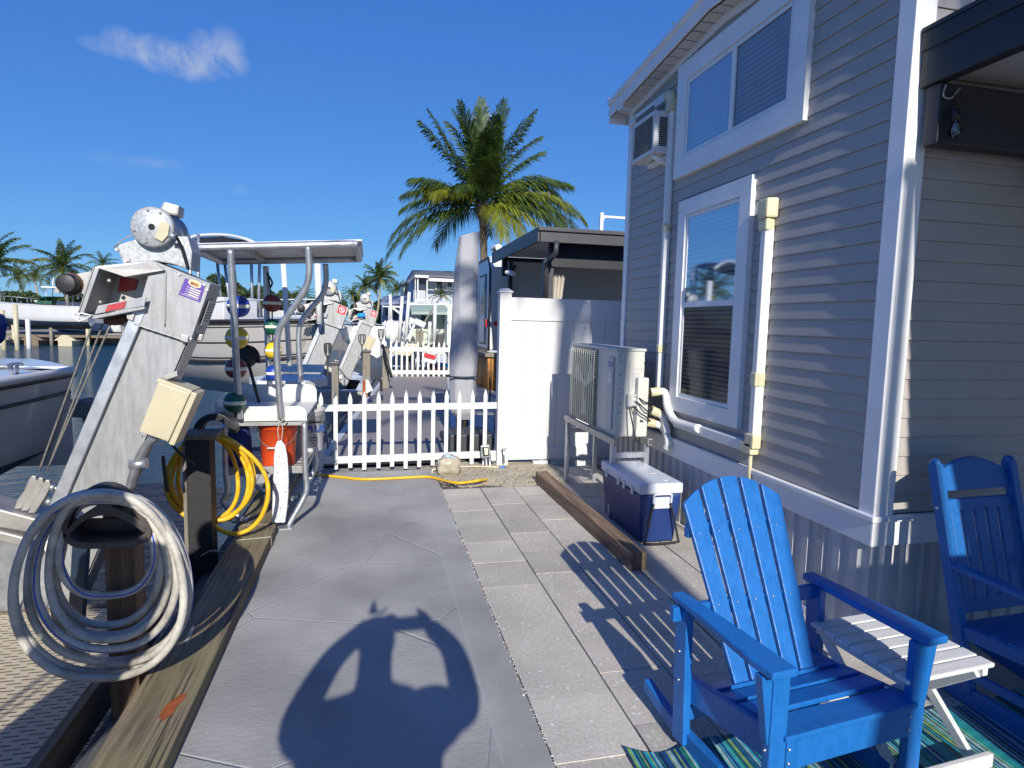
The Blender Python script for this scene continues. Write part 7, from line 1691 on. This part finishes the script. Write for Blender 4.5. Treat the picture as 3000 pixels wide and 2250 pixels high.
# ================================================================== PALMS AND TREES
def frond(m, base, az, e0, droop, L, nl, ll, wl, mi, rs_, curl=0., rr=.022):
    P_ = Vector(base); N = 14; pts = [P_.copy()]; dirs = []; a = az
    for i in range(N):
        s = (i + .5) / N; e = e0 - droop * s ** 1.25; a = az + curl * s
        d = Vector((math.cos(a) * math.cos(e), math.sin(a) * math.cos(e), math.sin(e))); P_ = P_ + d * (L / N); pts.append(P_.copy()); dirs.append(d)
    m.tube(pts, [rr * (1 - .85 * i / N) for i in range(N + 1)], 5, mi=mi)
    for side in (-1, 1):
        for k in range(nl):
            s = .12 + .88 * (k + rs_.uniform(-.3, .3)) / nl; s = min(.995, max(.1, s)); f = s * N; i = min(N - 1, int(f)); p = pts[i].lerp(pts[i + 1], f - i); d = dirs[i]
            sd = d.cross(Vector((0, 0, 1)))
            sd = (sd.normalized() if sd.length > .05 else Vector((math.sin(az), -math.cos(az), 0))) * side
            up = sd.cross(d) * side
            l_ = ll * (math.sin(PI * min(1, s * .82 + .15)) ** .55) * rs_.uniform(.82, 1.1)
            v = (sd * (.80 - .35 * s) + d * (.52 + .5 * s) + up * rs_.uniform(-.02, .30)).normalized()
            w0 = d * (wl * rs_.uniform(.8, 1.2))
            dz = Vector((0, 0, -1)) * l_ * (rs_.uniform(.10, .25) + rs_.uniform(.25, .55) * max(0, math.cos(e0 - droop * s)))
            p1 = p + v * l_ * .5 + dz * .22; p2 = p + v * l_ * .93 + dz
            b0, b1 = m.bm.verts.new(p - w0 * .6), m.bm.verts.new(p + w0 * .6); c0, c1_ = m.bm.verts.new(p1 - w0), m.bm.verts.new(p1 + w0); tp_ = m.bm.verts.new(p2)
            m.bm.faces.new((b0, b1, c1_, c0)).material_index = mi; m.bm.faces.new((c0, c1_, tp_)).material_index = mi
def palm(name_label, base, top, fr_list, L, nl, ll, wl, r0=.14, r1=.09, seed=1, trunkm=None, bend=.3, group=None, rr=.022):
    rs_ = random.Random(seed); base, top = Vector(base), Vector(top)
    t = thing('palm_tree', name_label, 'palm tree', base, group=group)
    mid = base.lerp(top, .5) + Vector((bend, 0, 0)); pts = bez([base, mid, top], 12)
    m = MB(); m.tube(pts, [r0 + (r1 - r0) * (i / (len(pts) - 1)) + (.008 if i % 2 else 0) for i in range(len(pts))], 10); m.build('trunk', trunkm or m_trunk, t)
    m = MB(); m.lathe([(r1 * .9, -.35 * L / 3), (r1 * 1.9, -.12 * L / 3), (r1 * 2.0, .05 * L / 3), (r1 * .9, .30 * L / 3)], top, 10)
    for k in range(14):
        a = k * 2.4; q = top + Vector((math.cos(a) * r1 * 1.6, math.sin(a) * r1 * 1.6, rs_.uniform(-.2, .05) * L / 3)); m.bar(q, q + Vector((math.cos(a) * .12 * L / 3, math.sin(a) * .12 * L / 3, rs_.uniform(.05, .28) * L / 3)), .05 * L / 3, .02)
    m.build('crown_shaft', m_trunk, t)
    m = MB()
    for (az, e0, dr, lf, mi, cu) in fr_list:
        frond(m, top + Vector((rs_.uniform(-.05, .05), rs_.uniform(-.05, .05), rs_.uniform(0, .15))) * L / 3, R(az), R(e0), R(dr), L * lf, nl, ll, wl, mi, rs_, R(cu), rr)
    m.build('crown', [m_leaf, m_leafy, m_leafdry], t)
    return t
def rand_fronds(n, seed, young=.25):
    rs_ = random.Random(seed); out_ = []
    for i in range(n):
        f = i / n; az = i * 137.5 + rs_.uniform(-15, 15); e0 = 84 - 92 * f ** 1.1 + rs_.uniform(-8, 8); dr = 45 + 60 * f + rs_.uniform(-12, 18)
        mi = 0 if rs_.random() > young * (.4 + f) else 1
        out_.append((az, e0, dr, .85 + .2 * rs_.random(), mi, rs_.uniform(-18, 18)))
    return out_
YP = 34.
top = at(1042, 452, Y=YP); basep = at(1043, 560, Y=YP); basep = Vector((basep.x + .1, YP, 0))
fl = [  # azimuth, start elevation, droop, length, colour, curl
    (90, 89, 14, 1.06, 0, 0), (20, 84, 22, 1.0, 0, 10), (160, 84, 26, .98, 0, -8), (-60, 86, 25, 1.0, 0, 5), (60, 76, 38, 1.05, 0, 10), (130, 78, 36, 1.0, 0, 0), (-20, 74, 30, 1.02, 0, 10), (-150, 82, 20, .95, 0, 0), (10, 66, 34, 1.0, 0, 5), (200, 80, 18, .93, 0, 0), (-90, 70, 50, .9, 0, 0), (100, 64, 50, 1.0, 0, 0),
    (172, 62, 6, 1.0, 0, 0), (183, 55, 12, .96, 0, 0), (190, 30, 40, .78, 0, 18), (196, 26, 58, .72, 1, 40), (168, 12, 78, 1.05, 0, 6), (178, 2, 70, 1.12, 0, 0), (186, -6, 62, 1.0, 0, 0),
    (4, 48, 82, .92, 1, 10), (-6, 44, 60, .96, 0, 8), (8, 32, 66, 1.05, 0, 4), (-8, 30, 84, 1.1, 1, -6), (0, 22, 78, 1.14, 1, 6), (14, 18, 70, 1.08, 0, 0), (-16, 10, 66, 1.0, 0, 0), (-30, 8, 90, .85, 1, 0), (-50, -2, 80, .66, 1, 0), (-75, 0, 85, .62, 1, 0), (30, 40, 60, .95, 0, 0), (150, 36, 60, .85, 0, 10), (-120, 30, 70, .75, 0, 0), (75, 20, 70, .95, 0, 0), (120, 10, 70, .9, 0, 0), (-100, 50, 60, .8, 0, 0)]
rq = random.Random(77)
fl += [(a + rq.uniform(-16, 16), e + rq.uniform(-9, 7), d + rq.uniform(-8, 20), l * rq.uniform(.72, .98), c if rq.random() < .8 else 1 - c, u + rq.uniform(-14, 14)) for (a, e, d, l, c, u) in fl[::2] if e > 25]
palm('tall coconut palm with full windswept crown behind the trailer', basep, top, fl, 5.7, 90, 1.5, .040, .25, .19, seed=11, bend=.1, rr=.045)
# palm behind the photographer whose trunk and fronds throw the dappled shade
palm('coconut palm standing behind the photographer beside the patio', (1.24, -6.5, 0), (1.79, -6.5, 9.1), [(172, 6, 84, 1.25, 0, 0), (150, 40, 60, .9, 0, 0), (10, 25, 70, .9, 0, 0), (45, 60, 50, .9, 0, 0), (-20, 50, 60, .9, 0, 0), (135, 65, 50, .9, 0, 0), (70, 10, 70, .9, 0, 0), (110, 20, 70, .8, 0, 0), (0, -5, 65, 1.0, 0, 0), (-90, 40, 70, .9, 0, 0), (-60, 10, 70, .9, 0, 0), (-150, 30, 70, .8, 0, 0), (80, 80, 30, .9, 0, 0), (30, 5, 75, .95, 0, 0)], 2.7, 44, .7, .030, .115, .10, seed=5, bend=0)
def palm_at(lab, x, y, Yd, Lpx, seed, nf=22, nl=20, gb=0., base=None, tm=None, bend=.3, grp_='palms along the far shore'):
    top = at(x, y, Y=Yd); L = Lpx / 1316 * Yd
    b_ = Vector((top.x + gb, Yd, -.1)) if base is None else base
    return palm(lab, b_, top, rand_fronds(int(nf * 1.1), seed), L * .92, int(nl * 1.5), L * .25, L * .0125, .05 * L, .035 * L, seed=seed, group=grp_, trunkm=tm or m_trunkl, bend=bend, rr=.010 * L)
palm_at('full green palm above the white cruiser at the left', 135, 582, 78, 66, 3, 24, 22)
palm_at('small palm right of the white cruiser palm', 222, 572, 84, 34, 4, 18, 14)
palm_at('big palm cut by the left edge of the photo', -14, 575, 66, 78, 5, 24, 24)
palm_at('low palm behind the boats at the left edge', 40, 600, 90, 40, 6, 18, 14)
palm_at('palm low over the cruiser, between the two left palms', 75, 603, 88, 40, 16, 18, 14)
palm_at('tall full palm left of the two-storey house', 893 - 72, 604, 62, 52, 7, 26, 26, gb=-1.0)
palm_at('drooping palm close left of the tallest distant palm', 790, 622, 66, 40, 8, 22, 20)
palm_at('bushy palm above the third boat lift', 762, 640, 70, 34, 9, 20, 16)
palm_at('small palm right of the canopy post', 657, 640, 85, 32, 10, 20, 16)
palm_at('palm behind the narrow green house', 858, 630, 60, 34, 12, 20, 18)
palm_at('palm low between the lifts', 735, 652, 82, 28, 13, 18, 14)
b_ = at(893, 742, Y=27.5); b_.z = -.03
palm_at('young palm on a leaning trunk before the green house', 953, 640, 27, 37, 14, 13, 18, base=b_, tm=m_postgrey, bend=-.25, grp_='palms by the far houses')
# broad-leaved trees: trunk, limbs, crown of small leaf faces in uneven clumps
def tree(label, x, ybase, ytop, Yd, wpx, seed, mat=None):
    rs_ = random.Random(seed); c = at(x, ytop, Y=Yd); Hh = c.z; W_ = wpx / 1316 * Yd
    t = thing('leafy_tree', label, 'tree', (c.x, Yd, -.1), group='green trees along the far shore')
    m = MB(); m.tube(bez([(c.x, Yd, -.2), (c.x + .2, Yd, Hh * .4), (c.x - .1, Yd, Hh * .75)], 5), [.22, .2, .18, .16, .14, .13, .12, .10, .09, .08, .06], 7)
    for k in range(4): a = k * 1.6; m.tube([(c.x, Yd, Hh * .35), (c.x + math.cos(a) * W_ * .25, Yd + math.sin(a) * W_ * .2, Hh * .65)], [.1, .04], 5)
    m.build('trunk', m_trunk, t)
    m = MB()
    for k in range(9):
        cx, cy, cz = c.x + rs_.uniform(-.42, .42) * W_, Yd + rs_.uniform(-.3, .3) * W_, Hh * rs_.uniform(.35, .84); r_ = rs_.uniform(.16, .27) * W_; rz = min(r_ * .8, Hh - cz if Hh - cz > .5 else .5)
        for i in range(330):
            v = Vector((rs_.gauss(0, 1), rs_.gauss(0, 1), rs_.gauss(0, 1))).normalized() * rs_.uniform(.55, 1.05)
            p = Vector((cx + v.x * r_, cy + v.y * r_, cz + v.z * rz)); s = rs_.uniform(.12, .28) * Yd / 80
            u = Vector((rs_.gauss(0, 1), rs_.gauss(0, 1), rs_.gauss(0, 1))).normalized(); w_ = u.orthogonal().normalized()
            m.bm.faces.new([m.bm.verts.new(p + u * s), m.bm.verts.new(p + w_ * s * .6), m.bm.verts.new(p - u * s), m.bm.verts.new(p - w_ * s * .6)])
    m.build('crown', mat or m_bush, t)
TR = [(0, 622, 75, 60, 21), (60, 626, 82, 70, 22), (20, 640, 70, 60, 23), (112, 632, 84, 60, 24), (170, 620, 88, 55, 25), (235, 612, 92, 60, 26), (290, 608, 90, 60, 27), (400, 600, 95, 60, 28), (498, 588, 80, 70, 29), (560, 600, 84, 55, 30), (610, 612, 88, 55, 31), (650, 628, 90, 50, 32), (690, 640, 88, 50, 33), (735, 640, 78, 50, 34), (778, 628, 72, 46, 35), (830, 640, 66, 40, 36), (865, 634, 62, 36, 37), (-40, 620, 75, 60, 38), (342, 606, 92, 60, 39), (445, 600, 92, 60, 40)]
names = ['dense low tree', 'rounded bushy tree', 'ragged green tree', 'dark mangrove tree']
for i, (x, y, Yd, w_, sd) in enumerate(TR):
    where = ['at the far left edge', 'over the left boats', 'low at the left edge', 'behind the white cruiser', 'right of the cruiser palm', 'behind the winch housing', 'behind the near boat lift', 'under the canopy left end', 'between the canopy posts', 'right of the rear canopy post', 'right of the buoys', 'left of the second boat lift', 'behind the second boat lift', 'between the second and third lifts', 'under the tallest distant palm', 'behind the grey shed', 'behind the slim white poles', 'beyond the left edge', 'behind the lift motor', 'behind the black boat canopy'][i]
    tree(names[i % 4] + ' ' + where, x, 0, y, Yd, w_, sd)

# ================================================================== FAR BOATS AND DOCKS
def far_boat(lab, x, ywl, Yd, L, B, H, head, side=None, extras='cruiser', zup=.2, name='motor_boat'):
    t, S, pt = boat(name, lab, L, B, H, side or m_white, m_navy, chz=.34, group='boats on lifts across the canal', detail=10)
    m = MB(); cx = L * .45
    if extras in ('cruiser', 'ttop'):
        m.prism([(cx - .2, -B * .36, H + .1), (cx + L * .12, -B * .30, H + .12), (cx + .1, -B * .28, H + .75), (cx - .5, -B * .33, H + .75)], (0, B * .66, 0)); m.build('windshield', m_teal if False else glass_g, t)
        m = MB(); m.box(cx - L * .28, cx + L * .04, -B * .36, B * .36, H + 1.45, H + 1.55); m.build('hard_top', m_white, t, bevel=.04)
        m = MB()
        for sy in (-B * .33, B * .33):
            for xx in (cx - L * .22, cx + .0): m.cyl((xx, sy, H), (xx - .1, sy * .98, H + 1.46), .03, n=6)
        m.build('support_tube', m_galv, t)
        m = MB(); m.cyl((cx - .3, 0, H + 1.5), (cx - .4, 0, H + 2.3), .05, n=6); m.build('mast', m_white, t)
    if extras == 'cruiser':
        for sy in (-1, 1):
            m = MB(); m.tube([pt(.52, 2, sy) + Vector((0, 0, .5)), pt(.75, 2, sy) + Vector((0, 0, .55)), pt(.99, 2, sy) + Vector((.2, 0, .55))], .022, 5)
            for f in (.55, .68, .8, .92): m.tube([pt(f, 2, sy), pt(f, 2, sy) + Vector((.1, 0, .53))], .018, 4)
            m.build('bow_rail', m_galv, t)
    if extras == 'outboard':
        m = MB(); m.box(-.6, -.1, -.25, .25, H * .6, H + .35); m.build('outboard', m_blackp, t, bevel=.08)
        m = MB(); m.box(cx, cx + .5, -.4, .4, H, H + .7); m.build('console', m_white, t, bevel=.05)
    p = at(x, ywl, Z=-1.0); place(t, (p.x, p.y, -1 + zup), head); return t, p
glass_g = glass('boat_glass', (.25, .42, .36), .12)
t, p = far_boat('white sport cruiser with hard top and rails on a lift across the canal', 200, 746, 0, 6.5, 2.7, 1.9, R(190), zup=1.35)
m = MB(); q = p
m = MB()
for k in range(-3, 8): pass
bx = p.x - 8.5
for i, xx in enumerate((-6.0, -3.6, -1.2)):
    m = MB(); m.box(p.x + xx - .5, p.x + xx + .5, p.y - 2.0, p.y + 2, -1.02, -.55); m.prism([(p.x + xx - .8, p.y - 2, -.55), (p.x + xx + .8, p.y - 2, -.55), (p.x + xx + .2, p.y - 2, -.1), (p.x + xx - .2, p.y - 2, -.1)], (0, .3, 0)); o = m.build('lift_bunk', m_cream if i != 1 else m_fascia); setorigin(o, (p.x + xx, p.y, -1)); tag(o, ['cream float block under the cruiser bow', 'brown cradle beam under the cruiser middle', 'cream float block under the cruiser stern'][i], 'lift block', 'lift cradle blocks under the white cruiser')
far_boat('white boat with tall hard top at the left edge behind the blue cover', 40, 735, 0, 8.5, 2.8, 1.6, R(176), extras='ttop', zup=1.3)
far_boat('small open white boat with black outboard across the canal', 272, 742, 0, 6.0, 2.2, 1.1, R(180), extras='outboard', zup=.7)
far_boat('distant white boat with hard top left of the second lift', 672, 738, 0, 7.0, 2.4, 1.3, R(150), extras='ttop', zup=.7)
far_boat('distant teal hulled boat on the far shore', 650, 733, 0, 6.5, 2.3, 1.2, R(170), side=m_teal, extras='outboard', zup=.6)
far_boat('distant small white boat seen between the second and third lifts', 775, 745, 0, 4.5, 1.8, .8, R(120), extras='outboard', zup=.3)
# two larger boats on the right bank near the third lift
t, S, pt = boat('motor_boat', 'white and dark hulled boat behind the third boat lift', 7, 2.4, 1.3, m_white, m_navy, chz=.45, fl=.45); place(t, (.2, 26, .15), R(100)); t['group'] = 'boats moored along the dock'
t, S, pt = boat('motor_boat', 'small grey skiff low between the third lift and the far fence', 4.5, 1.8, .8, m_greyhull, m_navy, chz=.45); place(t, (-1.0, 14.6, -.75), R(88)); t['group'] = 'boats moored along the dock'
m = MB(); m.prism([at(x, y, Y=13.5) for x, y in ((0, 676), (13, 679), (19, 700), (14, 735), (0, 746), (-60, 746), (-60, 676))], (0, -.5, 0)); tag(m.build('boat_cover', m_bluec, bevel=.12, seg=3), 'dark blue canvas boat cover at the left edge', 'boat cover')
m = MB(); a = at(536, 0, Y=5); m.bar(at(166, 884, Y=6.4), at(212, 878, Y=6.6), .25, .16); m.bar(at(186, 895, Y=6.5), at(198, 893, Y=6.5), .2, .3); t = m.build('lift_bunk', m_postgrey, bevel=.01); tag(t, 'grey wooden bunk board over the water behind the lift beam', 'bunk')
# docks on the far shore with piles
t = thing('far_dock', 'long low wooden dock with pilings across the canal', 'dock', (-30, 62, -1))
m = MB(); m.box(-75, -3.0, 58.5, 61, -.35, -.15); m.build('deck_boards', m_fascia, t)
for i in range(26):
    m = MB(); x = -72 + i * 2.7; m.cyl((x, 58.3, -2), (x, 58.3, .4 + .3 * (i % 3)), .14, n=7); m.build('pile', m_postgrey if i % 2 else m_cream, t)
t = thing('waterfront_house', 'long white roofed house behind the boats at the left', 'house', (-40, 80, 0))
m = MB(); a, b_ = at(-60, 690, Y=80), at(110, 690, Y=80); m.box(a.x, b_.x, 80, 88, 0, 2.6); m.build('wall', m_trim, t); m = MB(); m.box(a.x - .6, b_.x + .6, 79, 89, 2.6, 3.0); m.build('roof', m_fence, t); m = MB(); m.box(a.x + 2, b_.x - 2, 79.95, 79.99, .8, 1.9); m.build('window', m_winw, t)
t = thing('waterfront_house', 'pale far house glimpsed between the canopy posts', 'house', (-12, 84, 0))
m = MB(); a, b_ = at(600, 690, Y=84), at(700, 690, Y=84); m.box(a.x, b_.x, 84, 90, 0, 2.4); m.build('wall', m_trim, t); m = MB(); m.box(a.x - .5, b_.x + .5, 83.4, 90, 2.4, 2.7); m.build('roof', m_rooft, t); m = MB(); m.box(a.x + 1, b_.x - 1, 83.95, 83.99, .8, 1.8); m.build('window', m_winw, t)
for i, (x, yb, Yd, hgt) in enumerate(((648, 735, 52, 2.3), (656, 735, 50, 1.9), (664, 737, 50, 2.6), (673, 738, 49, 1.8), (683, 736, 52, 2.4), (37, 738, 50, 3.2), (62, 735, 52, 2.2), (8, 735, 50, 2.8))):
    p = at(x, yb, Y=Yd); m = MB(); m.cyl((p.x, Yd, -2), (p.x, Yd, -1 + hgt), .16, n=8); o = m.build('mooring_pile', m_cream if i % 2 else m_whitep); setorigin(o, (p.x, Yd, -1)); tag(o, ['white mooring pile by the teal boat, leftmost of the five between the lifts', 'cream short mooring pile, second of the five between the lifts', 'tall white mooring pile in the middle of the five between the lifts', 'cream mooring pile, fourth of the five between the lifts', 'white mooring pile nearest the second boat lift', 'tall cream mooring pile before the cruiser bow', 'short white mooring pile under the white cruiser', 'cream mooring pile at the far left edge'][i], 'pile', 'mooring piles by the far shore')

# ================================================================== THE PHOTOGRAPHER (behind the lens; only the shadow is seen)
def skin_body(name, nodes, edges, root, mat, par, sub=2):
    me = bpy.data.meshes.new(name); me.from_pydata([n_[0] for n_ in nodes], edges, []); o = bpy.data.objects.new(name, me); COL.objects.link(o)
    md = o.modifiers.new('skin', 'SKIN'); md.use_smooth_shade = True
    for i, n_ in enumerate(nodes):
        sv = me.skin_vertices[0].data[i]; sv.radius = n_[1] if isinstance(n_[1], tuple) else (n_[1], n_[1]); sv.use_root = (i == root)
    s = o.modifiers.new('sub', 'SUBSURF'); s.levels = s.render_levels = sub
    dg = bpy.context.evaluated_depsgraph_get(); m2_ = bpy.data.meshes.new_from_object(o.evaluated_get(dg)); bpy.data.objects.remove(o)
    m2_.materials.clear(); m2_.materials.append(mat); off = OFF.get(par.name, Vector()); m2_.transform(Matrix.Translation(-off)); m2_.polygons.foreach_set('use_smooth', [True] * len(m2_.polygons))
    o = bpy.data.objects.new(name, m2_); COL.objects.link(o); o.parent = par; OFF[o.name] = off; return o
pr = thing('person', 'person in dark shirt and shorts standing behind the lens with both arms raised', 'person', (-.05, -.32, 0))
hx = -.115
nodes = [((hx + .02, -.33, .96), (.19, .13)), ((hx + .02, -.33, 1.18), (.20, .15)), ((hx, -.32, 1.40), (.20, .13)), ((hx, -.31, 1.50), (.11, .10)), ((hx, -.29, 1.57), .088), ((hx, -.27, 1.67), (.092, .10)), ((hx, -.27, 1.78), (.095, .105)), ((hx, -.27, 1.86), .062),
         ((hx - .21, -.31, 1.44), .11), ((hx - .34, -.22, 1.385), .09), ((hx - .21, -.07, 1.60), .066), ((hx - .02, -.05, 1.77), .05),
         ((hx + .20, -.31, 1.45), .11), ((hx + .43, -.20, 1.41), .09), ((hx + .41, -.07, 1.60), .066), ((hx + .28, -.055, 1.74), .05),
         ((hx - .09, -.33, .90), .11), ((hx - .12, -.33, .50), .075), ((hx - .13, -.35, .09), .045), ((hx - .14, -.20, .045), .04),
         ((hx + .13, -.33, .90), .11), ((hx + .16, -.33, .50), .075), ((hx + .17, -.35, .09), .045), ((hx + .19, -.20, .045), .04)]
edges = [(0, 1), (1, 2), (2, 3), (3, 4), (4, 5), (5, 6), (6, 7), (2, 8), (8, 9), (9, 10), (10, 11), (2, 12), (12, 13), (13, 14), (14, 15), (0, 16), (16, 17), (17, 18), (18, 19), (0, 20), (20, 21), (21, 22), (22, 23)]
skin_body('body', nodes, edges, 0, m_skin, pr)
sh_nodes = [((hx + .03, -.33, .92), (.29, .19)), ((hx + .03, -.33, 1.16), (.30, .20)), ((hx, -.32, 1.40), (.26, .16)), ((hx, -.315, 1.50), (.13, .11)), ((hx - .22, -.305, 1.45), .125), ((hx - .30, -.23, 1.39), .115), ((hx + .22, -.305, 1.45), .125), ((hx + .40, -.21, 1.41), .115)]
skin_body('shirt', sh_nodes, [(0, 1), (1, 2), (2, 3), (2, 4), (4, 5), (2, 6), (6, 7)], 0, m_shirt, pr)
st_nodes = [((hx + .02, -.33, .93), (.20, .15)), ((hx - .10, -.33, .82), .13), ((hx - .12, -.33, .55), .10), ((hx + .14, -.33, .82), .13), ((hx + .16, -.33, .55), .10)]
skin_body('shorts', st_nodes, [(0, 1), (1, 2), (0, 3), (3, 4)], 0, m_pants, pr)
m = MB(); m.lathe([(.001, .125), (.06, .11), (.092, .06), (.10, .0), (.096, -.04)], (hx, -.285, 1.785), 18); m.build('hair', m_hanger, pr, smooth=True)
for (wx, wy, wz, s) in ((hx - .015, -.04, 1.79, 1), (hx + .275, -.045, 1.755, -1)):
    for k in range(5):
        a = R((100 if s > 0 else 120) - s * (k - 1.5) * 11 + (0 if k < 4 else s * -40)); l_ = ([.075, .085, .082, .065, .05] if s > 0 else [.045, .05, .048, .04, .04])[k]
        d = Vector((math.cos(a) * 1.0, .25, math.sin(a))).normalized(); p0 = Vector((wx + s * (.022 - .015 * k) if k < 4 else wx + s * .03, wy, wz + .02))
        skin_body('finger', [(p0, .011), (p0 + d * l_ * .5, .010), (p0 + d * l_ * .8 + Vector((s * .006, .008, 0)), .009), (p0 + d * l_ + Vector((s * .010, .012, 0)), .008)], [(0, 1), (1, 2), (2, 3)], 0, m_skin, pr, 1)
for (wx, wz) in ((-.035, 1.765), (.160, 1.742)): m = MB(); m.ball((wx, -.045, wz), .045, .9, 12); m.build('palm', m_skin, pr, smooth=True)
m = MB(); m.box(-.020, .150, -.034, -.026, 1.688, 1.776); o = m.build('phone', m_blackp, bevel=.004); setorigin(o, (.07, -.03, 1.73)); tag(o, 'dark phone held level between both raised hands behind the lens', 'phone')
